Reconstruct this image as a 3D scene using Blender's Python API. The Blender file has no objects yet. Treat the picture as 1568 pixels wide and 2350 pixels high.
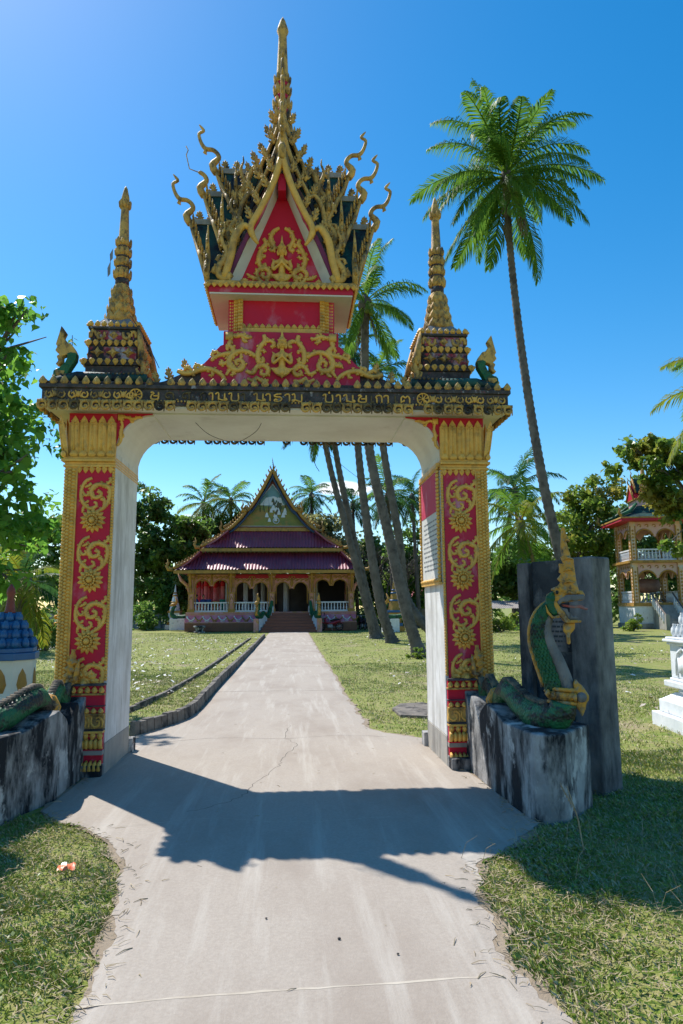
import bpy, math, random
import numpy as np
from mathutils import Vector, Matrix
random.seed(7); NR = np.random.default_rng(7)
R = math.radians; PI = math.pi
S = bpy.context.scene
COL = S.collection

# ---------------------------------------------------------------- camera
YAW, PITCH, ROLL = .072, .139, -.007
FWD = Vector((math.sin(YAW)*math.cos(PITCH), math.cos(YAW)*math.cos(PITCH), math.sin(PITCH)))
_rt = Vector((math.cos(YAW), -math.sin(YAW), 0)); _up = _rt.cross(FWD)
RT = _rt*math.cos(ROLL) + _up*math.sin(ROLL); UP = -_rt*math.sin(ROLL) + _up*math.cos(ROLL)
EYE = Vector((.13, -7.093, 1.6))
cam = bpy.data.cameras.new('camera'); camo = bpy.data.objects.new('camera', cam); COL.objects.link(camo)
cam.sensor_fit = 'VERTICAL'; cam.sensor_height = 36; cam.sensor_width = 24; cam.lens = 24.005
cam.clip_start = .05; cam.clip_end = 3000
Mc = Matrix((RT, UP, -FWD)).transposed().to_4x4(); Mc.translation = EYE
camo.matrix_world = Mc
S.camera = camo

def at(px, py, Y):
    """surveyed point: sight line through a plan pixel (1568 x 2350 sheet) met at depth Y"""
    r = FWD*1567 + RT*(px-784) + UP*(1175-py)
    return EYE + r*((Y-EYE.y)/r.y)

# ---------------------------------------------------------------- sky, sun, exposure
SUN_EL, SUN_AZ = R(53.6), R(39.2)          # azimuth measured from +y towards -x
w = bpy.data.worlds.new('World'); S.world = w; w.use_nodes = True
nt = w.node_tree; N = nt.nodes; N.clear()
sky = N.new('ShaderNodeTexSky'); sky.sky_type = 'NISHITA'; sky.sun_disc = False
sky.sun_elevation = SUN_EL; sky.sun_rotation = -SUN_AZ
sky.air_density = 1.0; sky.dust_density = .27; sky.ozone_density = 1.0; sky.altitude = 150
hs = N.new('ShaderNodeHueSaturation'); hs.inputs['Hue'].default_value = .494; hs.inputs['Saturation'].default_value = 1.48; hs.inputs['Value'].default_value = .95
bg = N.new('ShaderNodeBackground'); bg.inputs['Strength'].default_value = .113
out = N.new('ShaderNodeOutputWorld')
# one small fair-weather cloud low over the trees plus faint wisps
tc = N.new('ShaderNodeTexCoord'); sep = N.new('ShaderNodeSeparateXYZ')
nt.links.new(tc.outputs['Generated'], sep.inputs[0])
def wm(op, a, b=None, c=None):
    n = N.new('ShaderNodeMath'); n.operation = op
    for i, v in enumerate((a, b, c)):
        if v is None: continue
        if isinstance(v, (int, float)): n.inputs[i].default_value = v
        else: nt.links.new(v, n.inputs[i])
    return n.outputs[0]
cdir = (at(790, 1122, 500)-EYE).normalized(); cdir2 = (at(445, 1190, 500)-EYE).normalized()
nz = N.new('ShaderNodeTexNoise'); nz.inputs['Scale'].default_value = 30; nz.inputs['Detail'].default_value = 7
nt.links.new(tc.outputs['Generated'], nz.inputs['Vector'])
def blob(d, sx, sz):
    az = wm('DIVIDE', sep.outputs[0], wm('MAXIMUM', sep.outputs[1], .05))
    ez = wm('DIVIDE', sep.outputs[2], wm('MAXIMUM', sep.outputs[1], .05))
    dx = wm('DIVIDE', wm('SUBTRACT', az, d.x/d.y), sx); dz = wm('DIVIDE', wm('SUBTRACT', ez, d.z/d.y), sz)
    r2 = wm('ADD', wm('MULTIPLY', dx, dx), wm('MULTIPLY', dz, dz))
    v = wm('SUBTRACT', wm('ADD', wm('SUBTRACT', 1.0, r2), wm('MULTIPLY', nz.outputs['Fac'], 1.6)), 1.0)
    n = N.new('ShaderNodeClamp'); nt.links.new(wm('MULTIPLY', v, 2.2), n.inputs[0]); return n.outputs[0]
cl = wm('MAXIMUM', blob(cdir, .05, .014), wm('MULTIPLY', blob(cdir2, .04, .008), .5))
mx = N.new('ShaderNodeMix'); mx.data_type = 'RGBA'
nt.links.new(cl, mx.inputs['Factor']); nt.links.new(sky.outputs[0], hs.inputs['Color'])
nt.links.new(hs.outputs[0], mx.inputs['A']); mx.inputs['B'].default_value = (6.5, 6.8, 7.2, 1)
nt.links.new(mx.outputs['Result'], bg.inputs['Color']); nt.links.new(bg.outputs[0], out.inputs[0])
sl = bpy.data.lights.new('sun', 'SUN'); sl.energy = 3.9; sl.angle = R(.53); sl.color = (1, .96, .89)
so = bpy.data.objects.new('sun', sl); COL.objects.link(so)
SD = Vector((-math.cos(SUN_EL)*math.sin(SUN_AZ), math.cos(SUN_EL)*math.cos(SUN_AZ), math.sin(SUN_EL)))
so.rotation_euler = SD.to_track_quat('Z', 'Y').to_euler(); so.location = (-10, 12, 25)
vs = S.view_settings; vs.view_transform = 'Standard'; vs.look = 'None'; vs.exposure = .78; vs.gamma = 1
vs.use_curve_mapping = False
S.render.engine = 'CYCLES'
S.cycles.max_bounces = 6; S.cycles.diffuse_bounces = 4; S.cycles.glossy_bounces = 2
S.cycles.transparent_max_bounces = 6; S.cycles.caustics_reflective = False; S.cycles.caustics_refractive = False

# ---------------------------------------------------------------- materials
MT = {}
def mat(name, c1, c2=None, sc=4., lo=.35, hi=.65, rough=.75, bump=.15, bsc=45., stain=None, ssc=(3, 3, .7),
        slo=.5, shi=.68, spec=.3, stain2=None, vor=0, rnd=0, cvar=0, s2=3.7, r2=None, z2=None):
    m = bpy.data.materials.new(name); m.use_nodes = True; t = m.node_tree; n = t.nodes; L = t.links.new
    bs = n['Principled BSDF']; bs.inputs['Roughness'].default_value = rough
    bs.inputs['Specular IOR Level'].default_value = spec
    g = n.new('ShaderNodeNewGeometry'); pos = g.outputs['Position']
    def noise(scale, det=6, vec=pos, rough_=.6):
        q = n.new('ShaderNodeTexNoise'); q.inputs['Scale'].default_value = scale; q.inputs['Detail'].default_value = det
        q.inputs['Roughness'].default_value = rough_; L(vec, q.inputs['Vector']); return q.outputs['Fac']
    def ramp(v, a, b):
        q = n.new('ShaderNodeMapRange'); q.inputs['From Min'].default_value = a; q.inputs['From Max'].default_value = b
        L(v, q.inputs['Value']); return q.outputs['Result']
    def mix(f, a, b):
        q = n.new('ShaderNodeMix'); q.data_type = 'RGBA'; L(f, q.inputs['Factor'])
        for k, v in (('A', a), ('B', b)):
            if isinstance(v, tuple): q.inputs[k].default_value = (*v, 1)
            else: L(v, q.inputs[k])
        return q.outputs['Result']
    c = c1
    if c2: c = mix(ramp(noise(sc), lo, hi), c1, c2)
    if cvar:
        a = n.new('ShaderNodeAttribute'); a.attribute_name = 'col'; c = mix(a.outputs['Fac'], c, cvar)
    if rnd:
        oi = n.new('ShaderNodeObjectInfo'); hv = n.new('ShaderNodeHueSaturation')
        q = n.new('ShaderNodeMapRange'); q.inputs['To Min'].default_value = 1-rnd; q.inputs['To Max'].default_value = 1+rnd
        L(oi.outputs['Random'], q.inputs['Value']); L(q.outputs[0], hv.inputs['Value'])
        if isinstance(c, tuple): hv.inputs['Color'].default_value = (*c, 1)
        else: L(c, hv.inputs['Color'])
        c = hv.outputs[0]
    for st, k in ((stain, 1.), (stain2, s2)):
        if not st: continue
        mp = n.new('ShaderNodeMapping'); mp.inputs['Scale'].default_value = tuple(k*s for s in ssc); L(pos, mp.inputs['Vector'])
        mp.inputs['Location'].default_value = (k, k*2, 0)
        if k != 1. and z2: mp.inputs['Scale'].default_value = z2
        a_, b_ = (slo, shi) if (k == 1. or not r2) else r2
        c = mix(ramp(noise(1, 8, mp.outputs[0], .65), a_, b_), c, st)
    if isinstance(c, tuple): bs.inputs['Base Color'].default_value = (*c, 1)
    else: L(c, bs.inputs['Base Color'])
    if bump:
        b = n.new('ShaderNodeBump'); b.inputs['Strength'].default_value = bump; b.inputs['Distance'].default_value = .02
        h = noise(bsc, 5)
        if vor:
            v = n.new('ShaderNodeTexVoronoi'); v.inputs['Scale'].default_value = vor; L(pos, v.inputs['Vector']); h = v.outputs['Distance']
        L(h, b.inputs['Height']); L(b.outputs[0], bs.inputs['Normal'])
    MT[name] = m; return m
def leafmat(name, c1, c2, trans=.4, sc=.8, c3=None, gloss=.35, spec=.28):
    m = bpy.data.materials.new(name); m.use_nodes = True; t = m.node_tree; n = t.nodes; L = t.links.new
    bs = n['Principled BSDF']; bs.inputs['Roughness'].default_value = gloss; bs.inputs['Specular IOR Level'].default_value = spec
    g = n.new('ShaderNodeNewGeometry')
    a = n.new('ShaderNodeAttribute'); a.attribute_name = 'col'
    mx = n.new('ShaderNodeMix'); mx.data_type = 'RGBA'; L(a.outputs['Fac'], mx.inputs['Factor'])
    mx.inputs['A'].default_value = (*c1, 1); mx.inputs['B'].default_value = (*c2, 1); c = mx.outputs['Result']
    if c3:
        q = n.new('ShaderNodeTexNoise'); q.inputs['Scale'].default_value = sc; L(g.outputs['Position'], q.inputs['Vector'])
        r = n.new('ShaderNodeMapRange'); r.inputs['From Min'].default_value = .52; r.inputs['From Max'].default_value = .66
        L(q.outputs['Fac'], r.inputs['Value']); m2 = n.new('ShaderNodeMix'); m2.data_type = 'RGBA'
        L(r.outputs[0], m2.inputs['Factor']); L(c, m2.inputs['A']); m2.inputs['B'].default_value = (*c3, 1); c = m2.outputs['Result']
    L(c, bs.inputs['Base Color'])
    tr = n.new('ShaderNodeBsdfTranslucent'); hv = n.new('ShaderNodeHueSaturation'); hv.inputs['Value'].default_value = 1.9
    hv.inputs['Hue'].default_value = .495; L(c, hv.inputs['Color']); L(hv.outputs[0], tr.inputs['Color'])
    ms = n.new('ShaderNodeMixShader'); ms.inputs[0].default_value = trans
    L(bs.outputs[0], ms.inputs[1]); L(tr.outputs[0], ms.inputs[2]); L(ms.outputs[0], n['Material Output'].inputs['Surface'])
    MT[name] = m; return m
BLK = (.018, .018, .02)
mat('gold', (.84, .47, .095), (.64, .35, .07), sc=9, rough=.5, bump=.25, bsc=60, stain=(.17, .105, .04), ssc=(5, 5, 3), slo=.55, shi=.74, spec=.4, stain2=(.46, .29, .10))
mat('gold_old', (.70, .41, .10), (.46, .27, .08), sc=9, rough=.65, bump=.3, bsc=60, stain=(.045, .038, .03), ssc=(6, 6, 4), slo=.50, shi=.66, stain2=(.16, .11, .055))
mat('gold_dark', (.20, .135, .05), (.06, .045, .03), sc=14, rough=.7, bump=.3, stain=BLK, ssc=(7, 7, 5), slo=.5, shi=.6)
mat('crimson', (.58, .010, .035), (.50, .012, .05), sc=3, rough=.6, bump=.06, stain=(.52, .22, .30), ssc=(3, 3, 2), slo=.56, shi=.8)
mat('crimson_fade', (.54, .016, .048), (.46, .025, .07), sc=3, rough=.65, bump=.06, stain=(.58, .34, .40), ssc=(4, 4, 1.6), slo=.55, shi=.76)
mat('white', (.74, .73, .72), (.58, .56, .53), sc=3, rough=.8, bump=.15, stain=(.30, .28, .26), ssc=(5, 5, .7), slo=.52, shi=.74, stain2=(.42, .40, .37))
mat('white_low', (.40, .36, .31), (.30, .29, .27), sc=4, rough=.85, bump=.2, stain=(.2, .18, .16), ssc=(5, 5, 1.5), slo=.5, shi=.7)
mat('soffit', (.70, .68, .65), (.60, .57, .54), sc=2, rough=.85, bump=.08, stain=(.45, .40, .36), ssc=(2, 2, 2), slo=.58, shi=.75)
mat('blackstain', (.035, .033, .036), (.10, .085, .085), sc=9, rough=.85, bump=.35, stain=(.34, .32, .34), ssc=(14, 14, 10), slo=.6, shi=.68, stain2=(.30, .03, .06))
mat('painted_stain', (.34, .04, .06), (.40, .36, .40), sc=9, lo=.45, hi=.6, rough=.8, bump=.2, stain=(.025, .024, .028), ssc=(6, 6, 5), slo=.45, shi=.55)
mat('concrete_dark', (.42, .40, .385), (.21, .205, .20), sc=3.6, rough=.9, bump=.4, bsc=26, stain=(.015, .017, .021), ssc=(4.5, 4.5, 1.5), slo=.42, shi=.56, stain2=(.56, .53, .50), s2=2., z2=(3.1, 3.1, 2.2), r2=(.565, .63))
mat('stele', (.24, .225, .22), (.10, .10, .105), sc=3, rough=.9, bump=.3, bsc=30, stain=(.014, .016, .02), ssc=(2.6, 2.6, .8), slo=.38, shi=.58)
mat('stele_post', (.34, .325, .315), (.18, .175, .175), sc=3, rough=.9, bump=.3, bsc=30, stain=(.03, .032, .036), ssc=(2.6, 2.6, .8), slo=.42, shi=.66)
mat('stele_face', (.05, .055, .06), (.02, .023, .028), sc=4, rough=.9, bump=.4, bsc=30, stain=(.14, .14, .14), ssc=(3, 3, 2.5), slo=.55, shi=.66)
mat('naga_green', (.012, .085, .032), (.020, .13, .05), sc=7, rough=.5, bump=.5, vor=42, stain=(.02, .022, .02), ssc=(5, 5, 6), slo=.52, shi=.62, spec=.35)
mat('naga_body', (.014, .095, .036), (.022, .15, .058), sc=7, rough=.5, bump=.5, vor=42, stain=(.018, .02, .018), ssc=(4, 4, 5), slo=.47, shi=.54, spec=.4)
mat('pav', (.66, .46, .24), (.62, .40, .32), sc=2.5, rough=.6, bump=.1, stain=(.55, .50, .46), ssc=(4, 4, 4), slo=.5, shi=.6)
mat('pav_pink', (.60, .33, .36), (.62, .44, .34), sc=2.5, rough=.6, bump=.1)
mat('naga_gold', (.64, .32, .045), (.50, .24, .035), sc=9, rough=.55, bump=.25, bsc=50, stain=(.07, .055, .04), ssc=(8, 8, 6), slo=.50, shi=.62, stain2=(.3, .24, .14))
mat('naga_back', (.24, .19, .12), (.06, .055, .05), sc=14, rough=.8, bump=.4, stain=BLK, ssc=(5, 5, 5), slo=.5, shi=.62)
mat('naga_grey', (.21, .20, .19), (.12, .12, .12), sc=8, rough=.8, bump=.3, stain=(.05, .05, .055), ssc=(6, 6, 2), slo=.52, shi=.64)
mat('tongue', (.35, .05, .035), (.25, .2, .18), sc=20, rough=.6)
mat('roof_green', (.012, .055, .045), (.02, .10, .08), sc=6, rough=.6, bump=.3, stain=(.012, .012, .018), ssc=(5, 5, 3), slo=.42, shi=.6)
mat('roof_purple', (.20, .03, .09), (.14, .025, .08), sc=5, rough=.6, stain=BLK, ssc=(5, 5, 3), slo=.5, shi=.65)
mat('grey_tin', (.26, .26, .27), (.16, .16, .17), sc=10, rough=.7, bump=.2)
mat('tile', (.28, .04, .075), (.22, .032, .065), sc=1.5, rough=.46, bump=.05, stain=(.24, .10, .12), ssc=(1.5, .4, .4), slo=.56, shi=.76, spec=.85, rnd=.10)
mat('tgold', (.44, .245, .05), (.32, .17, .04), sc=4, rough=.55, bump=.2, stain=(.12, .08, .03), ssc=(2, 2, 1.5), slo=.54, shi=.72)
mat('tgold_dark', (.20, .13, .03), (.12, .09, .03), sc=4, rough=.6, bump=.2)
mat('tpink', (.56, .24, .17), (.60, .30, .30), sc=2.5, rough=.6, bump=.15, stain=(.50, .27, .08), ssc=(5, 5, 4), slo=.5, shi=.6)
mat('tpink2', (.50, .13, .26), (.55, .30, .42), sc=2.5, rough=.6, bump=.1)
mat('tred', (.45, .012, .03), (.38, .015, .035), sc=2, rough=.55)
mat('tbrown', (.17, .05, .028), (.13, .042, .026), sc=3, rough=.35, bump=.03, spec=.5, rnd=.12)
mat('tstep', (.26, .085, .055), (.20, .07, .05), sc=2, rough=.4, bump=.04)
mat('tblue', (.035, .07, .14), (.025, .05, .10), sc=2, rough=.6)
mat('dark', (.05, .042, .04), (.035, .03, .03), sc=2, rough=.8)
mat('interior', (.16, .15, .15), (.11, .10, .10), sc=1, rough=.8)
mat('mural_sky', (.16, .30, .36), (.10, .22, .22), sc=1.2, rough=.6, bump=0)
mat('mural_field', (.24, .22, .05), (.12, .17, .06), sc=1.3, rough=.6, bump=0, stain=(.30, .19, .06), ssc=(1, 1, 1.6), slo=.5, shi=.6)
mat('mural_white', (.62, .64, .66), (.45, .52, .60), sc=4, rough=.6, bump=0)
mat('mural_dark', (.05, .09, .05), (.10, .07, .05), sc=4, rough=.6, bump=0)
mat('bark', (.085, .07, .06), (.16, .14, .125), sc=5, rough=.9, bump=.5, bsc=18)
mat('palm_bark', (.17, .145, .125), (.10, .085, .072), sc=3, rough=.9, bump=.4, bsc=14, stain=(.06, .05, .045), ssc=(4, 4, 2.4), slo=.5, shi=.66)
mat('path', (.315, .27, .225), (.40, .345, .29), sc=55, rough=.9, bump=.22, bsc=120, lo=.25, hi=.75, stain=(.27, .22, .178), ssc=(1.1, .5, 1), slo=.46, shi=.74, stain2=(.455, .41, .355), s2=2., z2=(5., .35, 1), r2=(.52, .74))
mat('crack', (.10, .085, .07), None, rough=.95, bump=0)
mat('joint', (.50, .44, .36), (.38, .32, .25), sc=6, rough=.95, bump=0)
mat('chalk', (.52, .49, .45), (.40, .36, .31), sc=14, rough=.95, bump=0)
mat('kerb', (.22, .19, .16), (.12, .105, .09), sc=5, rough=.95, bump=.5, bsc=25, stain=(.045, .042, .04), ssc=(4, 4, 4), slo=.5, shi=.6)
mat('ground', (.16, .205, .03), (.30, .26, .105), sc=16, rough=.95, bump=.8, bsc=34, lo=.40, hi=.66, stain=(.30, .235, .15), ssc=(.55, .55, .55), slo=.54, shi=.68, stain2=(.13, .185, .028))
mat('soil', (.30, .24, .175), (.24, .185, .13), sc=3, rough=.95, bump=.5, bsc=50)
mat('grass', (.165, .255, .024), (.275, .33, .05), sc=.9, rough=.6, bump=0, cvar=(.50, .41, .26), spec=.25)
mat('straw', (.42, .34, .22), (.30, .22, .13), sc=12, rough=.8, bump=0)
mat('litter', (.45, .42, .36), (.26, .19, .13), sc=9, rough=.7, bump=0, cvar=(.75, .74, .72))
mat('blue', (.012, .085, .23), (.016, .11, .28), sc=5, rough=.42, bump=.08, spec=.45)
mat('cream', (.72, .70, .60), (.66, .62, .52), sc=3, rough=.7, bump=.08)
mat('wpaint', (.72, .74, .76), (.60, .63, .66), sc=6, rough=.7, bump=.15, stain=(.24, .22, .23), ssc=(9, 9, 5), slo=.60, shi=.72)
mat('redbrown', (.24, .055, .035), (.17, .045, .03), sc=8, rough=.5)
mat('rust', (.20, .17, .15), (.27, .25, .24), sc=2, rough=.5)
mat('roofred', (.38, .10, .09), (.30, .08, .08), sc=2, rough=.6)
mat('wallgrey', (.35, .34, .32), (.28, .27, .25), sc=1, rough=.9, stain=(.10, .1, .1), ssc=(1.5, 1.5, .5), slo=.5, shi=.7)
mat('rail', (.70, .71, .73), (.60, .60, .62), sc=2, rough=.6, bump=.05)
mat('wire', (.03, .03, .03), None, rough=.6, bump=0)
mat('rubber', (.02, .02, .022), None, rough=.6, bump=0)
mat('steel', (.30, .30, .31), None, rough=.35, bump=0, spec=.6)
mat('bikered', (.30, .012, .03), None, rough=.3, bump=0, spec=.6)
mat('bikeblack', (.02, .02, .025), None, rough=.35, bump=0, spec=.6)
mat('lantern', (.62, .075, .10), (.66, .22, .22), sc=1.4, rough=.6, bump=.1)
mat('lantern_top', (.60, .02, .03), None, rough=.6, bump=0)
mat('shirt', (.02, .07, .28), (.015, .05, .2), sc=5, rough=.8)
mat('skin', (.32, .18, .11), None, rough=.6, bump=0)
mat('hair', (.02, .017, .015), None, rough=.6, bump=0)
mat('teal', (.02, .22, .16), None, rough=.5, bump=0)
mat('yellow', (.65, .40, .03), None, rough=.5, bump=0)
mat('bluecloth', (.02, .12, .40), None, rough=.6, bump=0)
mat('packet', (.70, .07, .03), (.8, .25, .1), sc=30, rough=.4, bump=0)
mat('packet_white', (.75, .75, .75), None, rough=.4, bump=0)
mat('drum', (.20, .12, .10), (.14, .08, .07), sc=3, rough=.6)
mat('wood', (.16, .13, .11), (.10, .085, .075), sc=4, rough=.85, bump=.3)
mat('coconut', (.14, .18, .03), (.10, .10, .03), sc=3, rough=.5)
mat('flower', (.85, .33, .02), None, rough=.6, bump=0)
mat('paper', (.64, .62, .58), (.5, .5, .5), sc=9, rough=.7, bump=.05)
leafmat('leaf_bodhi', (.048, .145, .022), (.14, .28, .034), .55)
leafmat('leaf_dark', (.055, .115, .028), (.115, .19, .045), .52, c3=(.06, .10, .02), sc=.35)
leafmat('leaf_mid', (.06, .135, .024), (.125, .21, .036), .52, c3=(.10, .14, .03), sc=.35)
leafmat('leaf_yellow', (.075, .15, .022), (.16, .21, .03), .48, c3=(.24, .21, .04), sc=.5)
leafmat('leaf_pale', (.15, .17, .07), (.27, .26, .10), .45, c3=(.06, .10, .03), sc=.4)
leafmat('palm_leaf', (.045, .12, .018), (.13, .22, .025), .45, gloss=.5, spec=.12)
leafmat('palm_leaf_y', (.085, .15, .018), (.24, .21, .02), .45, gloss=.5, spec=.12)
leafmat('palm_leaf_d', (.018, .060, .022), (.045, .11, .025), .36, gloss=.5, spec=.12)
leafmat('palm_dead', (.15, .115, .075), (.22, .17, .10), .2)

# ---------------------------------------------------------------- mesh helpers
WM = {}
def smooth_flag(me):
    me.polygons.foreach_set('use_smooth', [True]*len(me.polygons))
class MB:
    def __init__(s): s.v = []; s.f = []
    def add(s, v, f, M=None):
        o = len(s.v)
        s.v += [tuple(M @ Vector(p)) for p in v] if M is not None else [tuple(p) for p in v]
        s.f += [tuple(i+o for i in q) for q in f]; return s
    def merge(s, b, M=None): return s.add(b.v, b.f, M)
    def box(s, x0, x1, y0, y1, z0, z1, M=None, tx=0, ty=0):
        v = [(x0, y0, z0), (x1, y0, z0), (x1, y1, z0), (x0, y1, z0), (x0+tx, y0+ty, z1), (x1-tx, y0+ty, z1), (x1-tx, y1-ty, z1), (x0+tx, y1-ty, z1)]
        return s.add(v, [(3, 2, 1, 0), (4, 5, 6, 7), (0, 1, 5, 4), (1, 2, 6, 5), (2, 3, 7, 6), (3, 0, 4, 7)], M)
    def prism(s, poly, d0, d1, ax='y', M=None):
        """polygon of (a,b) extruded: ax y -> (a,d,b); x -> (d,a,b); z -> (a,b,d)"""
        k = {'y': lambda a, b, d: (a, d, b), 'x': lambda a, b, d: (d, a, b), 'z': lambda a, b, d: (a, b, d)}[ax]
        n = len(poly); v = [k(a, b, d0) for a, b in poly]+[k(a, b, d1) for a, b in poly]
        area = sum(poly[i][0]*poly[(i+1) % n][1]-poly[(i+1) % n][0]*poly[i][1] for i in range(n))
        f = [tuple(range(n)), tuple(range(2*n-1, n-1, -1))]+[(i, i+n, (i+1) % n+n, (i+1) % n) for i in range(n)]
        if (area > 0) ^ (d1 > d0) ^ (ax == 'y'): f = f if ax != 'y' else f
        return s.add(v, f, M)
    def tube(s, pts, rad, n=6, cap=True, flat=1., M=None, up=None):
        P = [Vector(p) for p in pts]; m = len(P)
        if not hasattr(rad, '__len__'): rad = [rad]*m
        T = [(P[min(i+1, m-1)]-P[max(i-1, 0)]).normalized() for i in range(m)]
        a = Vector(up) if up else (Vector((0, 0, 1)) if abs(T[0].z) < .9 else Vector((1, 0, 0)))
        v = []; nn = (a - T[0]*a.dot(T[0])).normalized()
        for i in range(m):
            if up: nn = (a - T[i]*a.dot(T[i])); nn = nn.normalized() if nn.length > 1e-4 else Vector((1, 0, 0))
            else: nn = (nn - T[i]*nn.dot(T[i])).normalized()
            b = T[i].cross(nn)
            for k in range(n):
                t = 2*PI*k/n; v.append(P[i] + nn*(math.sin(t)*rad[i]*flat) + b*(math.cos(t)*rad[i]))
        f = [(i*n+k, i*n+(k+1) % n, (i+1)*n+(k+1) % n, (i+1)*n+k) for i in range(m-1) for k in range(n)]
        if cap: f += [tuple(range(n-1, -1, -1)), tuple((m-1)*n+k for k in range(n))]
        return s.add(v, f, M)
    def lathe(s, prof, n=12, c=(0, 0, 0), M=None, ph=0, sq=None):
        v = []
        for r, z in prof:
            for k in range(n):
                t = 2*PI*k/n+ph; v.append((c[0]+r*math.cos(t), c[1]+r*math.sin(t), c[2]+z))
        m = len(prof)
        f = [(i*n+k, i*n+(k+1) % n, (i+1)*n+(k+1) % n, (i+1)*n+k) for i in range(m-1) for k in range(n)]
        f += [tuple(range(n-1, -1, -1)), tuple((m-1)*n+k for k in range(n))]
        return s.add(v, f, M)
    def ball(s, c, r, n=10, m=6, M=None):
        if not hasattr(r, '__len__'): r = (r, r, r)
        v = [(c[0], c[1], c[2]-r[2])]
        for i in range(1, m):
            a = -PI/2+PI*i/m
            for k in range(n): v.append((c[0]+r[0]*math.cos(a)*math.cos(2*PI*k/n), c[1]+r[1]*math.cos(a)*math.sin(2*PI*k/n), c[2]+r[2]*math.sin(a)))
        v.append((c[0], c[1], c[2]+r[2])); e = len(v)-1
        f = [(0, 1+(k+1) % n, 1+k) for k in range(n)]
        f += [(1+i*n+k, 1+i*n+(k+1) % n, 1+(i+1)*n+(k+1) % n, 1+(i+1)*n+k) for i in range(m-2) for k in range(n)]
        f += [(e, 1+(m-2)*n+k, 1+(m-2)*n+(k+1) % n) for k in range(n)]
        return s.add(v, f, M)
    def mesh(s, name, material, smooth=False):
        me = bpy.data.meshes.new(name); me.from_pydata(s.v, [], s.f)
        me.materials.append(MT[material]); me.update()
        if smooth: smooth_flag(me)
        return me
    def build(s, name, material, parent=None, smooth=False, bevel=0, remesh=0, fix=True, sub=0):
        me = s.mesh(name, material, smooth)
        if fix:
            import bmesh
            b = bmesh.new(); b.from_mesh(me); bmesh.ops.recalc_face_normals(b, faces=b.faces); b.to_mesh(me); b.free()
        o = put(name, me, parent)
        if remesh:
            q = o.modifiers.new('r', 'REMESH'); q.mode = 'VOXEL'; q.voxel_size = remesh; q.use_smooth_shade = True
            k = o.modifiers.new('s', 'SMOOTH'); k.iterations = 2; k.factor = .5
        if bevel:
            q = o.modifiers.new('b', 'BEVEL'); q.width = bevel; q.segments = 2; q.limit_method = 'ANGLE'; q.angle_limit = R(35)
        return o
def put(name, me, parent=None, M=None):
    o = bpy.data.objects.new(name, me); COL.objects.link(o)
    M = M or Matrix.Identity(4); WM[o.name] = M
    if parent is not None:
        o.parent = parent; o.matrix_parent_inverse = WM[parent.name].inverted()
    o.matrix_basis = M
    return o
def tag(o, label, cat, group=None):
    o['label'] = label; o['category'] = cat
    if group: o['group'] = group
    return o
def thing(name, label, cat, loc=(0, 0, 0), group=None):
    o = put(name, None, None, Matrix.Translation(Vector(loc))); o.empty_display_size = .2
    return tag(o, label, cat, group)
def struct(o): o['kind'] = 'structure'; return o
def stuff(o): o['kind'] = 'stuff'; return o
def T(x, y, z): return Matrix.Translation((x, y, z))
def RZ(a): return Matrix.Rotation(a, 4, 'Z')
def RX(a): return Matrix.Rotation(a, 4, 'X')
def RY(a): return Matrix.Rotation(a, 4, 'Y')
def SC(x, y=None, z=None): return Matrix.Diagonal((x, x if y is None else y, x if z is None else z, 1))
def spline(pts, k=4):
    """Catmull-Rom through points of any dimension"""
    P = [np.array(p, float) for p in pts]; out = []
    for i in range(len(P)-1):
        a, b, c, d = P[max(i-1, 0)], P[i], P[i+1], P[min(i+2, len(P)-1)]
        for j in range(k):
            t = j/k; out.append(.5*((2*b)+(c-a)*t+(2*a-5*b+4*c-d)*t*t+(3*b-a-3*c+d)*t**3))
    out.append(P[-1]); return [tuple(p) for p in out]
def relief(mb, pts, r, y=0., M=None, k=3, n=6, depth=.9, taper=(.7, 1, .5), lobes=True):
    """raised scroll: path (x,z) on a wall facing -y"""
    p = spline(pts, k); m = len(p)
    rad = [r*np.interp(i/(m-1), (0, .5, 1), taper) for i in range(m)]
    mb.tube([(a, y, b) for a, b in p], rad, n, True, depth, M, up=(0, -1, 0))
    if lobes:
        for i in range(2, m-1, 2):
            d = Vector((p[i][0]-p[i-1][0], p[i][1]-p[i-1][1])); d = d.normalized() if d.length > 1e-6 else Vector((1, 0)); nr = Vector((-d.y, d.x)); sg = 1 if (i//2) % 3 else -1
            c = Vector(p[i])+nr*sg*rad[i]*.75; c2 = c+nr*sg*rad[i]*.6+d*rad[i]*.8
            mb.tube([(c.x, y-rad[i]*.25, c.y), (c2.x, y-rad[i]*.1, c2.y)], [rad[i]*.62, rad[i]*.22], 5, True, .8, M, up=(0, -1, 0))
def from_arrays(name, V, F, material, parent=None, col=None, kind=None, nv=4):
    """fast mesh from numpy arrays, F of shape (m, nv)"""
    me = bpy.data.meshes.new(name); V = np.asarray(V, np.float32); F = np.asarray(F, np.int32)
    me.vertices.add(len(V)); me.vertices.foreach_set('co', V.ravel())
    me.loops.add(F.size); me.loops.foreach_set('vertex_index', F.ravel())
    me.polygons.add(len(F)); me.polygons.foreach_set('loop_start', np.arange(0, F.size, F.shape[1], dtype=np.int32))
    me.update(calc_edges=True)
    if col is not None:
        a = me.attributes.new('col', 'FLOAT', 'POINT'); a.data.foreach_set('value', np.asarray(col, np.float32))
    me.materials.append(MT[material])
    if parent == 'mesh': return me
    o = put(name, me, parent)
    if kind: o['kind'] = kind
    return o
# ================================================================ SHARED ORNAMENT MESHES (face -y, origin at base)
def px(pts, o, k, mirror=1): return [((a-o[0])*k*mirror, (o[1]-b)*k) for a, b in pts]
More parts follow.
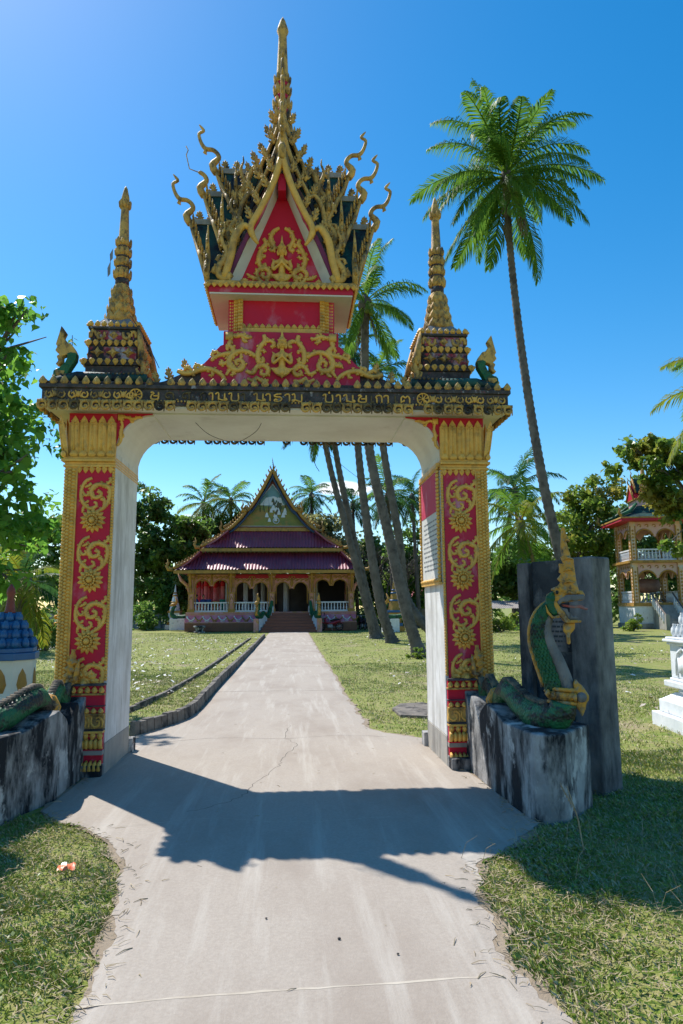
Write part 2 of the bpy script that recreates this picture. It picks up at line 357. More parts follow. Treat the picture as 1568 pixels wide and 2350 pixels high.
# pillar scroll, traced as raised strokes
SK = .00062; SO = (440, 1660)
def scroll_mb():
    b = MB()
    for pts, r in [
        ([(400, 1080), (310, 1120), (248, 1220), (228, 1340), (242, 1450), (290, 1530), (360, 1590), (430, 1600), (480, 1560), (480, 1505), (440, 1490)], 27),
        ([(290, 1540), (272, 1600), (262, 1675)], 20),
        ([(250, 1300), (290, 1375), (340, 1365), (352, 1325), (322, 1312)], 19),
        ([(285, 1235), (340, 1215), (382, 1185), (365, 1160)], 19),
        ([(285, 1500), (340, 1490), (350, 1455)], 17),
        ([(490, 1655), (590, 1600), (665, 1500), (695, 1375), (690, 1270), (640, 1215), (560, 1190), (465, 1200), (402, 1270), (392, 1345), (425, 1400), (490, 1418), (545, 1385), (552, 1330), (512, 1305), (495, 1332)], 32),
        ([(650, 1245), (640, 1185), (690, 1140), (702, 1085), (682, 1070)], 24),
        ([(600, 1580), (620, 1490), (590, 1435), (545, 1448)], 24),
        ([(690, 1300), (720, 1240), (705, 1215)], 18)]:
        relief(b, px(pts, SO, SK), r*SK*1.3, 0, None, 3, 6, .85, (.75, 1, .5))
    return b
SCROLL = scroll_mb().mesh('scroll_ornament', 'gold', True)
def petal_poly(w, h): return [(-w*.3, 0), (-w*.5, h*.35), (-w*.28, h*.72), (0, h), (w*.28, h*.72), (w*.5, h*.35), (w*.3, 0)]
def domed(b, poly, d, M=None, y=0):
    """polygon raised to a ridge: low pyramid-like relief facing -y"""
    n = len(poly); cx = sum(p[0] for p in poly)/n; cz = sum(p[1] for p in poly)/n
    v = [(a, y, c) for a, c in poly]+[(cx+(a-cx)*.55, y-d, cz+(c-cz)*.55) for a, c in poly]
    f = [(i, (i+1) % n, (i+1) % n+n, i+n) for i in range(n)]+[tuple(range(n, 2*n))]
    b.add(v, f, M)
def rosette_mb(r=.134, half=False):
    b = MB()
    for lay, (n, r0, r1, wd, dp, ph) in enumerate(((14, .4*r, r, .52*r, .022, 0), (12, .42*r, .78*r, .40*r, .045, .2))):
        for i in range(n):
            a = 2*PI*i/n+ph
            if half and math.cos(a) < -.05: continue
            domed(b, petal_poly(wd*.8, r1-r0), dp, RY(a) @ T(0, 0, r0))
    if not half:
        for i in range(14):
            a = 2*PI*i/14; b.ball((math.sin(a)*r*.38, -.045, math.cos(a)*r*.38), (r*.1, .018, r*.1), 6, 4)
    b.ball((0, -.03, 0), (r*.27, .04, r*.27), 10, 6); b.ball((0, -.004, 0), (r*.46, .03, r*.46), 12, 4)
    return b
ROS = rosette_mb().mesh('rosette', 'gold', True); ROSH = rosette_mb(.15, True).mesh('rosette', 'gold', True)
def lotus_mb(w, h, d=.02):        # upright lotus crest tooth
    b = MB(); domed(b, petal_poly(w, h), d); b.v += []
    domed(b, [(p[0], p[1]) for p in petal_poly(w*.5, h*.55)], d*.8, T(0, -d*.9, h*.04))
    domed(b, petal_poly(w, h), -d); return b
def flame_mb(h, w):               # leafy flame with side lobes (akroterion, crocket)
    b = MB()
    b.tube([(0, 0, 0), (w*.12, 0, h*.3), (-w*.1, 0, h*.62), (w*.06, 0, h*.85), (0, 0, h)], [w*.26, w*.30, w*.22, w*.12, .002], 6, True, .55, up=(0, -1, 0))
    for s, z, l in ((1, .16, .55), (-1, .12, .55), (1, .42, .42), (-1, .40, .42), (1, .62, .28), (-1, .64, .26)):
        b.tube([(s*w*.1, 0, h*z), (s*w*l*.75, -.004, h*(z+.05)), (s*w*l, 0, h*(z+.16)), (s*w*l*.7, 0, h*(z+.22))], [w*.13, w*.15, w*.11, w*.03], 5, True, .6, up=(0, -1, 0))
    return b
def pendant_mb(s=1.):             # comma-shaped hanging scroll of the fringe
    b = MB()
    relief(b, [(.018, .085), (-.02, .075), (-.034, .045), (-.022, .012), (.006, .008), (.022, .028), (.006, .042), (-.004, .03)], .0145, 0, None, 2, 5, 1.1, (.9, 1, .6), False)
    relief(b, [(.01, .085), (.03, .06), (.036, .03), (.036, -.012)], .010, 0, None, 2, 5, 1.0, (.9, 1, .4), False)
    b.box(-.042, .044, -.006, .012, .066, .095)
    return b
def rope(b, p0, p1, r, step=.03, n=5):
    p0 = Vector(p0); p1 = Vector(p1); d = p1-p0; m = max(2, int(d.length/step))
    for i in range(m):
        c = p0+d*((i+.5)/m); b.ball(c, (r, r, r*1.0), n, 3)
def praying_figure(parent, x, y, z, h, material='gold'):
    """half figure with joined palms rising from a lotus skirt: one remeshed body"""
    b = MB(); k = h/.64
    def q(a, c, d=0): return (x+a*k, y+d*k, z+c*k)
    b.ball(q(0, .395, -.035), (.042*k, .042*k, .052*k), 12, 8)                          # head
    b.lathe([(.05*k, 0), (.048*k, .02*k), (.036*k, .04*k), (.022*k, .06*k), (.014*k, .10*k), (.004*k, .175*k)], 10, q(0, .425, -.035))
    for s in (-1, 1):
        b.tube([q(s*.044, .42, -.02), q(s*.052, .385, -.02), q(s*.042, .345, -.02)], [.010*k, .013*k, .008*k], 6)   # long ears
        b.tube([q(s*.035, .43, -.06), q(s*.07, .455, -.04)], [.008*k, .003*k], 5)
    b.tube([q(0, .36, -.02), q(0, .31, -.01)], [.022*k, .027*k], 8)                      # neck
    b.tube([q(0, .315, 0), q(0, .25, -.005), q(0, .19, -.005), q(0, .12, -.005), q(0, .08, 0)], [.045*k, .072*k, .058*k, .05*k, .075*k], 12, True, .72)
    b.ball(q(0, .275, 0), (.085*k, .04*k, .04*k), 10, 6)
    for s in (-1, 1):
        b.tube([q(s*.085, .285, -.005), q(s*.104, .22, -.015), q(s*.10, .165, -.035)], [.026*k, .024*k, .021*k], 8)
        b.tube([q(s*.10, .165, -.035), q(s*.055, .19, -.065), q(s*.012, .225, -.085)], [.022*k, .018*k, .013*k], 8)
        b.tube([q(s*.010, .222, -.086), q(s*.007, .26, -.088), q(s*.004, .285, -.08)], [.013*k, .012*k, .006*k], 6)   # palms
        b.tube([q(s*.09, .29, 0), q(s*.12, .32, 0)], [.016*k, .004*k], 6)                # shoulder flare
        for i, (a, c) in enumerate(((.13, .085), (.10, .05), (.055, .015))):
            b.tube([q(s*.03, .095, -.02), q(s*a*.7, c, -.035), q(s*a, c+.025, -.03)], [.03*k, .026*k, .006*k], 6)   # skirt leaves
    b.tube([q(0, .10, -.03), q(0, .04, -.05), q(0, -.015, -.035)], [.04*k, .034*k, .006*k], 8)
    b.tube([q(-.055, .115, -.01), q(0, .112, -.055), q(.055, .115, -.01)], .014*k, 6)
    o = b.build('praying_figure', material, parent, True, remesh=.0075*k)
    f = MB()                                                                            # face in relief
    for s in (-1, 1): f.ball(q(s*.017, .400, -.074), (.010*k, .006*k, .004*k), 6, 4)
    f.tube([q(0, .412, -.074), q(0, .388, -.085), q(0, .383, -.078)], [.004*k, .007*k, .005*k], 5)
    f.ball(q(0, .368, -.073), (.013*k, .006*k, .004*k), 6, 4); f.build('face', material, o, True)
    return o

# ================================================================ THE GATE
gate = thing('temple_gate', 'ornate crimson and gold arched temple gate with tiered tower and spires over the concrete path', 'gate', (0, .5, 0))
LOT_T = lotus_mb(.085, .10, .022).mesh('lotus_crest', 'gold_old', True)
PEND = pendant_mb().mesh('scroll_pendant', 'gold_old', True)
PENDB = pendant_mb().mesh('scroll_pendant', 'gold_dark', True)
TOOTH_UP = lotus_mb(.062, .07, .018).mesh('lotus_tooth', 'gold', True)
TOOTH_DN = lotus_mb(.062, .075, .018)
TOOTH_DN = MB().merge(TOOTH_DN, RX(PI) @ RZ(PI)).mesh('lotus_tooth', 'gold', True)
def capital_leaf_mb():
    b = MB(); w = .096; h = .43
    domed(b, [(-w*.42, 0), (-w*.5, .04), (-w*.46, h*.8), (-w*.3, h*.9), (0, h), (w*.3, h*.9), (w*.46, h*.8), (w*.5, .04), (w*.42, 0)], .028)
    b.tube([(0, -.028, .06), (0, -.034, h*.82)], [.010, .004], 5)
    domed(b, petal_poly(w*.95, .075), .02, T(0, -.024, -.004))
    for i in range(9):
        for s in (-1, 1): b.tube([(s*.004, -.028, .08+i*.034), (s*.034, -.018, .10+i*.034)], [.007, .003], 4)
    return b
CAPLEAF = capital_leaf_mb().mesh('capital_leaf', 'gold', True)
for s in (-1, 1):
    X = lambda a: s*a
    def bx(b, a0, a1, *r): b.box(min(X(a0), X(a1)), max(X(a0), X(a1)), *r)
    b = MB(); bx(b, 1.70, 2.17, 0, 1.0, .30, 3.62)
    pil = b.build('pillar', 'white', gate, bevel=.008)
    b = MB(); bx(b, 1.697, 2.172, -.002, 1.002, .0, .30); b.build('plinth', 'white_low', pil, bevel=.006)
    b = MB(); bx(b, 1.735, 2.075, -.014, .02, .87, 3.06); b.build('red_panel', 'crimson' if s < 0 else 'crimson_fade', pil)
    # gold borders
    b = MB(); rope(b, (X(1.716), -.012, .90), (X(1.716), -.012, 3.04), .019, .030); stuff(b.build('rope_border', 'gold', pil, True))
    b = MB(); bx(b, 2.075, 2.088, -.03, .02, .87, 3.05); b.build('edge_strip', 'gold', pil)
    b = MB()                                                       # leaf scales wrapping the outer corner
    for i in range(60):
        z = .90+i*.0355
        for k, (a, y, ang) in enumerate(((2.112, -.03, 0), (2.15, -.03, 0), (2.188, -.028, s*.78), (2.196, .01, s*1.57), (2.196, .05, s*1.57))):
            domed(b, [(-.024, .0), (-.026, .022), (0, .046), (.026, .022), (.024, 0)], .02, T(X(a), y, z+(k % 2)*.017) @ RZ(ang) @ RX(R(-14)))
    stuff(b.build('scale_band', 'gold', pil))
    b = MB(); bx(b, 2.09, 2.19, -.028, 1.02, .87, 3.05); b.build('scale_backing', 'gold', pil)
    for i in range(4): put('scroll_ornament', SCROLL, pil, T(X(1.905)+.002, -.016, 2.585-i*.607) @ SC(1.0, 1, .98))
    for i in range(3): put('rosette', ROS, pil, T(X(1.905), -.018, 2.50-i*.607))
    put('rosette', ROSH, pil, T(X(1.915), -.018, .875))
    for i in range(6): put('lotus_tooth', TOOTH_DN, pil, T(X(1.745+i*.063), -.02, 3.06))
    # mouldings under the capital
    for z0, z1, o in ((3.05, 3.075, .030), (3.075, 3.105, .018), (3.105, 3.135, .048), (3.135, 3.16, .03)):
        b = MB(); bx(b, 1.699, 2.17+o+.02, -o-.014, 1.0+o, z0, z1-.001); b.build('capital_moulding', 'gold', pil, bevel=.005)
    b = MB(); bx(b, 1.703, 2.185, -.03, 1.03, 3.16, 3.52); b.build('capital', 'gold', pil); b = MB(); bx(b, 1.703, 2.183, -.028, 1.028, 3.52, 3.62); b.build('capital_band', 'crimson', pil)
    for i in range(5):
        put('capital_leaf', CAPLEAF, pil, T(X(1.748+i*.092), -.032, 3.16) @ RX(R(3)))
    put('capital_leaf', CAPLEAF, pil, T(X(2.196), -.034, 3.16) @ RZ(s*R(45)) @ RX(R(11)))
    for i in range(6): put('capital_leaf', CAPLEAF, pil, T(X(2.187), .06+i*.15, 3.16) @ RZ(s*PI/2) @ RX(R(6)))
    # pedestal, a stack of carved courses in front of the pillar foot
    ped = MB(); bx(ped, 1.712, 2.10, -.05, .005, .06, .855); ped = ped.build('pedestal', 'crimson', pil)
    for z0, z1, o, m in ((.855, .878, .10, 'blackstain'), (.765, .785, .078, 'gold_old'), (.655, .668, .07, 'blackstain'), (.575, .592, .085, 'gold_old'), (.445, .575, .062, 'gold_old'),
                         (.425, .445, .075, 'blackstain'), (.405, .428, .088, 'gold'), (.20, .245, .075, 'white_low'), (.245, .258, .08, 'crimson')):
        b = MB(); bx(b, 1.705, 2.11, -o, .0, z0, z1-.0015); b.build('course', m, ped, bevel=.004)
    for i in range(5):
        x = X(1.735+i*.068)
        put('lotus_tooth', TOOTH_UP, ped, T(x, -.066, .785)); put('lotus_tooth', TOOTH_UP, ped, T(x, -.070, .592) @ SC(1, 1, .8))
        put('lotus_tooth', TOOTH_DN, ped, T(x, -.07, .408))
    b = MB()
    for i in range(9):
        x = X(1.725+i*.043)
        q = MB(); q.tube([(x, -.05, .262), (x, -.095, .285), (x, -.10, .325), (x, -.06, .352)], [.02, .024, .024, .012], 6); q.build('petal', 'gold', ped, True)
        q = MB(); q.tube([(x, -.06, .06), (x, -.108, .075), (x, -.10, .12), (x, -.06, .145)], [.02, .026, .022, .012], 6); q.build('petal', 'gold', ped, True)
    b = MB()
    for i in range(3):
        b = MB(); c = X(1.77+i*.13); relief(b, [(c-.05, .555), (c-.055, .50), (c-.02, .465), (c+.02, .48), (c+.02, .52), (c-.005, .52)], .011, -.063)
        relief(b, [(c+.05, .46), (c+.055, .52), (c+.02, .555), (c-.01, .545)], .010, -.063); b.build('carved_scroll', 'gold', ped, True)
    b = MB(); bx(b, 1.70, 2.05, -.20 if s > 0 else -.12, -.003, .0, .115); b.build('step_block', 'concrete_dark', ped, bevel=.01)
    b = MB(); bx(b, 1.655, 1.90, 1.003, 1.16, 0, .16); b.build('step_block', 'concrete_dark', ped, bevel=.01)
    # corner bracket of the arch, white below, crimson spandrel in front
    arc = [(X(1.702-.372*(1-math.sin(t))-.0), 3.19+.415*(1-math.cos(t))) for t in [PI/2*i/8 for i in range(9)]]
    arc = [(X(1.33+.372*math.cos(t)), 3.19+.415*math.sin(t)) for t in [PI/2*i/8 for i in range(9)]]
    b = MB(); b.prism(arc+[(X(1.32), 3.64), (X(1.705), 3.64)], .003, .997); b.build('arch_bracket', 'soffit', pil)
    arc2 = [(X(1.345+.372*math.cos(t)), 3.205+.415*math.sin(t)) for t in [PI/2*i/8 for i in range(9)]]
    b = MB(); b.prism(arc2+[(X(1.338), 3.63), (X(1.704), 3.63)], -.012, .01); sp = b.build('spandrel', 'crimson', pil)
    b = MB()
    relief(b, [(X(1.69), 3.28), (X(1.655), 3.34), (X(1.66), 3.42), (X(1.645), 3.50), (X(1.665), 3.57)], .020, -.02)
    relief(b, [(X(1.68), 3.58), (X(1.60), 3.585), (X(1.54), 3.565), (X(1.49), 3.585), (X(1.44), 3.58)], .018, -.02)
    relief(b, [(X(1.655), 3.36), (X(1.63), 3.38), (X(1.635), 3.41)], .012, -.02); relief(b, [(X(1.57), 3.57), (X(1.55), 3.535), (X(1.525), 3.54)], .012, -.02)
    b.box(min(X(1.69), X(1.63)), max(X(1.69), X(1.63)), -.035, -.01, 3.55, 3.61)
    b.build('corner_scroll', 'gold', sp, True)
    if s > 0:                                                       # framed donors' plaque on the right jamb
        b = MB(); b.box(1.676, 1.699, .05, .95, 1.90, 3.06); pq = b.build('plaque', 'paper', pil)
        b = MB(); b.box(1.672, 1.6755, .06, .94, 2.62, 3.05); b.build('plaque_heading', 'crimson_fade', pq)
        b = MB()
        for r_ in range(11):
            y = .12
            while y < .82:
                l = random.uniform(.05, .16); b.box(1.6735, 1.6755, y, min(.86, y+l), 2.53-r_*.053, 2.545-r_*.053); y += l+.03
        stuff(b.build('inscription', 'grey_tin', pq))
        b = MB()
        for z in (1.88, 3.08): rope(b, (1.672, .02, z), (1.672, .98, z), .024, .04)
        for y in (.02, .98): rope(b, (1.672, y, 1.86), (1.672, y, 3.10), .024, .04)
        stuff(b.build('plaque_frame', 'gold', pq, True))
        b = MB(); b.box(1.66, 1.698, .0, 1.0, 3.09, 3.13); b.build('plaque_moulding', 'gold', pq); b = MB(); b.box(1.665, 1.698, 0, 1.0, 1.835, 1.86); b.build('plaque_moulding', 'gold', pq)
# beam and entablature
b = MB(); b.box(-2.21, 2.21, .0, 1.0, 3.625, 3.70); beam = b.build('beam', 'soffit', gate)
b = MB(); b.box(-2.40, 2.40, -.185, 1.185, 3.655, 3.70); b.box(-2.40, 2.40, -.185, -.001, 3.64, 3.656); b.box(-2.40, 2.40, 1.001, 1.185, 3.64, 3.656)
b.build('eave_soffit', 'soffit', beam)
b = MB(); b.box(-2.43, 2.43, -.215, 1.215, 3.66, 3.70); b.box(-2.415, 2.415, -.20, 1.20, 3.70, 3.835); b.box(-2.44, 2.44, -.225, 1.225, 3.835, 3.875); b.box(-2.40, 2.40, -.18, 1.18, 3.875, 3.92)
ent = b.build('entablature', 'blackstain', gate, bevel=.006)
b = MB(); rope(b, (-2.43, -.222, 3.705), (2.43, -.222, 3.705), .0125, .034); rope(b, (-2.432, -.2, 3.705), (-2.432, 1.2, 3.705), .0125, .034); rope(b, (2.432, -.2, 3.705), (2.432, 1.2, 3.705), .0125, .034)
stuff(b.build('bead_moulding', 'gold_old', ent, True))
nT = 46
for i in range(nT):
    x = -2.41+4.82*i/(nT-1)
    if i not in (11, 29): put('lotus_crest', LOT_T, ent, T(x, -.205, 3.87) @ SC(1, 1, random.uniform(.9, 1.05)))
for s in (-1, 1):
    for i in range(11): put('lotus_crest', LOT_T, ent, T(s*2.42, -.09+i*.12, 3.87) @ RZ(s*PI/2))
nP = 46; miss = (13, 24, 36)
for i in range(nP):
    x = -2.40+4.80*i/(nP-1)
    if i in miss: continue
    put('scroll_pendant', PEND if random.random() < .62 else PENDB, ent, T(x, -.228+random.uniform(-.004, .004), 3.608) @ RY(random.uniform(-.05, .05)) @ SC(1.18, 1.1, 1.05))
    if i not in (21, 22): put('scroll_pendant', PENDB, ent, T(x, 1.222, 3.608) @ RZ(PI) @ SC(-1.15, 1, 1.05))
for s in (-1, 1):
    for i in range(12): put('scroll_pendant', PEND, ent, T(s*2.432, -.14+i*.118, 3.608) @ RZ(s*PI/2) @ SC(1.15, 1, 1.05))
# frieze: wheels, carved end panels, lettering
def wheel_mb(r=.062):
    b = MB()
    n = 20; b.tube([(math.cos(2*PI*i/n)*r, 0, math.sin(2*PI*i/n)*r) for i in range(n+1)], .0085, 5)
    for i in range(8): a = PI*i/4+.2; b.tube([(math.cos(a)*.016, -.002, math.sin(a)*.016), (math.cos(a)*r*.95, -.002, math.sin(a)*r*.95)], [.004, .0065], 4)
    b.ball((0, -.004, 0), (.018, .01, .018), 8, 4); return b
for s in (-1, 1):
    o = at(312 if s < 0 else 971, 897 if s < 0 else 905, -.206); b = MB().merge(wheel_mb(), T(o.x, -.207, 3.770)); b.build('dharma_wheel', 'gold', ent, True)
    for k, xc in enumerate((1.60, 1.83, 2.05, 2.28)):
        b = MB(); c = s*xc
        for m in (-1, 1):
            relief(b, [(c+m*.085, 3.80), (c+m*.095, 3.76), (c+m*.065, 3.735), (c+m*.035, 3.755), (c+m*.05, 3.79), (c+m*.07, 3.775)], .011, -.206)
            relief(b, [(c+m*.03, 3.81), (c+m*.015, 3.775), (c+m*.03, 3.735)], .009, -.206)
        b.ball((c, -.206, 3.772), (.026, .018, .034), 8, 5)
        b.build('carved_panel', 'gold_old' if k % 2 else 'gold', ent, True)
for s in (-1, 1):
    for i in range(3):
        b = MB(); M_ = T(s*2.418, .1+i*.4, 0) @ RZ(s*PI/2)
        relief(b, [(-.12, 3.80), (-.13, 3.745), (-.05, 3.73), (0, 3.77), (.05, 3.80), (.13, 3.79), (.12, 3.735)], .012, 0, M_); b.ball((0, 0, 3.77), (.03, .02, .03), 8, 5, M_)
        b.build('carved_panel', 'gold_old', ent, True)
GL = {'n': [[(-.06, .80), (.06, .97), (.22, .93), (.22, .06)], [(.22, .22), (.48, .10), (.74, .06), (.92, .12), (.86, .28), (.74, .22)], [(.74, .97), (.74, .08)]],
      'b': [[(-.06, .82), (.04, .97), (.2, .93), (.2, .06), (.76, .06), (.76, .97)]],
      'm': [[(0, .84), (.08, .97), (.22, .92), (.22, .2), (.10, .03), (0, .14), (.22, .24), (.5, .10), (.78, .06), (.78, .97)]],
      'a': [[(0, .72), (.10, .94), (.34, .95), (.42, .75), (.42, .0)]],
      'r': [[(.72, .98), (.35, .95), (.06, .80), (.15, .62), (.55, .58), (.76, .40), (.62, .06), (.2, .0), (.04, .16), (.2, .3), (.36, .18)]],
      'y': [[(.04, .86), (.18, .97), (.34, .82), (.12, .58), (.08, .2), (.22, .05), (.6, .05), (.76, .2), (.76, .97)], [(.3, .5), (.7, .5)]],
      'd': [[(.36, .42), (.48, .30), (.32, .24), (.14, .40), (.10, .70), (.34, .95), (.66, .92), (.80, .64), (.80, 0)]],
      'k': [[(.14, 0), (.14, .55), (.02, .72), (.26, .96), (.6, .95), (.76, .7), (.76, 0)]],
      'e': [[(.16, .97), (.16, .14), (.26, .02), (.38, .12), (.28, .24)]],
      't': [[(.10, 0), (.10, .66), (.26, .92), (.44, .70), (.6, .93), (.80, .66), (.80, 0)], [(.10, .2), (.34, .28), (.3, .44)]],
      's': [[(.36, .42), (.46, .30), (.3, .24), (.12, .40), (.10, .70), (.34, .93), (.66, .90), (.78, .64), (.78, 0)], [(.62, .92), (.95, 1.02)]],
      '.': [[(.05, .04), (.05, .10)]], ':': [[(.05, .04), (.05, .12)], [(.05, .4), (.05, .5)]], "'": [[(.1, 1.1), (.1, 1.35)]]}
# (glyph, start, width, worn?) along the frieze, read from the photograph
TXT = [('y', 55, 57, 0), ('d', 130, 60, 1), ('.', 198, 20, 0), ('s', 222, 50, 1), (':', 282, 15, 1), ('k', 318, 46, 1), ('a', 364, 48, 0), ('n', 402, 62, 0), ('b', 472, 62, 0), ('a', 534, 44, 1),
       ('n', 604, 62, 0), ('a', 664, 54, 0), ('r', 706, 56, 0), ('a', 764, 60, 0), ('m', 802, 66, 0), ('.', 895, 25, 0), ('b', 968, 62, 0), ("'", 992, 60, 0), ('a', 1034, 54, 0), ('n', 1076, 64, 0),
       ('y', 1148, 60, 0), ('e', 1212, 50, 1), ('k', 1242, 44, 0), ('a', 1284, 60, 0), ('e', 1338, 50, 1), ('t', 1370, 66, 0)]
for g, x0, wd, old in TXT:
    xa = at((560+.759*x0)/1.743, 900, -.206).x; xw = wd*.759/1.743*6.9/1567
    b = MB()
    for st in GL[g]:
        b.tube([(xa+p[0]*xw, -.207, 3.722+p[1]*.083) for p in spline(st, 3)], .0095 if g != '.' else .012, 5, True, .9, up=(0, -1, 0))
    b.build('letter', 'gold_dark' if old else 'gold', ent, True)
# roof of the entablature: low green ridges, corner serpents, end spires
def serpent_mb():
    o = (200, 440); k = .00172
    return (px([(165, 440), (166, 402), (200, 385), (232, 352), (246, 318), (240, 296), (262, 285), (300, 292), (296, 335), (262, 395), (246, 430), (252, 445)], o, k),
            px([(200, 118), (228, 158), (214, 190), (226, 205), (238, 226), (262, 232), (284, 262), (300, 295), (268, 318), (244, 300), (214, 312), (216, 345), (196, 366), (176, 362), (192, 340), (180, 312), (200, 296), (170, 276), (182, 250), (172, 236), (186, 180)], o, k))
for s in (-1, 1):
    body, head = serpent_mb()
    b = MB(); b.prism([(s*2.30+(-s)*(-1)*0+a*(1 if s < 0 else -1), 4.0+c) for a, c in body], -.08, .02)
    c_ = b.build('corner_serpent', 'naga_green', gate, bevel=.012)
    b = MB(); b.prism([(s*2.30+a*(1 if s < 0 else -1), 4.0+c) for a, c in head], -.075, .015); b.build('serpent_head', 'gold_old', c_, bevel=.008)
    b = MB(); b.tube([(s*(2.30-.05), -.03, 4.02), (s*2.33, -.03, 4.04), (s*2.36, -.03, 4.0)], [.07, .06, .03], 7); b.build('serpent_collar', 'gold_old', c_, True)
    b = MB()
    for i in range(3): b.tube([(s*2.32, -.12+i*.06, 3.925), (s*2.1, -.10+i*.1, 3.99-i*.0), (s*1.40, -.08+i*.1, 3.985)], [.05, .055, .05], 6)
    rdg = b.build('ridge_tiles', 'roof_green', gate, True)
    b = MB(); rope(b, (s*2.28, -.13, 3.995), (s*1.42, -.11, 4.035), .018, .045); stuff(b.build('ridge_beading', 'gold_dark', rdg, True))
    # end spire
    cx, cy = s*1.84, .5
    b = MB()
    for (h0, z0, z1, t) in ((.37, 3.92, 4.03, 0), (.33, 4.03, 4.10, 0), (.285, 4.10, 4.23, 0), (.305, 4.23, 4.30, 0), (.262, 4.30, 4.47, .0), (.272, 4.47, 4.52, 0), (.255, 4.52, 4.655, 0), (.276, 4.655, 4.685, 0)):
        b.box(cx-h0, cx+h0, cy-h0, cy+h0, z0, z1-.002)
    spb = b.build('spire_base', 'blackstain', gate, bevel=.006)
    for i in range(8):
        for z, m, hh in ((4.685, TOOTH_UP, .268), (4.525, TOOTH_DN, .279), (4.30, TOOTH_DN, .312)):
            for q in range(4):
                a = q*PI/2
                if q == 2: continue
                put('lotus_tooth', m, spb, T(cx, cy, z) @ RZ(a) @ T(-hh+.02+i*(2*hh-.04)/7, -hh, 0) @ SC(1.1, 1.1, 1.0))
    for q in (0, 1, 3):
        Mq = T(cx, cy, 0) @ RZ(q*PI/2)
        b = MB(); b.box(-.25, .25, -.272, -.26, 4.31, 4.445, Mq); b.build('painted_course', 'painted_stain', spb); b = MB(); b.box(-.22, .22, -.262, -.25, 4.535, 4.64, Mq); b.build('painted_course', 'painted_stain', spb)
        for i in (-1, 0, 1):
            b = MB(); domed(b, [(-.06, 0), (-.02, .02), (0, .06), (.02, .02), (.06, 0), (.02, -.02), (0, -.06), (-.02, -.02)], .03, Mq @ T(i*.165, -.272, 4.385) @ SC(1.3, 1, 1.1)); b.build('carved_flower', 'gold_old', spb)
        b = MB(); domed(b, [(-.05, 0), (0, .05), (.05, 0), (0, -.05)], .025, Mq @ T(0, -.263, 4.588)); b.build('carved_flower', 'gold_old', spb)
        for m in (-1, 1):
            b = MB(); relief(b, [(m*.10, 4.62), (m*.11, 4.56), (m*.16, 4.55), (m*.17, 4.60), (m*.14, 4.61)], .021, -.263, Mq); relief(b, [(m*.24, 4.56), (m*.235, 4.62), (m*.20, 4.62), (m*.19, 4.57)], .021, -.263, Mq); b.build('carved_scroll', 'gold_old', spb, True)
    for sx in (-1, 1):
        for sy in (-1, 1):
            if sx == s: continue
            b = MB().merge(flame_mb(.36, .13), T(cx+sx*.345, cy+sy*.345, 4.06) @ RZ(sx*sy*R(-35))); b.build('flame_leaf', 'gold_old', spb, True)
            b = MB()
            b.tube([(cx+sx*.33, cy+sy*.33, 4.30), (cx+sx*.30, cy+sy*.30, 4.5), (cx+sx*.26, cy+sy*.26, 4.74)], [.05, .04, .01], 5); b.build('corner_leaf', 'gold_old', spb, True)
    b = MB(); b.box(cx-.25, cx+.25, cy-.25, cy+.25, 4.685, 4.83, None, .11, .11); b.build('spire_skirt', 'grey_tin', spb)
    b = MB(); b.lathe([(.15, 4.80), (.13, 5.0), (.10, 5.25), (.074, 5.30), (.068, 5.80), (.060, 5.82), (.046, 6.18), (.045, 6.24), (.055, 6.30), (.042, 6.40), (.02, 6.50), (.004, 6.53)], 12, (cx, cy, 0), ph=.2)
    shf = b.build('spire_shaft', 'gold_old', gate, True)
    def lotus_ring(r0, r1, z, h, n, parent, m='gold', tilt=12):
        b = MB()
        for i in range(n):
            a = 2*PI*i/n+.1; domed(b, petal_poly(2*PI*r1/n*1.15, h), .02, T(cx, cy, z) @ RZ(a) @ T(0, -r0, 0) @ RX(R(tilt)))
        b.lathe([(r0*.98, z+.005), (r0*1.0, z+h*.55), (r0*.9, z+h*.6)], n, (cx, cy, 0)); b.build('lotus_ring', m, parent)
    for r0, r1, z, h in ((.15, .17, 4.80, .14), (.13, .145, 4.92, .13), (.11, .12, 5.03, .12), (.092, .10, 5.13, .13), (.078, .085, 5.36, .13), (.075, .082, 5.51, .11), (.072, .08, 5.64, .11), (.068, .075, 5.76, .11), (.046, .052, 6.24, .11)):
        lotus_ring(r0, r1, z, h, 9, shf, 'gold_old', 7)
    b = MB()
    for z0, z1, r in ((5.27, 5.36, .080), (5.49, 5.51, .078), (5.62, 5.64, .076), (5.745, 5.765, .072)): b = MB(); b.lathe([(r, z0), (r, z1)], 12, (cx, cy, 0)); b.build('dark_band', 'blackstain', shf, True)
    if s < 0:
        b = MB()
        for (a, z, h) in ((-.13, 5.55, .16), (-.15, 5.36, .2), (.05, 4.85, .12)): b.add([(cx+a, cy-.06, z), (cx+a+.035, cy-.08, z+.03), (cx+a+.03, cy-.07, z+h), (cx+a-.01, cy-.05, z+h*.6)], [(0, 1, 2, 3)])
        b.build('peeling_sheet', 'grey_tin', shf, fix=False)
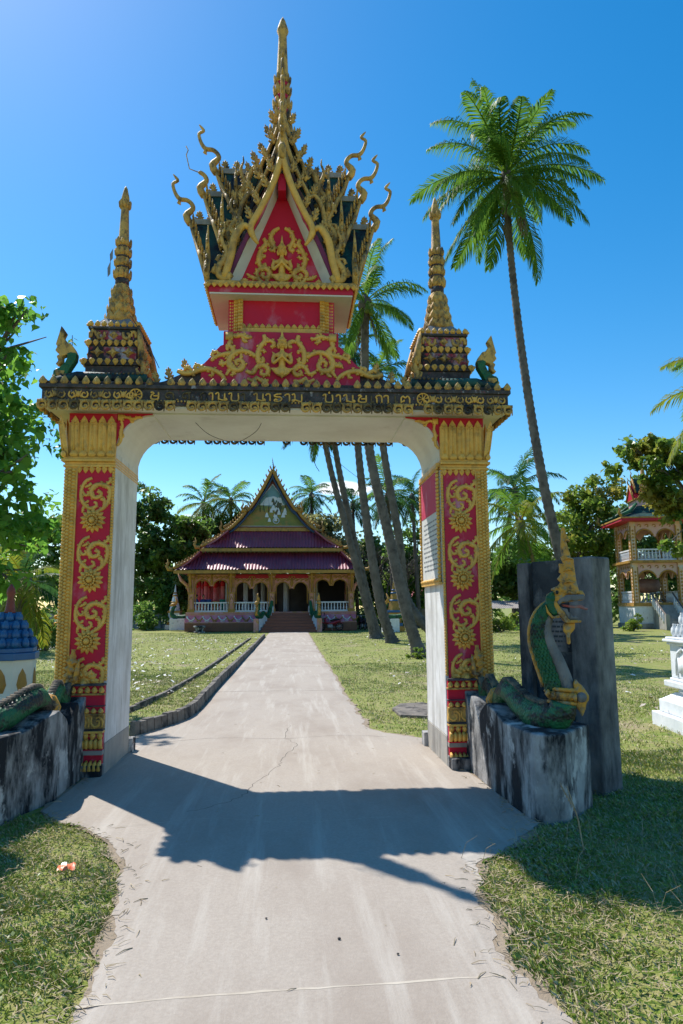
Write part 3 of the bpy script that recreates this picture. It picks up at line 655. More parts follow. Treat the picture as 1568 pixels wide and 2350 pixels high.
# pediment between spires and tower
wing = [(-1.46, 3.90), (-1.42, 3.98), (-1.25, 4.02), (-1.08, 4.10), (-.96, 4.17), (-.86, 4.17), (-.86, 4.20), (-.83, 4.215), (-.76, 4.29), (-.70, 4.37), (-.655, 4.42), (-.625, 4.43), (-.625, 4.585)]
b = MB(); b.prism([p for p in wing if p[0] > -.87]+[(-p[0], p[1]) for p in wing[::-1] if p[0] > -.87]+[(.86, 3.9), (-.86, 3.9)], .05, .95); pdm = b.build('pediment', 'crimson_fade', gate, bevel=.008)
for s in (-1, 1):
    b = MB(); b.prism([(s*a, c) for a, c in wing[:5]]+[(s*.862, 4.165), (s*.862, 3.90)], .08, .92); wg = b.build('pediment_wing', 'blackstain', pdm, bevel=.01)
    for i, (a, z, h) in enumerate(((1.34, 4.0, .15), (1.20, 4.04, .16), (1.03, 4.12, .18))):
        b = MB().merge(flame_mb(h, .085), T(s*a, .12, z) @ RY(s*R(8))); b.build('flame_leaf', 'gold_old', wg, True)
    b = MB()
    k = .00143*1.0; o = (783, 1040)
    def st(pts, r): relief(b, [(s*-(a-783)*-.00143*1.0 if False else s*(783-a)*.00143, 4.03+(875-c)*.00143) for a, c in pts], r*1.2, .045)
    st([(10, 810), (60, 830), (120, 825), (170, 800), (230, 790), (300, 810), (350, 850), (360, 880)], .028)
    st([(60, 800), (80, 780), (110, 800), (100, 825)], .018); st([(150, 810), (140, 770), (170, 765), (180, 790)], .018); st([(260, 800), (270, 840), (240, 840)], .016)
    st([(370, 840), (400, 795), (430, 800), (425, 830), (400, 835)], .020)
    st([(590, 690), (550, 660), (490, 645), (430, 665), (395, 710), (395, 760), (430, 795), (480, 790), (500, 750), (475, 715), (440, 730), (455, 760)], .030)
    st([(400, 730), (360, 745), (325, 750), (345, 720)], .022)
    st([(480, 660), (480, 700), (460, 715)], .016)
    st([(385, 520), (400, 560), (390, 600), (420, 630), (410, 665), (370, 670), (330, 680), (280, 700), (260, 730)], .026)
    st([(280, 700), (265, 670), (300, 655), (310, 680)], .018); st([(400, 600), (375, 620), (380, 645)], .016)
    st([(400, 520), (440, 530), (480, 520), (530, 540), (560, 530)], .024); st([(490, 525), (500, 565), (530, 570)], .018); st([(500, 520), (510, 500)], .014)
    st([(650, 515), (660, 560), (625, 610), (605, 680), (620, 740), (650, 720), (640, 690)], .027)
    st([(660, 570), (700, 560), (730, 580), (725, 605), (700, 605)], .022); st([(620, 640), (655, 640), (650, 660)], .016)
    st([(520, 800), (570, 820), (600, 770), (650, 755), (690, 790), (670, 830), (630, 820), (640, 790)], .026)
    st([(530, 860), (580, 880), (600, 840)], .02); st([(600, 850), (640, 880), (690, 870)], .022)
    b.box(min(s*.60, s*.52), max(s*.60, s*.52), .02, .05, 4.48, 4.56)
    b.build('scroll_relief', 'gold', pdm, True)
praying_figure(pdm, 0.01, .03, 4.055, .60)
# tower body
b = MB(); b.box(-.585, .585, .15, .85, 4.58, 5.0); tw = b.build('tower_body', 'crimson', gate)
for s in (-1, 1):
    b = MB()
    for k, (a, y) in enumerate(((.475, .115), (.525, .14), (.575, .165))):
        b.box(min(s*a, s*(a-.05)), max(s*a, s*(a-.05)), y, y+.1, 4.585, 4.985-.0*k)
        rope(b, (s*(a-.012), y-.005, 4.60), (s*(a-.012), y-.005, 4.97), .018, .034); rope(b, (s*(a-.036), y-.005, 4.60), (s*(a-.036), y-.005, 4.97), .016, .034)
    b.build('pilaster', 'gold', tw)
for i in range(13): put('lotus_tooth', TOOTH_UP, tw, T(-.42+i*.07, .14, 4.655) @ SC(1.1, 1, .9))
b = MB(); b.box(-.45, .45, .105, .15, 4.60, 4.655); b.build('string_course', 'gold', tw, bevel=.008)
b = MB(); b.box(-.78, .78, -.005, 1.005, 4.985, 5.002); slab = b.build('tower_eave', 'soffit', gate)
b = MB(); b.box(-.785, .785, -.012, 1.012, 5.002, 5.075); b.build('eave_fascia', 'crimson_fade', slab)
b = MB(); b.box(-.815, .815, -.045, 1.045, 5.075, 5.125); b.build('eave_cornice', 'gold_old', slab, bevel=.006)
for i in range(25): put('lotus_tooth', TOOTH_DN, slab, T(-.79+i*.0658, -.042, 5.10) @ SC(1.02, 1, .8))
for s in (-1, 1):
    for i in range(16): put('lotus_tooth', TOOTH_DN, slab, T(s*.812, -.01+i*.068, 5.10) @ RZ(s*PI/2) @ SC(1.02, 1, .8))
# gables on four sides, three tiers each; local frame: u along the face, outward -y
CROCK = flame_mb(.145, .10).mesh('crocket', 'gold_old', True)
FIN_W = [0, .037, -.016, -.005, .037, .10, .144, .165, .122, .144, .165]; FIN_Z = [0, .096, .18, .245, .288, .30, .373, .48, .52, .565, .597]
FIN_R = [.040, .044, .031, .025, .025, .025, .021, .019, .017, .014, .005]
def finial_mb(sc=1., rebar=False):
    b = MB()
    p = spline([(0, -a*sc*1.25, z*sc) for a, z in zip(FIN_W, FIN_Z)], 3); r = [q[0]*sc for q in spline([(x_,) for x_ in FIN_R], 3)]
    if rebar: p = p[:14]; r = r[:13]+[.012]
    b.tube(p, r, 7, up=(1, 0, 0))
    if rebar: b.tube([p[-1], (0, -.17*sc, .33*sc), (0, -.21*sc, .50*sc), (0, -.19*sc, .56*sc), (0, -.215*sc, .61*sc)], .006, 5)
    else: b.tube([(0, -.12*sc, .30*sc), (0, -.135*sc, .25*sc), (0, -.115*sc, .225*sc)], [.02*sc, .022*sc, .004], 6)
    return b
FIN = finial_mb(1.05).mesh('roof_finial', 'gold_old', True); FINB = finial_mb(1.05, True).mesh('roof_finial', 'gold_old', True)
def foot_flame_mb():
    b = MB()
    relief(b, [(.10, .02), (.05, -.03), (-.01, -.01), (-.03, .06), (.0, .13), (.05, .20), (.05, .27), (.015, .34), (.0, .42), (.03, .50), (.025, .57)], .034, 0, None, 3, 7, .9, (1, 1, .15))
    relief(b, [(.03, .20), (-.02, .21), (-.04, .17), (-.015, .15)], .018); relief(b, [(.0, .10), (-.06, .09), (-.08, .04), (-.05, .02)], .02)
    relief(b, [(.02, .36), (-.03, .38), (-.03, .34)], .015); relief(b, [(.03, .30), (.075, .33), (.06, .37)], .014)
    return b
FLAME = foot_flame_mb().mesh('foot_flame', 'gold_old', True)
def gable_tier(q, tier, hw, zf, za, wf, wa, back, main):
    """q quarter turn, hw half width at foot, zf/za foot and apex height, wf/wa outward distance of foot and apex"""
    M_ = T(0, .5, 0) @ RZ(q*PI/2)
    H = za-zf
    half = [(0, za), (hw*.16, za-H*.22), (hw*.40, za-H*.46), (hw*.62, za-H*.62), (hw*.80, za-H*.80), (hw, zf)]
    prof = [(-a, z) for a, z in half[::-1]]+half[1:]
    def wz(z): return -(wf+(wa-wf)*(z-zf)/H)
    # roof shell, thin, running back to the tower core
    b = MB(); n = len(prof); th = .03
    v = [(a, wz(z)+.02, z) for a, z in prof]+[(a, -back, z) for a, z in prof]+[(a*.93, wz(z)+.02, z-th*1.6) for a, z in prof]+[(a*.93, -back, z-th*1.6) for a, z in prof]
    f = [(i, i+1, n+i+1, n+i) for i in range(n-1)]+[(2*n+i, 3*n+i, 3*n+i+1, 2*n+i+1) for i in range(n-1)]+[(i, 2*n+i, 2*n+i+1, i+1) for i in range(n-1)]+[(0, n, 3*n, 2*n), (n-1, 3*n-1, 4*n-1, 2*n-1)]
    b.add(v, f, M_); g = b.build('gable', 'roof_green' if tier or q % 2 else 'roof_purple', gate)
    # tympanum
    b = MB(); ty = -(wf-.16)
    b.prism([(-hw*.76, zf), (0, za-.2), (hw*.76, zf)], ty, ty+.03, M=M_); b.build('tympanum', 'crimson', g)
    # white lining under the boards
    b = MB(); v = []; f = []
    for i, (a, z) in enumerate(prof): zz = min(z-.03, za-.205); at_ = hw*.76*(1-(zz-zf)/(za-.2-zf)); v += [(a*.95, wz(z)+.03, z-.04), (math.copysign(max(0, min(abs(a), at_)), a) if a else 0, ty-.002, zz)]
    for i in range(n-1): f.append((2*i, 2*i+1, 2*i+3, 2*i+2))
    b.add(v, f, M_); b.build('verge_lining', 'soffit', g, fix=False)
    # ridge
    b = MB(); b.box(-.025, .025, wz(za)+.03, -back, za-.03, za+.035, M_); b.build('ridge_beam', 'white_low' if q % 2 else 'gold_old', g)
    # barge boards: upper sweep with hooked end, lower sweep
    w0 = .038 if main else .025
    for s in (-1, 1):
        up = [(0, za+.02), (hw*.14, za-H*.20), (hw*.36, za-H*.42), (hw*.52, za-H*.555), (hw*.50, za-H*.63), (hw*.40, za-H*.70)]
        p = spline(up, 3); b = MB(); m = len(p)
        b.tube([(s*a, wz(z)-.005, z) for a, z in p], [w0*(1.0 if i < m*.7 else 1.0-.75*(i/m-.7)/.3) for i in range(m)], 6, True, .9, M_, up=(0, -1, 0)); 
        lo = [(hw*.56, za-H*.575), (hw*.66, za-H*.56), (hw*.80, za-H*.66), (hw*.86, za-H*.80), (hw*.97, zf+H*.02)]
        p = spline(lo, 3); b.tube([(s*a, wz(z)-.004, z) for a, z in p], [w0*.8+w0*.35*min(1, i/4) for i in range(len(p))], 6, True, .9, M_, up=(0, -1, 0))
        b.build('bargeboard', 'gold' if main else 'gold_old', g, True)
        if main:
            b = MB(); p = spline([(a*.93, z-.05) for a, z in up[:4]], 3)
            b.tube([(s*a, wz(z)-.0, z) for a, z in p], .012, 4, True, 1, M_, up=(0, -1, 0)); b.build('barge_trim', 'crimson_fade', g)
        if q != 2:
            put('foot_flame', FLAME, g, M_ @ T(s*hw*1.02, wz(zf)-.01, zf+.06) @ SC(-s*(1.1 if main else 1.0), 1.1, 1.1 if main else 1.05))
            if not main or True:
                nck = 8 if main else 7
                for i in range(nck):
                    t = .10+.80*i/(nck-1); j = t*(len(half)-1); k = int(j); e = j-k
                    a = half[k][0]*(1-e)+half[min(k+1, 5)][0]*e; z = half[k][1]*(1-e)+half[min(k+1, 5)][1]*e
                    put('crocket', CROCK, g, M_ @ T(s*(a+.05), wz(z)+.02, z+.0) @ RY(s*R(20)) @ SC(.8*random.uniform(.9, 1.1), 1.1, random.uniform(1.0, 1.35)*(1.05 if q == 0 else .95)))
    if q != 2:
        put('roof_finial', FINB if (q == 3 and tier == 1) else FIN, g, M_ @ T(0, wz(za)-.0, za-.02))
    if q == 0 and tier == 0:
        b = MB(); b.box(-.045, .045, wz(za)+.06, ty, za-.36, za-.155, M_); b.build('purlin_end', 'crimson', g, bevel=.005)
    for i in range(2):
        if q in (1, 3) : put('crocket', CROCK, g, M_ @ T(0, wz(za)+.1+i*.14, za+.03) @ RZ(PI/2) @ SC(.9))
    return g
front = None
for tier, (hw, zf, za, wf, wa, back) in enumerate(((.645, 5.13, 6.56, .50, .60, .1), (.565, 5.62, 6.98, .38, .48, .1), (.47, 6.12, 7.30, .27, .36, .0))):
    g = gable_tier(0, tier, hw, zf, za, wf, wa, back, tier == 0); gable_tier(2, tier, hw, zf, za, wf, wa, back, False)
    front = front or g
for q in (1, 3):
    for tier, (hw, zf, za, wf, wa, back) in enumerate(((.50, 5.13, 6.10, .80, 1.08, .63), (.42, 5.56, 6.46, .66, .93, .52), (.34, 5.98, 6.76, .52, .79, .36))):
        gable_tier(q, tier, hw, zf, za, wf, wa, back, False)
# core behind the gables
b = MB(); b.box(-.60, .60, .2, .80, 5.12, 5.62); b.box(-.48, .48, .27, .73, 5.62, 6.12); b.box(-.36, .36, .33, .67, 6.12, 6.7); b.box(-.11, .11, .40, .60, 6.7, 7.25); b.build('tower_core', 'roof_green', gate)
praying_figure(front, 0.0, .145, 5.18, .62)
b = MB(); kk = .001017
for s in (-1, 1):
    def st(pts, r): relief(b, [(s*(1275-a)*kk, 5.165+(1785-c)*kk) for a, c in pts], r*1.15, .155)
    st([(1245, 1100), (1190, 1130), (1160, 1180), (1150, 1250), (1180, 1310), (1190, 1350), (1160, 1370), (1140, 1345)], .026)
    st([(1075, 1230), (1095, 1285), (1055, 1350), (1025, 1430), (1020, 1510), (1050, 1570), (1095, 1555), (1085, 1520)], .027)
    st([(1045, 1390), (1090, 1370), (1100, 1345)], .018); st([(1030, 1450), (1080, 1445), (1085, 1420)], .018); st([(1100, 1300), (1130, 1300), (1140, 1330)], .018)
    st([(1010, 1680), (1000, 1630), (1040, 1590), (1100, 1585), (1145, 1625), (1130, 1680), (1080, 1690), (1055, 1655), (1085, 1635)], .028)
    st([(1265, 1750), (1190, 1785), (1110, 1775), (1040, 1730), (1005, 1670)], .028); st([(1180, 1780), (1125, 1750), (1110, 1710), (1145, 1700)], .022)
    st([(1010, 1700), (950, 1690), (890, 1650)], .022); st([(1040, 1745), (970, 1790), (890, 1780), (800, 1785)], .024); st([(920, 1780), (850, 1740), (870, 1715), (900, 1730)], .018)
b.build('mandorla_scroll', 'gold', front, True)
# central spire
cx, cy = -.012, .5
b = MB(); b.lathe([(.14, 7.10), (.11, 7.35), (.09, 7.5), (.08, 7.75), (.072, 8.0), (.072, 8.06), (.070, 8.1), (.054, 8.5), (.050, 8.62), (.074, 8.68), (.066, 8.72), (.035, 8.82), (.004, 8.88)], 12, (cx, cy, 0))
cs = b.build('central_spire', 'gold_old', gate, True)
for r0, r1, z, h in ((.125, .135, 7.22, .18), (.105, .115, 7.42, .16), (.092, .10, 7.60, .15), (.086, .094, 7.79, .14), (.08, .088, 7.95, .12)):
    lotus_ring(r0, r1, z, h, 9, cs, 'gold_old', 8)
b = MB()
for z in (7.57, 7.765, 7.94): b = MB(); b.lathe([(.094-(z-7.57)*.03, z-.05), (.094-(z-7.57)*.03, z+.01)], 12, (cx, cy, 0)); b.build('dark_band', 'crimson', cs, True)
# ================================================================ GROUND, PATH, KERB
b = MB(); n = 60
xs = [-400, -150, -70]+[-40+i*2 for i in range(41)]+[70, 150, 400]; ys = [-60, -20]+[-10+i*2 for i in range(46)]+[120, 250, 600]
v = []; f = []
for j, y in enumerate(ys):
    for i, x in enumerate(xs):
        d = max(0, min(abs(x)-2.2, 6)/6); z = -.012+.035*math.sin(x*.7+y*.23)*d*(1 if abs(x) < 60 else 0)-.02*d
        v.append((x, y, z))
nx = len(xs)
for j in range(len(ys)-1):
    for i in range(nx-1): f.append((j*nx+i, j*nx+i+1, (j+1)*nx+i+1, (j+1)*nx+i))
b.add(v, f); struct(b.build('ground', 'ground', None, True))
LEFT = [(-1.34, 41.2), (-1.36, 30), (-1.35, 20), (-1.36, 12), (-1.33, 7), (-1.30, 4.2), (-1.42, 3.3), (-1.86, 2.05), (-1.84, .2), (-1.86, -1.2), (-1.62, -1.52), (-1.38, -1.62), (-1.10, -2.05), (-.93, -2.45), (-.82, -2.95), (-.76, -3.45), (-.70, -4.1), (-.74, -5.0), (-.80, -7), (-.9, -14)]
RIGHT = [(1.14, 41.2), (1.13, 30), (1.10, 20), (1.12, 10.6), (1.10, 6), (1.14, 2.3), (1.30, 1.95), (1.74, 1.5), (1.80, .3), (1.92, -1.2), (1.95, -1.85), (1.72, -2.22), (1.28, -2.62), (1.16, -3.05), (1.18, -3.47), (1.07, -3.8), (1.20, -4.25), (1.24, -5.0), (1.28, -7), (1.3, -14)]
def edge(pts, y):
    for (x0, y0), (x1, y1) in zip(pts, pts[1:]):
        if y0 >= y >= y1: return x0+(x1-x0)*(y0-y)/(y0-y1)
    return pts[-1][0]
def wob(y, k, wild): return (math.sin(y*5.3+k)*.02+math.sin(y*13.1+k*2)*.014+math.sin(y*29+k)*.008+math.sin(y*61+k)*.006)*wild
YS = [41.2-.4*i for i in range(90)]; YS = [y for y in YS if y > 5.4]+[5.4-.05*i for i in range(390)]
v = []; f = []
for y in YS:
    wl = (.35 if y > 2 else .1 if y > -1.5 else 1.0); wr = (1.3 if y > 2 else .1 if y > -1.8 else 1.3)
    l = edge(LEFT, y)+wob(y, 1, wl); r = edge(RIGHT, y)+wob(y, 4, wr)
    for t in (0, .06, .25, .5, .75, .94, 1): v.append((l+(r-l)*t, y, .012 if 0 < t < 1 else .0035))
m = 7
for j in range(len(YS)-1):
    for i in range(m-1): f.append((j*m+i, j*m+i+1, (j+1)*m+i+1, (j+1)*m+i))
b = MB(); b.add(v, f); path = struct(b.build('path', 'path', None))
b = MB()                                                           # bare soil margins under the path edge
v = []; f = []
for y in YS:
    if y > 41: continue
    l = edge(LEFT, y)-.01-abs(wob(y*.6, 3, 1.6)); r = edge(RIGHT, y)+.015+abs(wob(y*.6, 5, 2.4))
    k = len(v); v += [(l, y, .001), (r, y, .001)]
    if k: f.append((k-2, k-1, k+1, k))
b.add(v, f); struct(b.build('soil_margin', 'soil', None, fix=False))
def ribbon(name, pts, w, z, material, parent, jit=.0, k=4):
    p = spline(pts, k); b = MB(); v = []; f = []
    for i, q in enumerate(p):
        a = p[max(0, i-1)]; c = p[min(len(p)-1, i+1)]; d = Vector((c[0]-a[0], c[1]-a[1], 0)).normalized(); nrm = Vector((-d.y, d.x, 0))
        ww = w*random.uniform(.5, 1.3); o = nrm*random.uniform(-jit, jit)
        v += [Vector((*q[:2], z))+o+nrm*ww, Vector((*q[:2], z))+o-nrm*ww]
        if i: f.append((2*i-2, 2*i-1, 2*i+1, 2*i))
    b.add(v, f); return b.build(name, material, parent, fix=False)
ribbon('slab_joint', [(-.74, -4.02), (-.2, -3.98), (.4, -3.96), (1.05, -3.93)], .007, .0128, 'joint', path, .004, 8)
ribbon('crack', [(.10, 2.6), (.05, 1.7), (.18, 1.2), (.05, .6), (-.02, .1), (-.20, -.5), (-.30, -.95), (-.55, -1.25), (-.7, -1.35)], .003, .0128, 'crack', path, .02, 8)
ribbon('crack', [(-1.5, 1.5), (-.8, 1.75), (0, 1.62), (.7, 1.75), (1.3, 1.6)], .0035, .0128, 'crack', path, .015, 8)
ribbon('crack', [(-1.2, -1.7), (-.5, -1.55), (.2, -1.7), (.9, -1.62)], .003, .0128, 'joint', path, .015, 8)
for y_ in (6.5, 12, 18.5, 26): ribbon('slab_joint', [(-1.33, y_), (-.5, y_+.05), (.4, y_-.03), (1.1, y_+.02)], .012, .0128, 'crack', path, .01, 6)
# kerbs
def kerb(pts, w, h, name, label, nseg):
    root = thing(name, label, 'kerb', (pts[0][0], pts[0][1], 0))
    p = spline([(a, c_) for a, c_ in pts], nseg)
    for i in range(len(p)-1):
        a = Vector((*p[i], 0)); c_ = Vector((*p[i+1], 0)); d = c_-a; L_ = d.length; ang = math.atan2(d.y, d.x)
        b = MB(); b.box(.004, L_-.004, -w/2+random.uniform(-.006, .006), w/2+random.uniform(-.006, .006), -.05, h+random.uniform(-.012, .012), T(a.x, a.y, 0) @ RZ(ang), .004, .01)
        b.build('kerb_stone', 'kerb', root, bevel=.008)
kerb([(-1.90, 2.08), (-1.62, 2.75), (-1.44, 3.4), (-1.40, 4.3), (-1.42, 7), (-1.42, 12), (-1.42, 20), (-1.44, 32)], .11, .17, 'kerb', 'grey weathered concrete kerb along the left of the path', 5)
kerb([(-2.55, 3.6), (-2.35, 5), (-2.20, 7.5), (-2.12, 12), (-2.10, 20), (-2.08, 30)], .09, .07, 'drain_kerb', 'low pale concrete edging running through the lawn beside the kerb', 4)
b = MB(); b.prism([(1.72, 3.2), (2.1, 3.05), (2.45, 3.3), (2.5, 4.0), (2.3, 4.5), (1.9, 4.4), (1.7, 3.9)], -.02, .03, 'z'); tag(b.build('stone_slab', 'kerb', None, bevel=.01), 'flat grey stone slab sunk in the grass beside the path', 'stone slab')

# ================================================================ NAGA BALUSTRADES
HX = (.95, -.31)                                                     # head plane direction
def naga(s, label):
    X = lambda p: (s*(p[0]+(.17*min(1, max(0, -p[1]-.9)/.6) if s < 0 else 0)), p[1], p[2])
    root = thing('naga_balustrade', label, 'balustrade', (s*2.1, -.9, 0), 'serpent balustrades flanking the gate')
    # stained wall, plan centre line with a flared rounded end; wavy top
    def topz(y):
        pts = [(0, .79), (-.12, .70), (-.2, .60), (-.3, .74), (-.42, .66), (-.52, .545), (-.62, .64), (-.8, .73), (-1.0, .70), (-1.2, .63), (-1.45, .60), (-1.62, .635), (-1.9, .64)]
        for (a, z0), (c, z1) in zip(pts, pts[1:]):
            if a >= y >= c: return z0+(z1-z0)*(a-y)/(a-c)
        return pts[-1][1]
    cl = spline([(2.06, .02), (2.06, -.5), (2.07, -1.0), (2.10, -1.36)], 14)
    v = []; f = []
    for i, (x, y) in enumerate(cl):
        a = cl[max(0, i-1)]; c = cl[min(len(cl)-1, i+1)]; d = Vector((c[0]-a[0], c[1]-a[1])).normalized(); nr = Vector((-d.y, d.x))  # towards +x side
        hwid = .175
        z = topz(y)
        L_ = Vector((x, y))-nr*hwid; R_ = Vector((x, y))+nr*hwid
        for q in (L_, R_): v += [X((q.x, q.y, -.05)), X((q.x, q.y, z))]
        if i:
            k = 4*i; f += [(k-4, k-3, k+1, k), (k-2, k, k+2, k-0) if False else (k-3, k-1, k+3, k+1), (k-2, k+2, k+3, k-1)]
    k = len(v)-4; f += [(k, k+1, k+3, k+2), (0, 2, 3, 1)]
    b = MB(); b.add(v, f); wall = b.build('wall', 'concrete_dark', root, bevel=.01)
    b = MB(); b.prism([X((a, c, 0))[:2] for a, c in ((1.90, -1.30), (1.925, -1.70), (1.96, -1.84), (2.04, -1.905), (2.19, -1.87), (2.56, -1.46), (2.42, -1.12))], -.05, .640, 'z'); b.build('wall_end', 'concrete_dark', wall, bevel=.015)
    # body
    bp = [(2.04, -.05, .93), (2.05, -.12, .80), (2.06, -.2, .715), (2.075, -.31, .85), (2.08, -.42, .79), (2.09, -.52, .66), (2.09, -.66, .76), (2.095, -.82, .84), (2.10, -.98, .82), (2.12, -1.18, .75), (2.15, -1.36, .705), (2.20, -1.52, .705), (2.26, -1.62, .75), (2.285, -1.64, .84)]
    br = [.03, .045, .062, .068, .075, .085, .092, .10, .105, .112, .12, .12, .115, .10]
    q = spline([(*p, r) for p, r in zip(bp, br)], 5)
    b = MB(); b.tube([X(p[:3]) for p in q], [p[3] for p in q], 14); b.build('body', 'naga_body', root, True)
    b = MB()                                                        # segmented ridge along the back
    for i, p in enumerate(q[4:56]):
        b.tube([X((p[0]-.035, p[1], p[2]+p[3]*.9)), X((p[0]+.03, p[1], p[2]+p[3]*.96))], [.034, .03], 6)
    b.build('back_ridge', 'naga_back', root, True)
    b = MB(); b.tube([X((2.00, -.56, .63)), X((1.985, -.57, .72)), X((2.03, -.58, .80)), X((2.10, -.58, .83))], [.018, .035, .04, .03], 7)
    b.tube([X((2.02, -.60, .66)), X((1.99, -.61, .74)), X((2.05, -.62, .82))], [.012, .03, .02], 6); b.build('body_band', 'naga_gold', root, True)
    # tail flame against the pillar
    b = MB()
    tp = [(2.04, -.07, .86), (2.05, -.075, .95), (2.035, -.08, 1.03), (2.02, -.085, 1.12), (2.015, -.085, 1.21)]
    b.tube([X(p) for p in spline(tp, 4)], [.045+.02*math.sin(i*1.9) if i < 14 else .02 for i in range(17)], 7); b.tube([X((2.05, -.08, .90)), X((1.98, -.09, .93)), X((1.97, -.09, 1.05)), X((1.96, -.09, 1.12))], [.03, .03, .025, .004], 6)
    b.build('tail_flame', 'naga_gold', root, True)
    # neck: scaled back and grey plated belly
    O = Vector((2.333, -1.60, 1.62)); u = Vector((HX[0], HX[1], 0)).normalized(); nn = Vector((-u.y, u.x, 0)); kk = .000814
    def HP(cx_, cy_, d=0): p = O+u*((cx_-430)*kk)+Vector((0, 0, (900-cy_)*kk))+nn*d; return X((p.x, p.y, p.z))
    nk = spline([(315, 1760, .088), (290, 1640, .088), (232, 1450, .085), (188, 1280, .080), (195, 1120, .075), (240, 1000, .07), (300, 920, .06), (350, 880, .05)], 5)
    b = MB(); b.tube([HP(a, c) for a, c, r in nk], [r*.76 for *_, r in nk], 14); b.build('neck', 'naga_green', root, True)
    bl = spline([(440, 1740, .066), (420, 1650, .066), (360, 1470, .062), (285, 1300, .058), (255, 1160, .052), (285, 1050, .046), (330, 1010, .03)], 5)
    b = MB(); b.tube([HP(a, c, -.012) for a, c, r in bl], [r*.85 for *_, r in bl], 10)
    for i in range(2, len(bl)-2, 4): a, c, r = bl[i]; b.tube([HP(a-10, c-3, -.012), HP(a+10, c+3, -.012)], r*.92, 10)
    b.build('belly_plates', 'naga_grey', root, True)
    b = MB(); b.tube([HP(a-r/kk*.95, c, .02) for a, c, r in nk[2:]], [.018]*(len(nk)-2), 6); b.build('dorsal_fin', 'naga_gold', root, True)
    b = MB()
    for i in range(1, len(nk)-6):                                      # overlapping scales on the near side
        a, c, r = nk[i]; a1, c1, r1 = nk[i+1]
        for j in range(-3, 3):
            t = (j+(.5 if i % 2 else 0))*.42
            P0 = Vector(HP(a+math.sin(t)*r/kk*.76, c, -math.cos(t)*r*.76)); P1 = Vector(HP(a1+math.sin(t)*r1/kk*.71, c1, -math.cos(t)*r1*.71))
            for e in (0, .5):
                c0 = P0.lerp(P1, e); b.ball(c0, (.017, .017, .019), 5, 3)
    stuff(b.build('scales', 'naga_green', root))
    def plate(name, poly, t, material, par, d=0, bev=.015, rm=0):
        b = MB(); n = len(poly); vv = [HP(a, c, d-t/2) for a, c in poly]+[HP(a, c, d+t/2) for a, c in poly]
        b.add(vv, [tuple(range(n)), tuple(range(2*n-1, n-1, -1))]+[(i, i+n, (i+1) % n+n, (i+1) % n) for i in range(n)])
        return b.build(name, material, par, bevel=bev)
    b = MB()
    hd = [(300, 870, .075), (350, 850, .085), (410, 830, .08), (480, 835, .062), (560, 835, .05), (630, 835, .04)]
    b.tube([HP(a, c) for a, c, r in hd], [r*.72 for *_, r in hd], 10)
    for sg in (-1, 1): b.ball(HP(385, 790, sg*.055), (.026, .026, .026), 8, 6); b.tube([HP(330, 760, sg*.05), HP(390, 745, sg*.065), HP(440, 770, sg*.05)], [.012, .02, .012], 6)
    b.tube([HP(600, 815), HP(640, 800)], [.05, .022], 8)
    head = b.build('head', 'naga_gold', root, True, remesh=.007)
    for sg in (-1, 1):
        b = MB(); b.ball(HP(378, 790, sg*.075), (.014, .014, .016), 8, 6); b.build('eye', 'rubber', head, True)
    plate('upper_jaw', [(375, 880), (400, 850), (470, 815), (640, 812), (636, 868), (590, 866), (550, 882), (510, 868), (470, 892), (430, 880), (400, 912), (370, 910)], .115, 'naga_grey', head, 0, .012)
    plate('tongue', [(420, 905), (540, 922), (600, 912), (672, 952), (655, 968), (590, 946), (520, 946), (430, 930)], .05, 'tongue', head, 0, .008)
    plate('lower_jaw', [(320, 860), (345, 960), (400, 1030), (440, 1085), (470, 1096), (596, 1088), (600, 1064), (480, 1058), (450, 1000), (400, 930), (370, 880)], .125, 'naga_gold', head, 0, .015)
    plate('lower_teeth', [(400, 930), (430, 945), (470, 950), (480, 990), (500, 985), (520, 1030), (545, 1022), (575, 1052), (480, 1056), (450, 1000)], .095, 'naga_grey', head, 0, .008)
    plate('beard', [(430, 1098), (540, 1090), (535, 1150), (500, 1190), (485, 1210), (488, 1300), (455, 1305), (450, 1210), (420, 1170)], .06, 'naga_gold', head, 0, .012)
    plate('cheek', [(268, 830), (300, 800), (345, 770), (362, 850), (345, 905), (385, 1005), (330, 1022), (290, 970), (268, 900)], .15, 'naga_green', head, 0, .02)
    plate('cheek_fringe', [(262, 905), (290, 975), (330, 1025), (390, 1008), (395, 1040), (320, 1050), (270, 990)], .165, 'naga_gold', head, 0, .012)
    plate('crest', [(455, 132), (486, 138), (498, 200), (512, 238), (492, 268), (512, 350), (532, 448), (556, 455), (560, 560), (572, 680), (596, 802), (470, 806), (430, 850), (375, 800), (382, 735), (420, 690), (388, 652), (400, 640), (432, 600), (408, 590), (416, 555), (412, 498), (456, 505), (432, 430), (448, 425), (436, 330), (446, 240)], .075, 'naga_gold', head, 0, .02)
    for c, wd in ((800, 60), (690, 52), (570, 46), (455, 40), (270, 24)):
        for sg in (-1, 1): b = MB(); b.tube([HP(500-wd, c+12, sg*.036), HP(500, c-14, sg*.048), HP(500+wd*1.2, c+6, sg*.036)], [.006, .014, .006], 5); b.build('crest_ring', 'naga_gold', head, True)
    b = MB()
    for a, c in ((250, 1770), (300, 1780), (350, 1785), (400, 1790), (450, 1795), (500, 1800)):
        for sg in (-1, 1):
            dd = sg*.088; b.tube([HP(a, c-35, dd*.9), HP(a-12, c, dd*1.06), HP(a, c+45, dd*.9)], [.010, .024, .008], 6)
    ring = spline([(250, 1735, 0), (330, 1730, -.085), (450, 1735, -.092), (530, 1750, 0), (450, 1735, .092), (330, 1730, .085), (250, 1735, 0)], 4)
    for dz in (0, 125): b.tube([HP(a, c+dz, d) for a, c, d in ring], .017, 6)
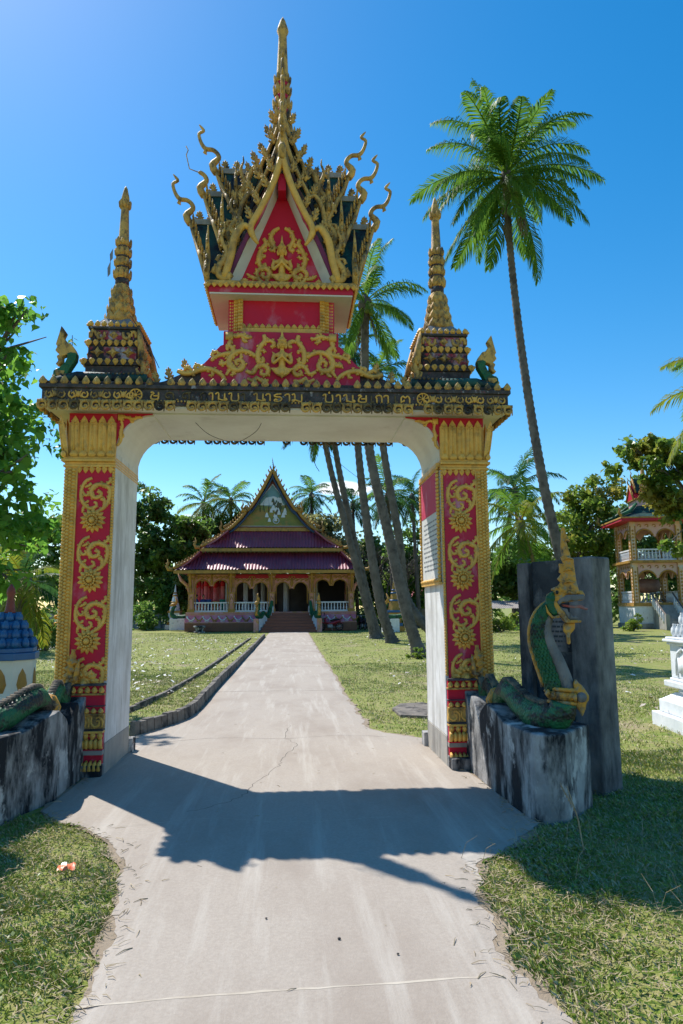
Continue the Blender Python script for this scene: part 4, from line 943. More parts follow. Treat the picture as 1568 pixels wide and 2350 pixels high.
    for sg in (-1, 1): b.tube([HP(260, 1790, sg*.05), HP(380, 1795, sg*.075), HP(500, 1800, sg*.06)], [.035, .04, .035], 8)
    col = b.build('collar', 'naga_gold', root, True)
    plate('collar_flame', [(490, 1720), (486, 1670), (515, 1632), (540, 1670), (575, 1700), (600, 1740), (632, 1790), (625, 1830), (600, 1870), (590, 1920), (556, 1992), (525, 1930), (500, 1900), (520, 1850)], .07, 'naga_gold', col, -.03, .015)
    b = MB(); Mx = Matrix.Identity(4); c0 = Vector(HP(558, 1805, -.085)); c1 = Vector(HP(558, 1805, -.05)); b.tube([c1, c0], [.045, .036], 12); b.build('collar_jewel', 'naga_grey', col, True)
    return root
naga(1, 'green and gold serpent balustrade on stained wall, in front of the black inscribed slab')
naga(-1, 'green serpent balustrade on stained wall beside the red snack packet in the grass')

# ================================================================ STELE
p0, p1 = Vector((2.40, -.40, 0)), Vector((2.93, -1.22, 0)); d = p1-p0; Ls = d.length; Ms = T(p0.x, p0.y, 0) @ RZ(math.atan2(d.y, d.x))
st_ = thing('stele', 'tall black weathered concrete slab with faint inscription behind the serpent', 'stele', (2.7, -.8, 0))
b = MB(); b.box(.0, .14, -.06, .14, -.05, 2.02, Ms); b.build('post', 'stele', st_, bevel=.012)
b = MB(); b.box(.14, .60, -.01, .10, -.05, 2.03, Ms); b.build('panel', 'stele_face', st_, bevel=.008)
b = MB(); b.box(.60, .86, -.09, .20, -.05, 2.04, Ms); b.build('post', 'stele_post', st_, bevel=.018)
b = MB(); b.box(.16, .59, -.018, -.01, 1.18, 1.5, Ms); ip = b.build('inscription_panel', 'stele', st_)
b = MB()
for r_ in range(6):
    x = .18
    while x < .54:
        l = random.uniform(.015, .05); b.box(x, x+l, -.0215, -.0185, 1.22+r_*.045, 1.238+r_*.045, Ms); x += l+.012
stuff(b.build('inscription', 'stele_face', ip))
b = MB(); 
for i in range(26):
    c = Ms @ Vector((random.uniform(-.05, .2), random.uniform(-.1, .12), random.choice((2.04, 2.05, random.uniform(1.2, 2.0))))); a = random.uniform(0, 6); r = random.uniform(.02, .05)
    b.add([c, c+Vector((r*math.cos(a), r*math.sin(a), .01)), c+Vector((1.6*r*math.cos(a+.5), 1.6*r*math.sin(a+.5), .02)), c+Vector((r*math.cos(a+1), r*math.sin(a+1), .0))], [(0, 1, 2, 3)])
stuff(b.build('creeper', 'leaf_mid', st_, fix=False))

# ================================================================ STUPAS BESIDE THE GATE
def stupa_white():
    cx, cy = 5.70, 1.75; r = thing('stupa', 'white painted square stupa with tiers of lotus buds on stepped plinth', 'stupa', (cx, cy, 0)); M_ = T(cx, cy, 0) @ RZ(R(-6))
    for z0, z1, h, t in ((-.05, .15, .62, 0), (.15, .32, .54, 0), (.32, .42, .52, .14), (.50, .58, .48, 0), (.58, .62, .42, 0), (1.06, 1.10, .43, 0), (1.10, 1.14, .47, 0), (1.14, 1.17, .44, 0)):
        b = MB(); b.box(-h, h, -h, h, z0, z1-.002, M_, t, t); b.build('course', 'wpaint', r, bevel=.012)
    b = MB(); b.lathe([(.40, .42), (.46, .46), (.42, .50)], 24, (0, 0, 0), M_); b.build('moulding', 'wpaint', r, True)
    b = MB(); b.box(-.40, .40, -.40, .40, .62, 1.06, M_); bd = b.build('shaft', 'wpaint', r, bevel=.01)
    for q in range(4):
        Mq = M_ @ RZ(q*PI/2); b = MB()
        b.tube([(-.20, -.405, .66), (-.20, -.405, .86), (-.14, -.405, .96), (0, -.405, 1.03), (.14, -.405, .96), (.20, -.405, .86), (.20, -.405, .66)], .025, 6, M=Mq)
        b.box(-.13, .13, -.425, -.40, .70, .90, Mq); b.build('niche', 'wpaint', bd, True)
    for lv, (z, h, n) in enumerate(((1.17, .34, 6), (1.32, .26, 5), (1.47, .18, 4))):
        for q in range(4):
            for i in range(n-1):
                b = MB(); a = -h+2*h*i/(n-1); b.lathe([(.03, 0), (.055, .05), (.05, .11), (.02, .16), (.028, .175)], 8, (0, 0, 0), M_ @ RZ(q*PI/2) @ T(a, -h, z)); b.build('lotus_bud', 'wpaint', r, True)
        b = MB(); b.box(-h+.03, h-.03, -h+.03, h-.03, z-.01, z+.15, M_); b.build('course', 'wpaint', r)
    b = MB(); b.lathe([(.14, 1.6), (.16, 1.68), (.1, 1.8), (.05, 2.0), (.03, 2.3), (.005, 2.5)], 12, (0, 0, 0), M_); b.build('spire', 'wpaint', r, True)
stupa_white()
def stupa_blue():
    cx, cy = -4.30, 4.1; r = thing('stupa', 'cream octagonal stupa with blue lotus bud tiers and red-brown spire', 'stupa', (cx, cy, 0)); M_ = T(cx, cy, 0) @ RZ(R(10))
    for z0, z1, rr, m in ((-.05, .12, .62, 'cream'), (.12, .2, .54, 'cream'), (.84, .95, .47, 'blue'), (.95, 1.02, .43, 'blue')):
        b = MB(); b.lathe([(rr, z0), (rr, z1-.002)], 8, (0, 0, 0), M_, ph=PI/8); b.build('course', m, r, bevel=.008)
    b = MB(); b.lathe([(.43, .2), (.43, .84)], 8, (0, 0, 0), M_, ph=PI/8); bd = b.build('drum', 'cream', r, bevel=.006)
    for i in range(8):
        b = MB(); domed(b, [(-.05, 0), (-.09, .12), (-.06, .26), (0, .36), (.06, .26), (.09, .12), (.05, 0)], .025, M_ @ RZ(i*PI/4) @ T(0, -.40, .36)); b.build('gold_leaf_panel', 'tgold', bd)
    for z, rr, n in ((1.02, .37, 14), (1.15, .30, 12), (1.28, .225, 10), (1.41, .14, 7)):
        for i in range(n):
            b = MB(); a = 2*PI*(i+(.5 if n % 4 else 0))/n; b.lathe([(.03, 0), (.062, .045), (.055, .10), (.025, .14), (.03, .155)], 8, (0, 0, 0), M_ @ RZ(a) @ T(rr, 0, z)); b.build('lotus_bud', 'blue', r, True)
        b = MB(); b.lathe([(rr, z-.01), (rr*.92, z+.14)], 14, (0, 0, 0), M_); b.build('course', 'blue', r, True)
    b = MB(); b.lathe([(.12, 1.52), (.075, 1.60), (.06, 1.72), (.05, 1.8), (.068, 1.86), (.06, 1.92), (.02, 1.99), (.003, 2.01)], 12, (0, 0, 0), M_); b.build('spire', 'redbrown', r, True)
stupa_blue()
# ================================================================ TEMPLE
TX = -1.38; CX = [-6.97, -4.15, -1.33, 1.49, 4.31]; TY = 42.
tem = thing('temple_hall', 'gold and pink temple hall with tiered purple roof and painted gable at end of path', 'temple', (TX, TY, 0))
b = MB(); b.box(-7.35, 4.69, TY-.28, 60, .0, .58); pod = b.build('podium', 'tbrown', tem)
TILEM = MB(); TILEM.box(.004, .464, -.02, .004, .004, .276); TILEM = TILEM.mesh('base_tile', 'tbrown')
for i in range(26):
    for j in range(2):
        x = -7.35+i*.463
        put('base_tile', TILEM, pod, T(x, TY-.281, .012+j*.284))
b = MB(); b.box(-7.30, 4.64, TY-.22, 60, .58, 1.30); fl = b.build('floor_base', 'tpink2', tem)
for z0, z1, o in ((.58, .64, .27), (1.14, 1.20, .25), (1.24, 1.34, .28)):
    b = MB(); b.box(-7.32, 4.66, TY-o, TY-.2, z0, z1); b.build('moulding', 'tpink', fl)
for i in range(22):                                                # swag border
    x0 = -7.2+i*.545; b = MB()
    p = [(x0+.545*t, .98-.22*math.sin(PI*t)) for t in (0, .2, .4, .6, .8, 1)]
    b.tube([(a, TY-.235, c) for a, c in p], .045, 5); b.tube([(a, TY-.235, c-.10) for a, c in p[1:5]], .022, 4); b.ball((x0, TY-.235, 1.0), (.06, .03, .09), 6, 4)
    b.build('swag', 'tgold' if i % 2 else 'wpaint', fl, True)
def column(x, y, big=True):
    b = MB(); b.box(x-.20, x+.20, y-.2, y+.2, 1.34, 3.98); c = b.build('column', 'tpink', tem, bevel=.02)
    b = MB(); b.box(x-.25, x+.25, y-.25, y+.25, 1.335, 1.55); b.box(x-.24, x+.24, y-.24, y+.24, 2.62, 2.72); b.box(x-.24, x+.24, y-.24, y+.24, 3.62, 3.75); b.box(x-.28, x+.28, y-.28, y+.28, 3.85, 4.02)
    if big:
        for s in (-1, 1): b.box(x+s*.15-.03, x+s*.15+.03, y-.225, y-.19, 1.55, 3.7)
        b.tube([(x-.1, y-.21, 2.2), (x, y-.22, 2.42), (x+.1, y-.21, 2.2)], .03, 5); b.tube([(x, y-.21, 2.75), (x, y-.23, 3.1), (x, y-.21, 3.5)], [.04, .07, .02], 6)
    b.build('column_trim', 'tgold', c); return c
for x in CX:
    column(x, TY)
    b = MB(); b.tube([(x, TY-.22, 2.75), (x, TY-.42, 3.2), (x, TY-.75, 3.7), (x, TY-1.0, 4.12)], [.05, .08, .09, .05], 6); b.build('eave_bracket', 'tgold', tem, True)
for x, s in ((CX[0], -1), (CX[4], 1)):
    b = MB(); b.tube([(x+s*.2, TY, 2.75), (x+s*.3, TY, 3.2), (x+s*.75, TY, 3.6), (x+s*.95, TY, 4.1)], [.06, .13, .13, .06], 6); b.build('eave_bracket', 'tpink', tem, True)
    for j in range(1, 6): column(x, TY+j*3.2, False)
for i in range(4):
    xa, xb = CX[i]+.2, CX[i+1]-.2; xm = (xa+xb)/2; hi = i in (0, 3); top = 3.98; ar = 3.60 if hi else 3.42; sp_ = 3.28 if hi else 3.02; pd = 2.98 if not hi else 3.16
    hw = (xb-xa)/2-.10
    def arch(x0, x1, n=10): return [(x0+(x1-x0)*k/n, sp_+(ar-sp_)*math.sin(PI*k/n)**.6) for k in range(n+1)]
    low = [(xa, sp_-.25), (xa+.10, sp_-.25)]+arch(xa+.10, xm-.14)+[(xm-.12, pd), (xm+.12, pd)]+arch(xm+.14, xb-.10)+[(xb-.10, sp_-.25), (xb, sp_-.25)]
    b = MB(); b.prism(low+[(xb, top), (xa, top)], TY-.08, TY+.06); ap = b.build('arch_panel', 'tpink', tem)
    if not hi: b = MB(); b.box(xa, xb, TY-.10, TY-.082, 3.70, 3.975); b.build('red_frieze', 'tred', ap)
    for x0, x1 in ((xa+.10, xm-.14), (xm+.14, xb-.10)):
        b = MB(); a_ = arch(x0, x1); p = [(x0, 1.9)]+a_+[(x1, sp_-.1)] if x0 < xm-.5 else [(x0, sp_-.1)]+a_+[(x1, 1.9)]
        b.tube([(q[0], TY-.10, q[1]) for q in p], .042, 5); b.build('arch_trim', 'tgold', ap, True)
    b = MB()
    for s in (-1, 1):
        z = 3.74 if hi else 3.56
        for k in range(3):
            c = xm+s*(.32+k*.34); relief(b, [(c-.16, z), (c-.1, z+.10), (c+.02, z+.08), (c+.04, z-.02), (c-.04, z-.05), (c-.05, z+.02)], .034, TY-.10); relief(b, [(c+.05, z-.06), (c+.12, z+.05), (c+.17, z+.03)], .03, TY-.10)
    b.build('scroll_frieze', 'tgold', ap, True)
    b = MB(); z = 3.10 if not hi else 3.25
    b.tube([(xm, TY-.10, z), (xm, TY-.13, z+.25), (xm, TY-.13, z+.42), (xm, TY-.10, z+.62)], [.05, .11, .07, .05], 7); b.ball((xm, TY-.13, z+.68), (.06, .05, .08), 7, 5)
    if not hi:
        for s in (-1, 1): relief(b, [(xm, z+.45), (xm+s*.16, z+.5), (xm+s*.2, z+.68), (xm+s*.1, z+.74)], .035, TY-.11)
    b.build('guardian_figure', 'tgold', ap, True)
    if i != 2:                                                      # balustrade
        r = MB(); r.box(xa-.02, xb+.02, TY-.13, TY+.07, 1.94, 2.04); r = r.build('handrail', 'rail', tem, bevel=.01)
        b = MB(); b.box(xa-.02, xb+.02, TY-.12, TY+.06, 1.34, 1.46); b.build('bottom_rail', 'rail', r)
        for k in range(11):
            b = MB(); b.lathe([(.055, 1.46), (.04, 1.5), (.06, 1.6), (.038, 1.75), (.045, 1.82), (.035, 1.86), (.055, 1.94)], 8, (xa+.12+(xb-xa-.24)*k/10, TY-.03, 0)); b.build('baluster', 'rail', r, True)
# interior
b = MB(); b.box(-7.2, 4.55, TY+.1, 60, 3.985, 4.05); b.build('ceiling', 'interior', tem)
b = MB(); b.box(-1.0, 4.5, 50, 50.2, 1.3, 3.99); b.build('inner_wall', 'interior', tem); b = MB(); b.box(-7.1, -1.0, 57.5, 57.7, 1.3, 3.99); b.build('inner_wall', 'interior', tem)
b = MB(); b.box(4.2, 4.4, 43.2, 60, 1.3, 3.99); b.build('side_wall', 'interior', tem)
b = MB(); b.box(2.0, 4.2, 46.4, 46.5, 1.6, 3.6); b.build('notice_board', 'dark', tem)
for x, y in ((-3.4, 45.2), (-2.8, 47.5), (-2.3, 50), (-1.9, 53), (-.4, 46), (-.3, 49.5), (1.9, 45.5), (-5.2, 50), (-6, 53)):
    b = MB(); b.lathe([(.20, 1.3), (.17, 1.5), (.17, 3.7), (.22, 3.99)], 12, (x, y, 0)); b.build('inner_column', 'rail', tem, True)
# stairs
for k in range(7):
    b = MB(); z1 = 1.33-k*.19; b.box(-1.40-k*.10, 1.35+k*.07, TY-.26-.38*(k+1), TY-.26-.38*k+(.0 if k else .05), -.02, z1-.19+.14); b.build('step', 'tstep', tem, bevel=.012)
def stair_naga(s, x0, y0, x1, y1):
    wl = MB(); d = Vector((x1-x0, y1-y0, 0)); L_ = d.length; M_ = T(x0, y0, 0) @ RZ(math.atan2(d.y, d.x))
    wl.prism([(0, 0), (0, 1.75), (.25, 1.7), (.6, 1.0), (.95, .72), (1.25, .95), (1.7, 1.15), (2.0, .92), (2.35, .9), (L_, .88), (L_, 0)], -.14, .14, M=M_)
    w_ = wl.build('stair_wall', 'wpaint', tem, bevel=.02)
    b = MB(); b.box(L_-.01, L_+.12, -.17, .17, 0, .9, M_); b.build('wall_pier', 'tpink', w_)
    p = spline([(.05, 2.1, .09), (.15, 1.8, .12), (.45, 1.35, .15), (.85, .95, .17), (1.2, 1.05, .17), (1.6, 1.25, .17), (2.0, 1.05, .18), (2.4, 1.02, .19), (2.65, 1.2, .18), (2.6, 1.5, .15), (2.52, 1.75, .13), (2.6, 1.92, .11)], 4)
    b = MB(); b.tube([M_ @ Vector((a, 0, z)) for a, z, r in p], [r for *_, r in p], 9); b.build('serpent_body', 'naga_green', w_, True)
    b = MB(); b.tube([M_ @ Vector((2.72, 0, 1.1)), M_ @ Vector((2.72, 0, 1.5)), M_ @ Vector((2.62, 0, 1.75))], [.13, .11, .09], 8)
    b.tube([M_ @ Vector((2.5, 0, 1.95)), M_ @ Vector((2.75, 0, 1.95)), M_ @ Vector((2.98, 0, 1.9))], [.13, .13, .07], 8); b.tube([M_ @ Vector((2.65, 0, 1.8)), M_ @ Vector((2.9, 0, 1.72))], [.09, .04], 7)
    b.tube([M_ @ Vector((2.6, 0, 2.0)), M_ @ Vector((2.5, 0, 2.25)), M_ @ Vector((2.6, 0, 2.42)), M_ @ Vector((2.55, 0, 2.6))], [.12, .10, .06, .02], 7); b.build('serpent_head', 'naga_gold', w_, True)
stair_naga(-1, -1.30, TY-.2, -2.25, TY-2.75); stair_naga(1, 1.38, TY-.2, 1.92, TY-2.85)
# roofs
def skirt(xl0, xr0, xl1, xr1, y0, z0, y1, z1, fascia):
    """front lean-to roof: eave (y0,z0) from xl0..xr0, top (y1,z1) from xl1..xr1"""
    root = MB(); root.add([(xl0, y0, z0-.05), (xr0, y0, z0-.05), (xr1, y1, z1-.05), (xl1, y1, z1-.05), (xl0, y0+.1, z0-.16), (xr0, y0+.1, z0-.16), (xr1, y1, z1-.2), (xl1, y1, z1-.2)],
                          [(0, 1, 2, 3), (7, 6, 5, 4), (0, 4, 5, 1), (3, 2, 6, 7), (0, 3, 7, 4), (1, 5, 6, 2)]); root = root.build('skirt_roof', 'tgold_dark', tem)
    pitch = .225; x = xl0; L_ = math.hypot(y1-y0, z1-z0)
    sw = pitch*5; ns = int((xr0-xl0)/sw)+1
    for k in range(ns):
        v = []; f = []; m = 0
        for i in range(26):
            xx = xl0+k*sw+i*pitch/5
            if xx > xr0: break
            tm = 1.
            if xx < xl1: tm = max(0.02, (xx-xl0)/(xl1-xl0))
            if xx > xr1: tm = max(0.02, (xr0-xx)/(xr0-xr1))
            h = (.0, .012, .055, .055, .012)[i % 5]
            for j in range(4):
                t = tm*j/3; v.append((xx, y0-.05+(y1-y0+.05)*t, z0+(z1-z0)*t+h+.012*(j in (1,))))
            if m: a = 4*(m-1); f += [(a+j, a+4+j, a+5+j, a+1+j) for j in range(3)]
            m += 1
        if m > 1: b = MB(); b.add(v, f); b.build('roof_sheet', 'tile', root, fix=False)
    b = MB(); b.box(xl0-.05, xr0+.05, y0-.06, y0+.06, z0-.26, z0-.045); fa = b.build('fascia', 'tgold', root)
    if fascia:
        for i in range(int((xr0-xl0)/.3)):
            b = MB(); b.add([(xl0+i*.3, y0-.063, z0-.24), (xl0+.15+i*.3, y0-.063, z0-.36), (xl0+.3+i*.3, y0-.063, z0-.24)], [(0, 1, 2)]); b.build('fascia_point', 'tgold_dark', fa, fix=False)
    for s, xa, xb in ((-1, xl0, xl1), (1, xr0, xr1)):
        a = Vector((xa, y0-.05, z0)); c = Vector((xb, y1, z1)); up_ = Vector((0, 0, 1))
        mid = a.lerp(c, .5)-up_*.10
        b = MB(); b.tube([a+up_*.12, mid+up_*.12, c+up_*.10], [.11, .12, .12], 6); hb = b.build('hip_board', 'tgold', root, True)
        for i in range(9):
            t = .06+.105*i; p = a.lerp(c, t)+up_*(.12-.1*math.sin(PI*t))
            b = MB().merge(flame_mb(.34, .20), T(*p)); b.build('crocket', 'tgold', hb, True)
        b = MB(); e = a+Vector((s*.1, 0, .0)); b.tube([e, e+Vector((s*.28, -.05, .02)), e+Vector((s*.40, -.05, .25)), e+Vector((s*.28, -.05, .48)), e+Vector((s*.36, -.05, .72))], [.12, .13, .10, .07, .015], 7); b.tube([e+Vector((s*.3, -.05, .45)), e+Vector((s*.5, -.05, .42))], [.06, .02], 5)
        b.build('corner_finial', 'tgold', hb, True)
    return root
skirt(TX-6.6, TX+6.45, TX-4.9, TX+4.95, 40.6, 4.25, 42.7, 5.58, False)
skirt(TX-4.95, TX+5.05, TX-3.1, TX+3.1, 41.95, 5.88, 43.55, 7.22, True)
b = MB(); b.box(TX-4.75, TX+4.75, 42.72, 43.5, 5.0, 6.6); b.build('clerestory', 'tgold_dark', tem)
for s in (-1, 1):
    for k, (xa, za, xb, zb, y0) in enumerate(((0, 11.75, 3.35, 7.30, 43.15), (3.1, 7.22, 5.05, 5.88, 42.1), (4.92, 5.58, 6.55, 4.25, 40.8))):
        v = []; f = []
        prof = [(xa, za), ((xa+xb)/2-(.30 if k == 0 else .06), (za+zb)/2-(.28 if k == 0 else .08)), (xb, zb)]
        for a, z in prof: v += [(TX+s*a, y0, z), (TX+s*a, 61, z), (TX+s*a, y0, z-.12), (TX+s*a, 61, z-.12)]
        for i in range(2): c = 4*i; f += [(c, c+4, c+5, c+1), (c+2, c+3, c+7, c+6), (c, c+2, c+6, c+4)]
        f += [(8, 10, 11, 9)]
        b = MB(); b.add(v, f); b.build('main_roof', 'tile', tem)
b = MB(); b.prism([(TX-3.0, 7.2), (TX+3.0, 7.2), (TX+1.42, 9.0), (TX, 11.3), (TX-1.42, 9.0)], 43.7, 43.9); gw = b.build('gable_wall', 'tgold_dark', tem)
b = MB(); b.prism([(TX-2.75, 7.52), (TX+2.75, 7.52), (TX, 11.05)], 43.655, 43.698); gf = b.build('gable_frame', 'redbrown', gw)
b = MB(); b.prism([(TX-2.48, 7.62), (TX+2.48, 7.62), (TX, 10.85)], 43.64, 43.654); mu = b.build('mural_border', 'mural_white', gf)
b = MB(); b.prism([(TX-2.38, 7.66), (TX+2.38, 7.66), (TX+1.1, 9.35), (TX, 9.2), (TX-1.15, 9.3)], 43.625, 43.639); b.build('mural_meadow', 'mural_field', mu)
b = MB(); b.prism([(TX-1.18, 9.22), (TX, 9.1), (TX+1.15, 9.25), (TX, 10.72)], 43.60, 43.624); b.build('mural_sky', 'mural_sky', mu)
b = MB(); b.prism([(TX-.95, 9.2), (TX-.5, 9.75), (TX+.1, 9.9), (TX+.5, 9.7), (TX+.9, 9.2)], 43.585, 43.599); b.build('mural_cloud', 'mural_white', mu)
random.seed(21)
for i in range(26):                                                 # painted crowd of small white-robed figures around a wheel
    x = TX+.25+random.gauss(0, .42); z = 7.95+random.random()*1.55; k = random.uniform(.10, .17)
    if abs(x-TX) > (10.6-z)*.7: continue
    b = MB(); b.prism([(x-k, z), (x+k, z), (x+k*.6, z+k*1.6), (x+k*.25, z+k*2.4), (x-k*.25, z+k*2.4), (x-k*.6, z+k*1.6)], 43.57-i*.0012, 43.584); b.build('mural_figure', 'mural_dark' if i % 4 == 0 else 'mural_white', mu)
for i in range(7):
    x = TX-.9+i*.3; b = MB(); b.tube([(x, 43.60, 8.7), (x+random.uniform(-.1, .1), 43.60, 9.3), (x+random.uniform(-.3, .3), 43.60, 10.0)], [.03, .025, .01], 4); b.build('mural_tree', 'mural_dark', mu)
b = MB(); n_ = 14; b.tube([(TX+.28+.22*math.cos(2*PI*i/n_), 43.565, 8.05+.22*math.sin(2*PI*i/n_)) for i in range(n_+1)], .035, 4); b.build('mural_wheel', 'mural_white', mu)
for s in (-1, 1):
    up_ = spline([(0, 11.85), (.75, 10.35), (1.55, 9.05), (1.9, 8.72)], 5); lo_ = spline([(1.75, 8.95), (2.3, 8.2), (3.0, 7.5), (3.45, 7.25)], 5)
    b = MB(); b.tube([(TX+s*a, 43.2, z) for a, z in up_], .125, 6, True, .7, up=(0, -1, 0)); b.tube([(TX+s*a, 43.15, z) for a, z in lo_], .12, 6, True, .7, up=(0, -1, 0)); bb = b.build('bargeboard', 'tgold', gw, True)
    b = MB(); b.tube([(TX+s*(a-.16), 43.3, z-.22) for a, z in up_], .09, 5, True, 1, up=(0, -1, 0)); b.tube([(TX+s*(a-.16), 43.25, z-.2) for a, z in lo_], .09, 5, True, 1, up=(0, -1, 0)); b.build('barge_trim', 'tblue', gw, True)
    allp = up_+lo_[1:]; 
    for i in range(26):
        j = .2+i*(len(allp)-1.4)/26; k = int(j); e = j-k; a = allp[k][0]*(1-e)+allp[k+1][0]*e; z = allp[k][1]*(1-e)+allp[k+1][1]*e
        b = MB(); b.tube([(TX+s*(a+.08), 43.2, z+.1), (TX+s*(a+.17), 43.2, z+.26), (TX+s*(a+.13), 43.2, z+.36)], [.06, .05, .015], 5); b.build('crocket', 'tgold', bb, True)
    for (a, z) in ((1.95, 8.75), (3.5, 7.25)):
        b = MB(); b.tube([(TX+s*(a-.1), 43.15, z), (TX+s*(a+.15), 43.1, z-.05), (TX+s*(a+.3), 43.1, z+.2), (TX+s*(a+.18), 43.1, z+.45), (TX+s*(a+.24), 43.1, z+.72)], [.13, .14, .10, .07, .01], 6); b.build('corner_finial', 'tgold', bb, True)
b = MB(); b.box(TX-3.3, TX+3.3, 43.42, 43.72, 7.24, 7.50); b.build('gable_base', 'tgold', gw)
for i, (x, y, z) in enumerate(((0, 43.2, 12.75), (.18, 47, 12.75), (.36, 52, 12.9))):
    b = MB(); b.tube([(TX+.05+x, y, 11.6), (TX+x+.06, y, 12.1), (TX+x-.03, y, z)], [.09, .05, .015], 6)
    for k in range(4): b.ball((TX+x+.05-.02*k, y, 12.05+k*.16), .055-.008*k, 6, 4)
    b.build('ridge_finial', 'tgold_dark', tem, True)
# hanging lanterns, people and goods on the veranda
random.seed(5)
for i, cxp in enumerate((325, 345, 372, 392, 412, 430, 456, 472, 493, 508)):
    p = at((600+.574*cxp)/1.743, 1340, 44.2+(i % 3)*.9); top = 3.35+.12*(i % 2)
    o = thing('hanging_lantern', 'tall pink fabric lantern with red pointed top hanging in the temple veranda', 'lantern', (p.x, p.y, 1.9), 'pink lanterns hanging in the temple veranda')
    b = MB(); b.lathe([(.13, 1.75), (.15, 1.8), (.15, top-.02), (.14, top)], 10, (p.x, p.y, 0)); b.build('lantern_body', 'lantern', o, True)
    b = MB(); b.lathe([(.165, top-.25), (.165, top), (.12, top+.15), (.02, top+.28)], 10, (p.x, p.y, 0)); b.build('lantern_cap', 'lantern_top', o, True)
    b = MB(); b.tube([(p.x, p.y, top+.25), (p.x, p.y, 3.98)], .008, 4); b.build('cord', 'wire', o)
def sitter(px_, y, face, label):
    x = at(px_, 1372, y).x; z = 1.30; r = thing('person', label, 'person', (x, y, z), None); M_ = T(x, y, z) @ RZ(face)
    b = MB()
    b.tube([(0, 0, .42), (0, .0, .62), (0, 0, .85), (0, -.01, .98)], [.15, .14, .17, .08], 10, M=M_); b.tube([(0, -.01, .95), (0, -.02, 1.08)], .055, 8, M=M_)
    b.ball((0, -.03, 1.17), (.085, .10, .12), 10, 8, M_); b.ball((0, -.13, 1.16), (.015, .02, .02), 6, 4, M_)
    for s in (-1, 1):
        b.tube([(s*.16, 0, .90), (s*.22, -.04, .70), (s*.18, -.22, .58)], [.055, .05, .04], 8, M=M_); b.tube([(s*.18, -.22, .58), (s*.13, -.32, .56)], [.04, .03], 6, M=M_)
        for f_ in range(4): b.tube([(s*(.15-.02*f_), -.33, .56), (s*(.15-.02*f_), -.39, .545)], .009, 5, M=M_)
        b.tube([(s*.15, -.31, .57), (s*.12, -.34, .59)], .01, 5, M=M_)
        b.tube([(s*.09, 0, .46), (s*.11, -.24, .47), (s*.11, -.42, .46), (s*.11, -.45, .2), (s*.11, -.46, .05)], [.10, .085, .07, .055, .045], 8, M=M_); b.tube([(s*.11, -.42, .04), (s*.11, -.62, .03)], [.045, .035], 6, M=M_)
    b.build('body', 'skin', r, True, remesh=.018)
    b = MB(); b.tube([(0, 0, .40), (0, 0, .62), (0, 0, .86), (0, 0, .97)], [.17, .165, .19, .09], 10, M=M_)
    for s in (-1, 1): b.tube([(s*.13, 0, .93), (s*.19, -.01, .84), (s*.21, -.03, .74)], [.07, .075, .07], 8, M=M_)
    b.build('shirt', 'shirt', r, True, remesh=.02)
    b = MB(); b.ball((0, -.005, 1.205), (.095, .105, .105), 10, 7, M_); b.build('hair', 'hair', r, True)
    st = thing('stool', 'small dark stool under the blue-shirted person on the veranda' if face < 1 else 'small dark stool under the person by the corner column', 'stool', (x, y, z)); b = MB(); b.box(-.2, .2, -.15, .2, .30, .36, M_); b.build('seat', 'wood', st)
    for sx in (-.16, .16):
        for sy in (-.11, .16): b = MB(); b.box(sx-.02, sx+.02, sy-.02, sy+.02, .0, .30, M_); b.build('leg', 'wood', st)
sitter(467, 43.3, R(70)*0+.6, 'person in blue shirt sitting behind the white veranda railing')
sitter(451, 43.1, 1.9, 'person in blue shirt sitting close to the corner column of the veranda')
for cxp, m, lab in ((410, 'bluecloth', 'blue plastic tub on the veranda floor below the pink lanterns'), (505, 'teal', 'teal plastic tub on the veranda floor below the pink lanterns'), (455, 'yellow', 'small yellow tub on the veranda floor below the pink lanterns')):
    p = at((600+.574*cxp)/1.743, 1382, 43.6); h = .95 if m != 'yellow' else .8
    b = MB(); b.lathe([(.14, 1.3), (.2, 1.3+h*.9), (.22, 1.3+h*.92), (.22, 1.3+h), (.18, 1.3+h), (.17, 1.3+h*.9)], 12, (p.x, p.y, 0)); tag(b.build('plastic_tub', m, None, True), lab, 'tub')
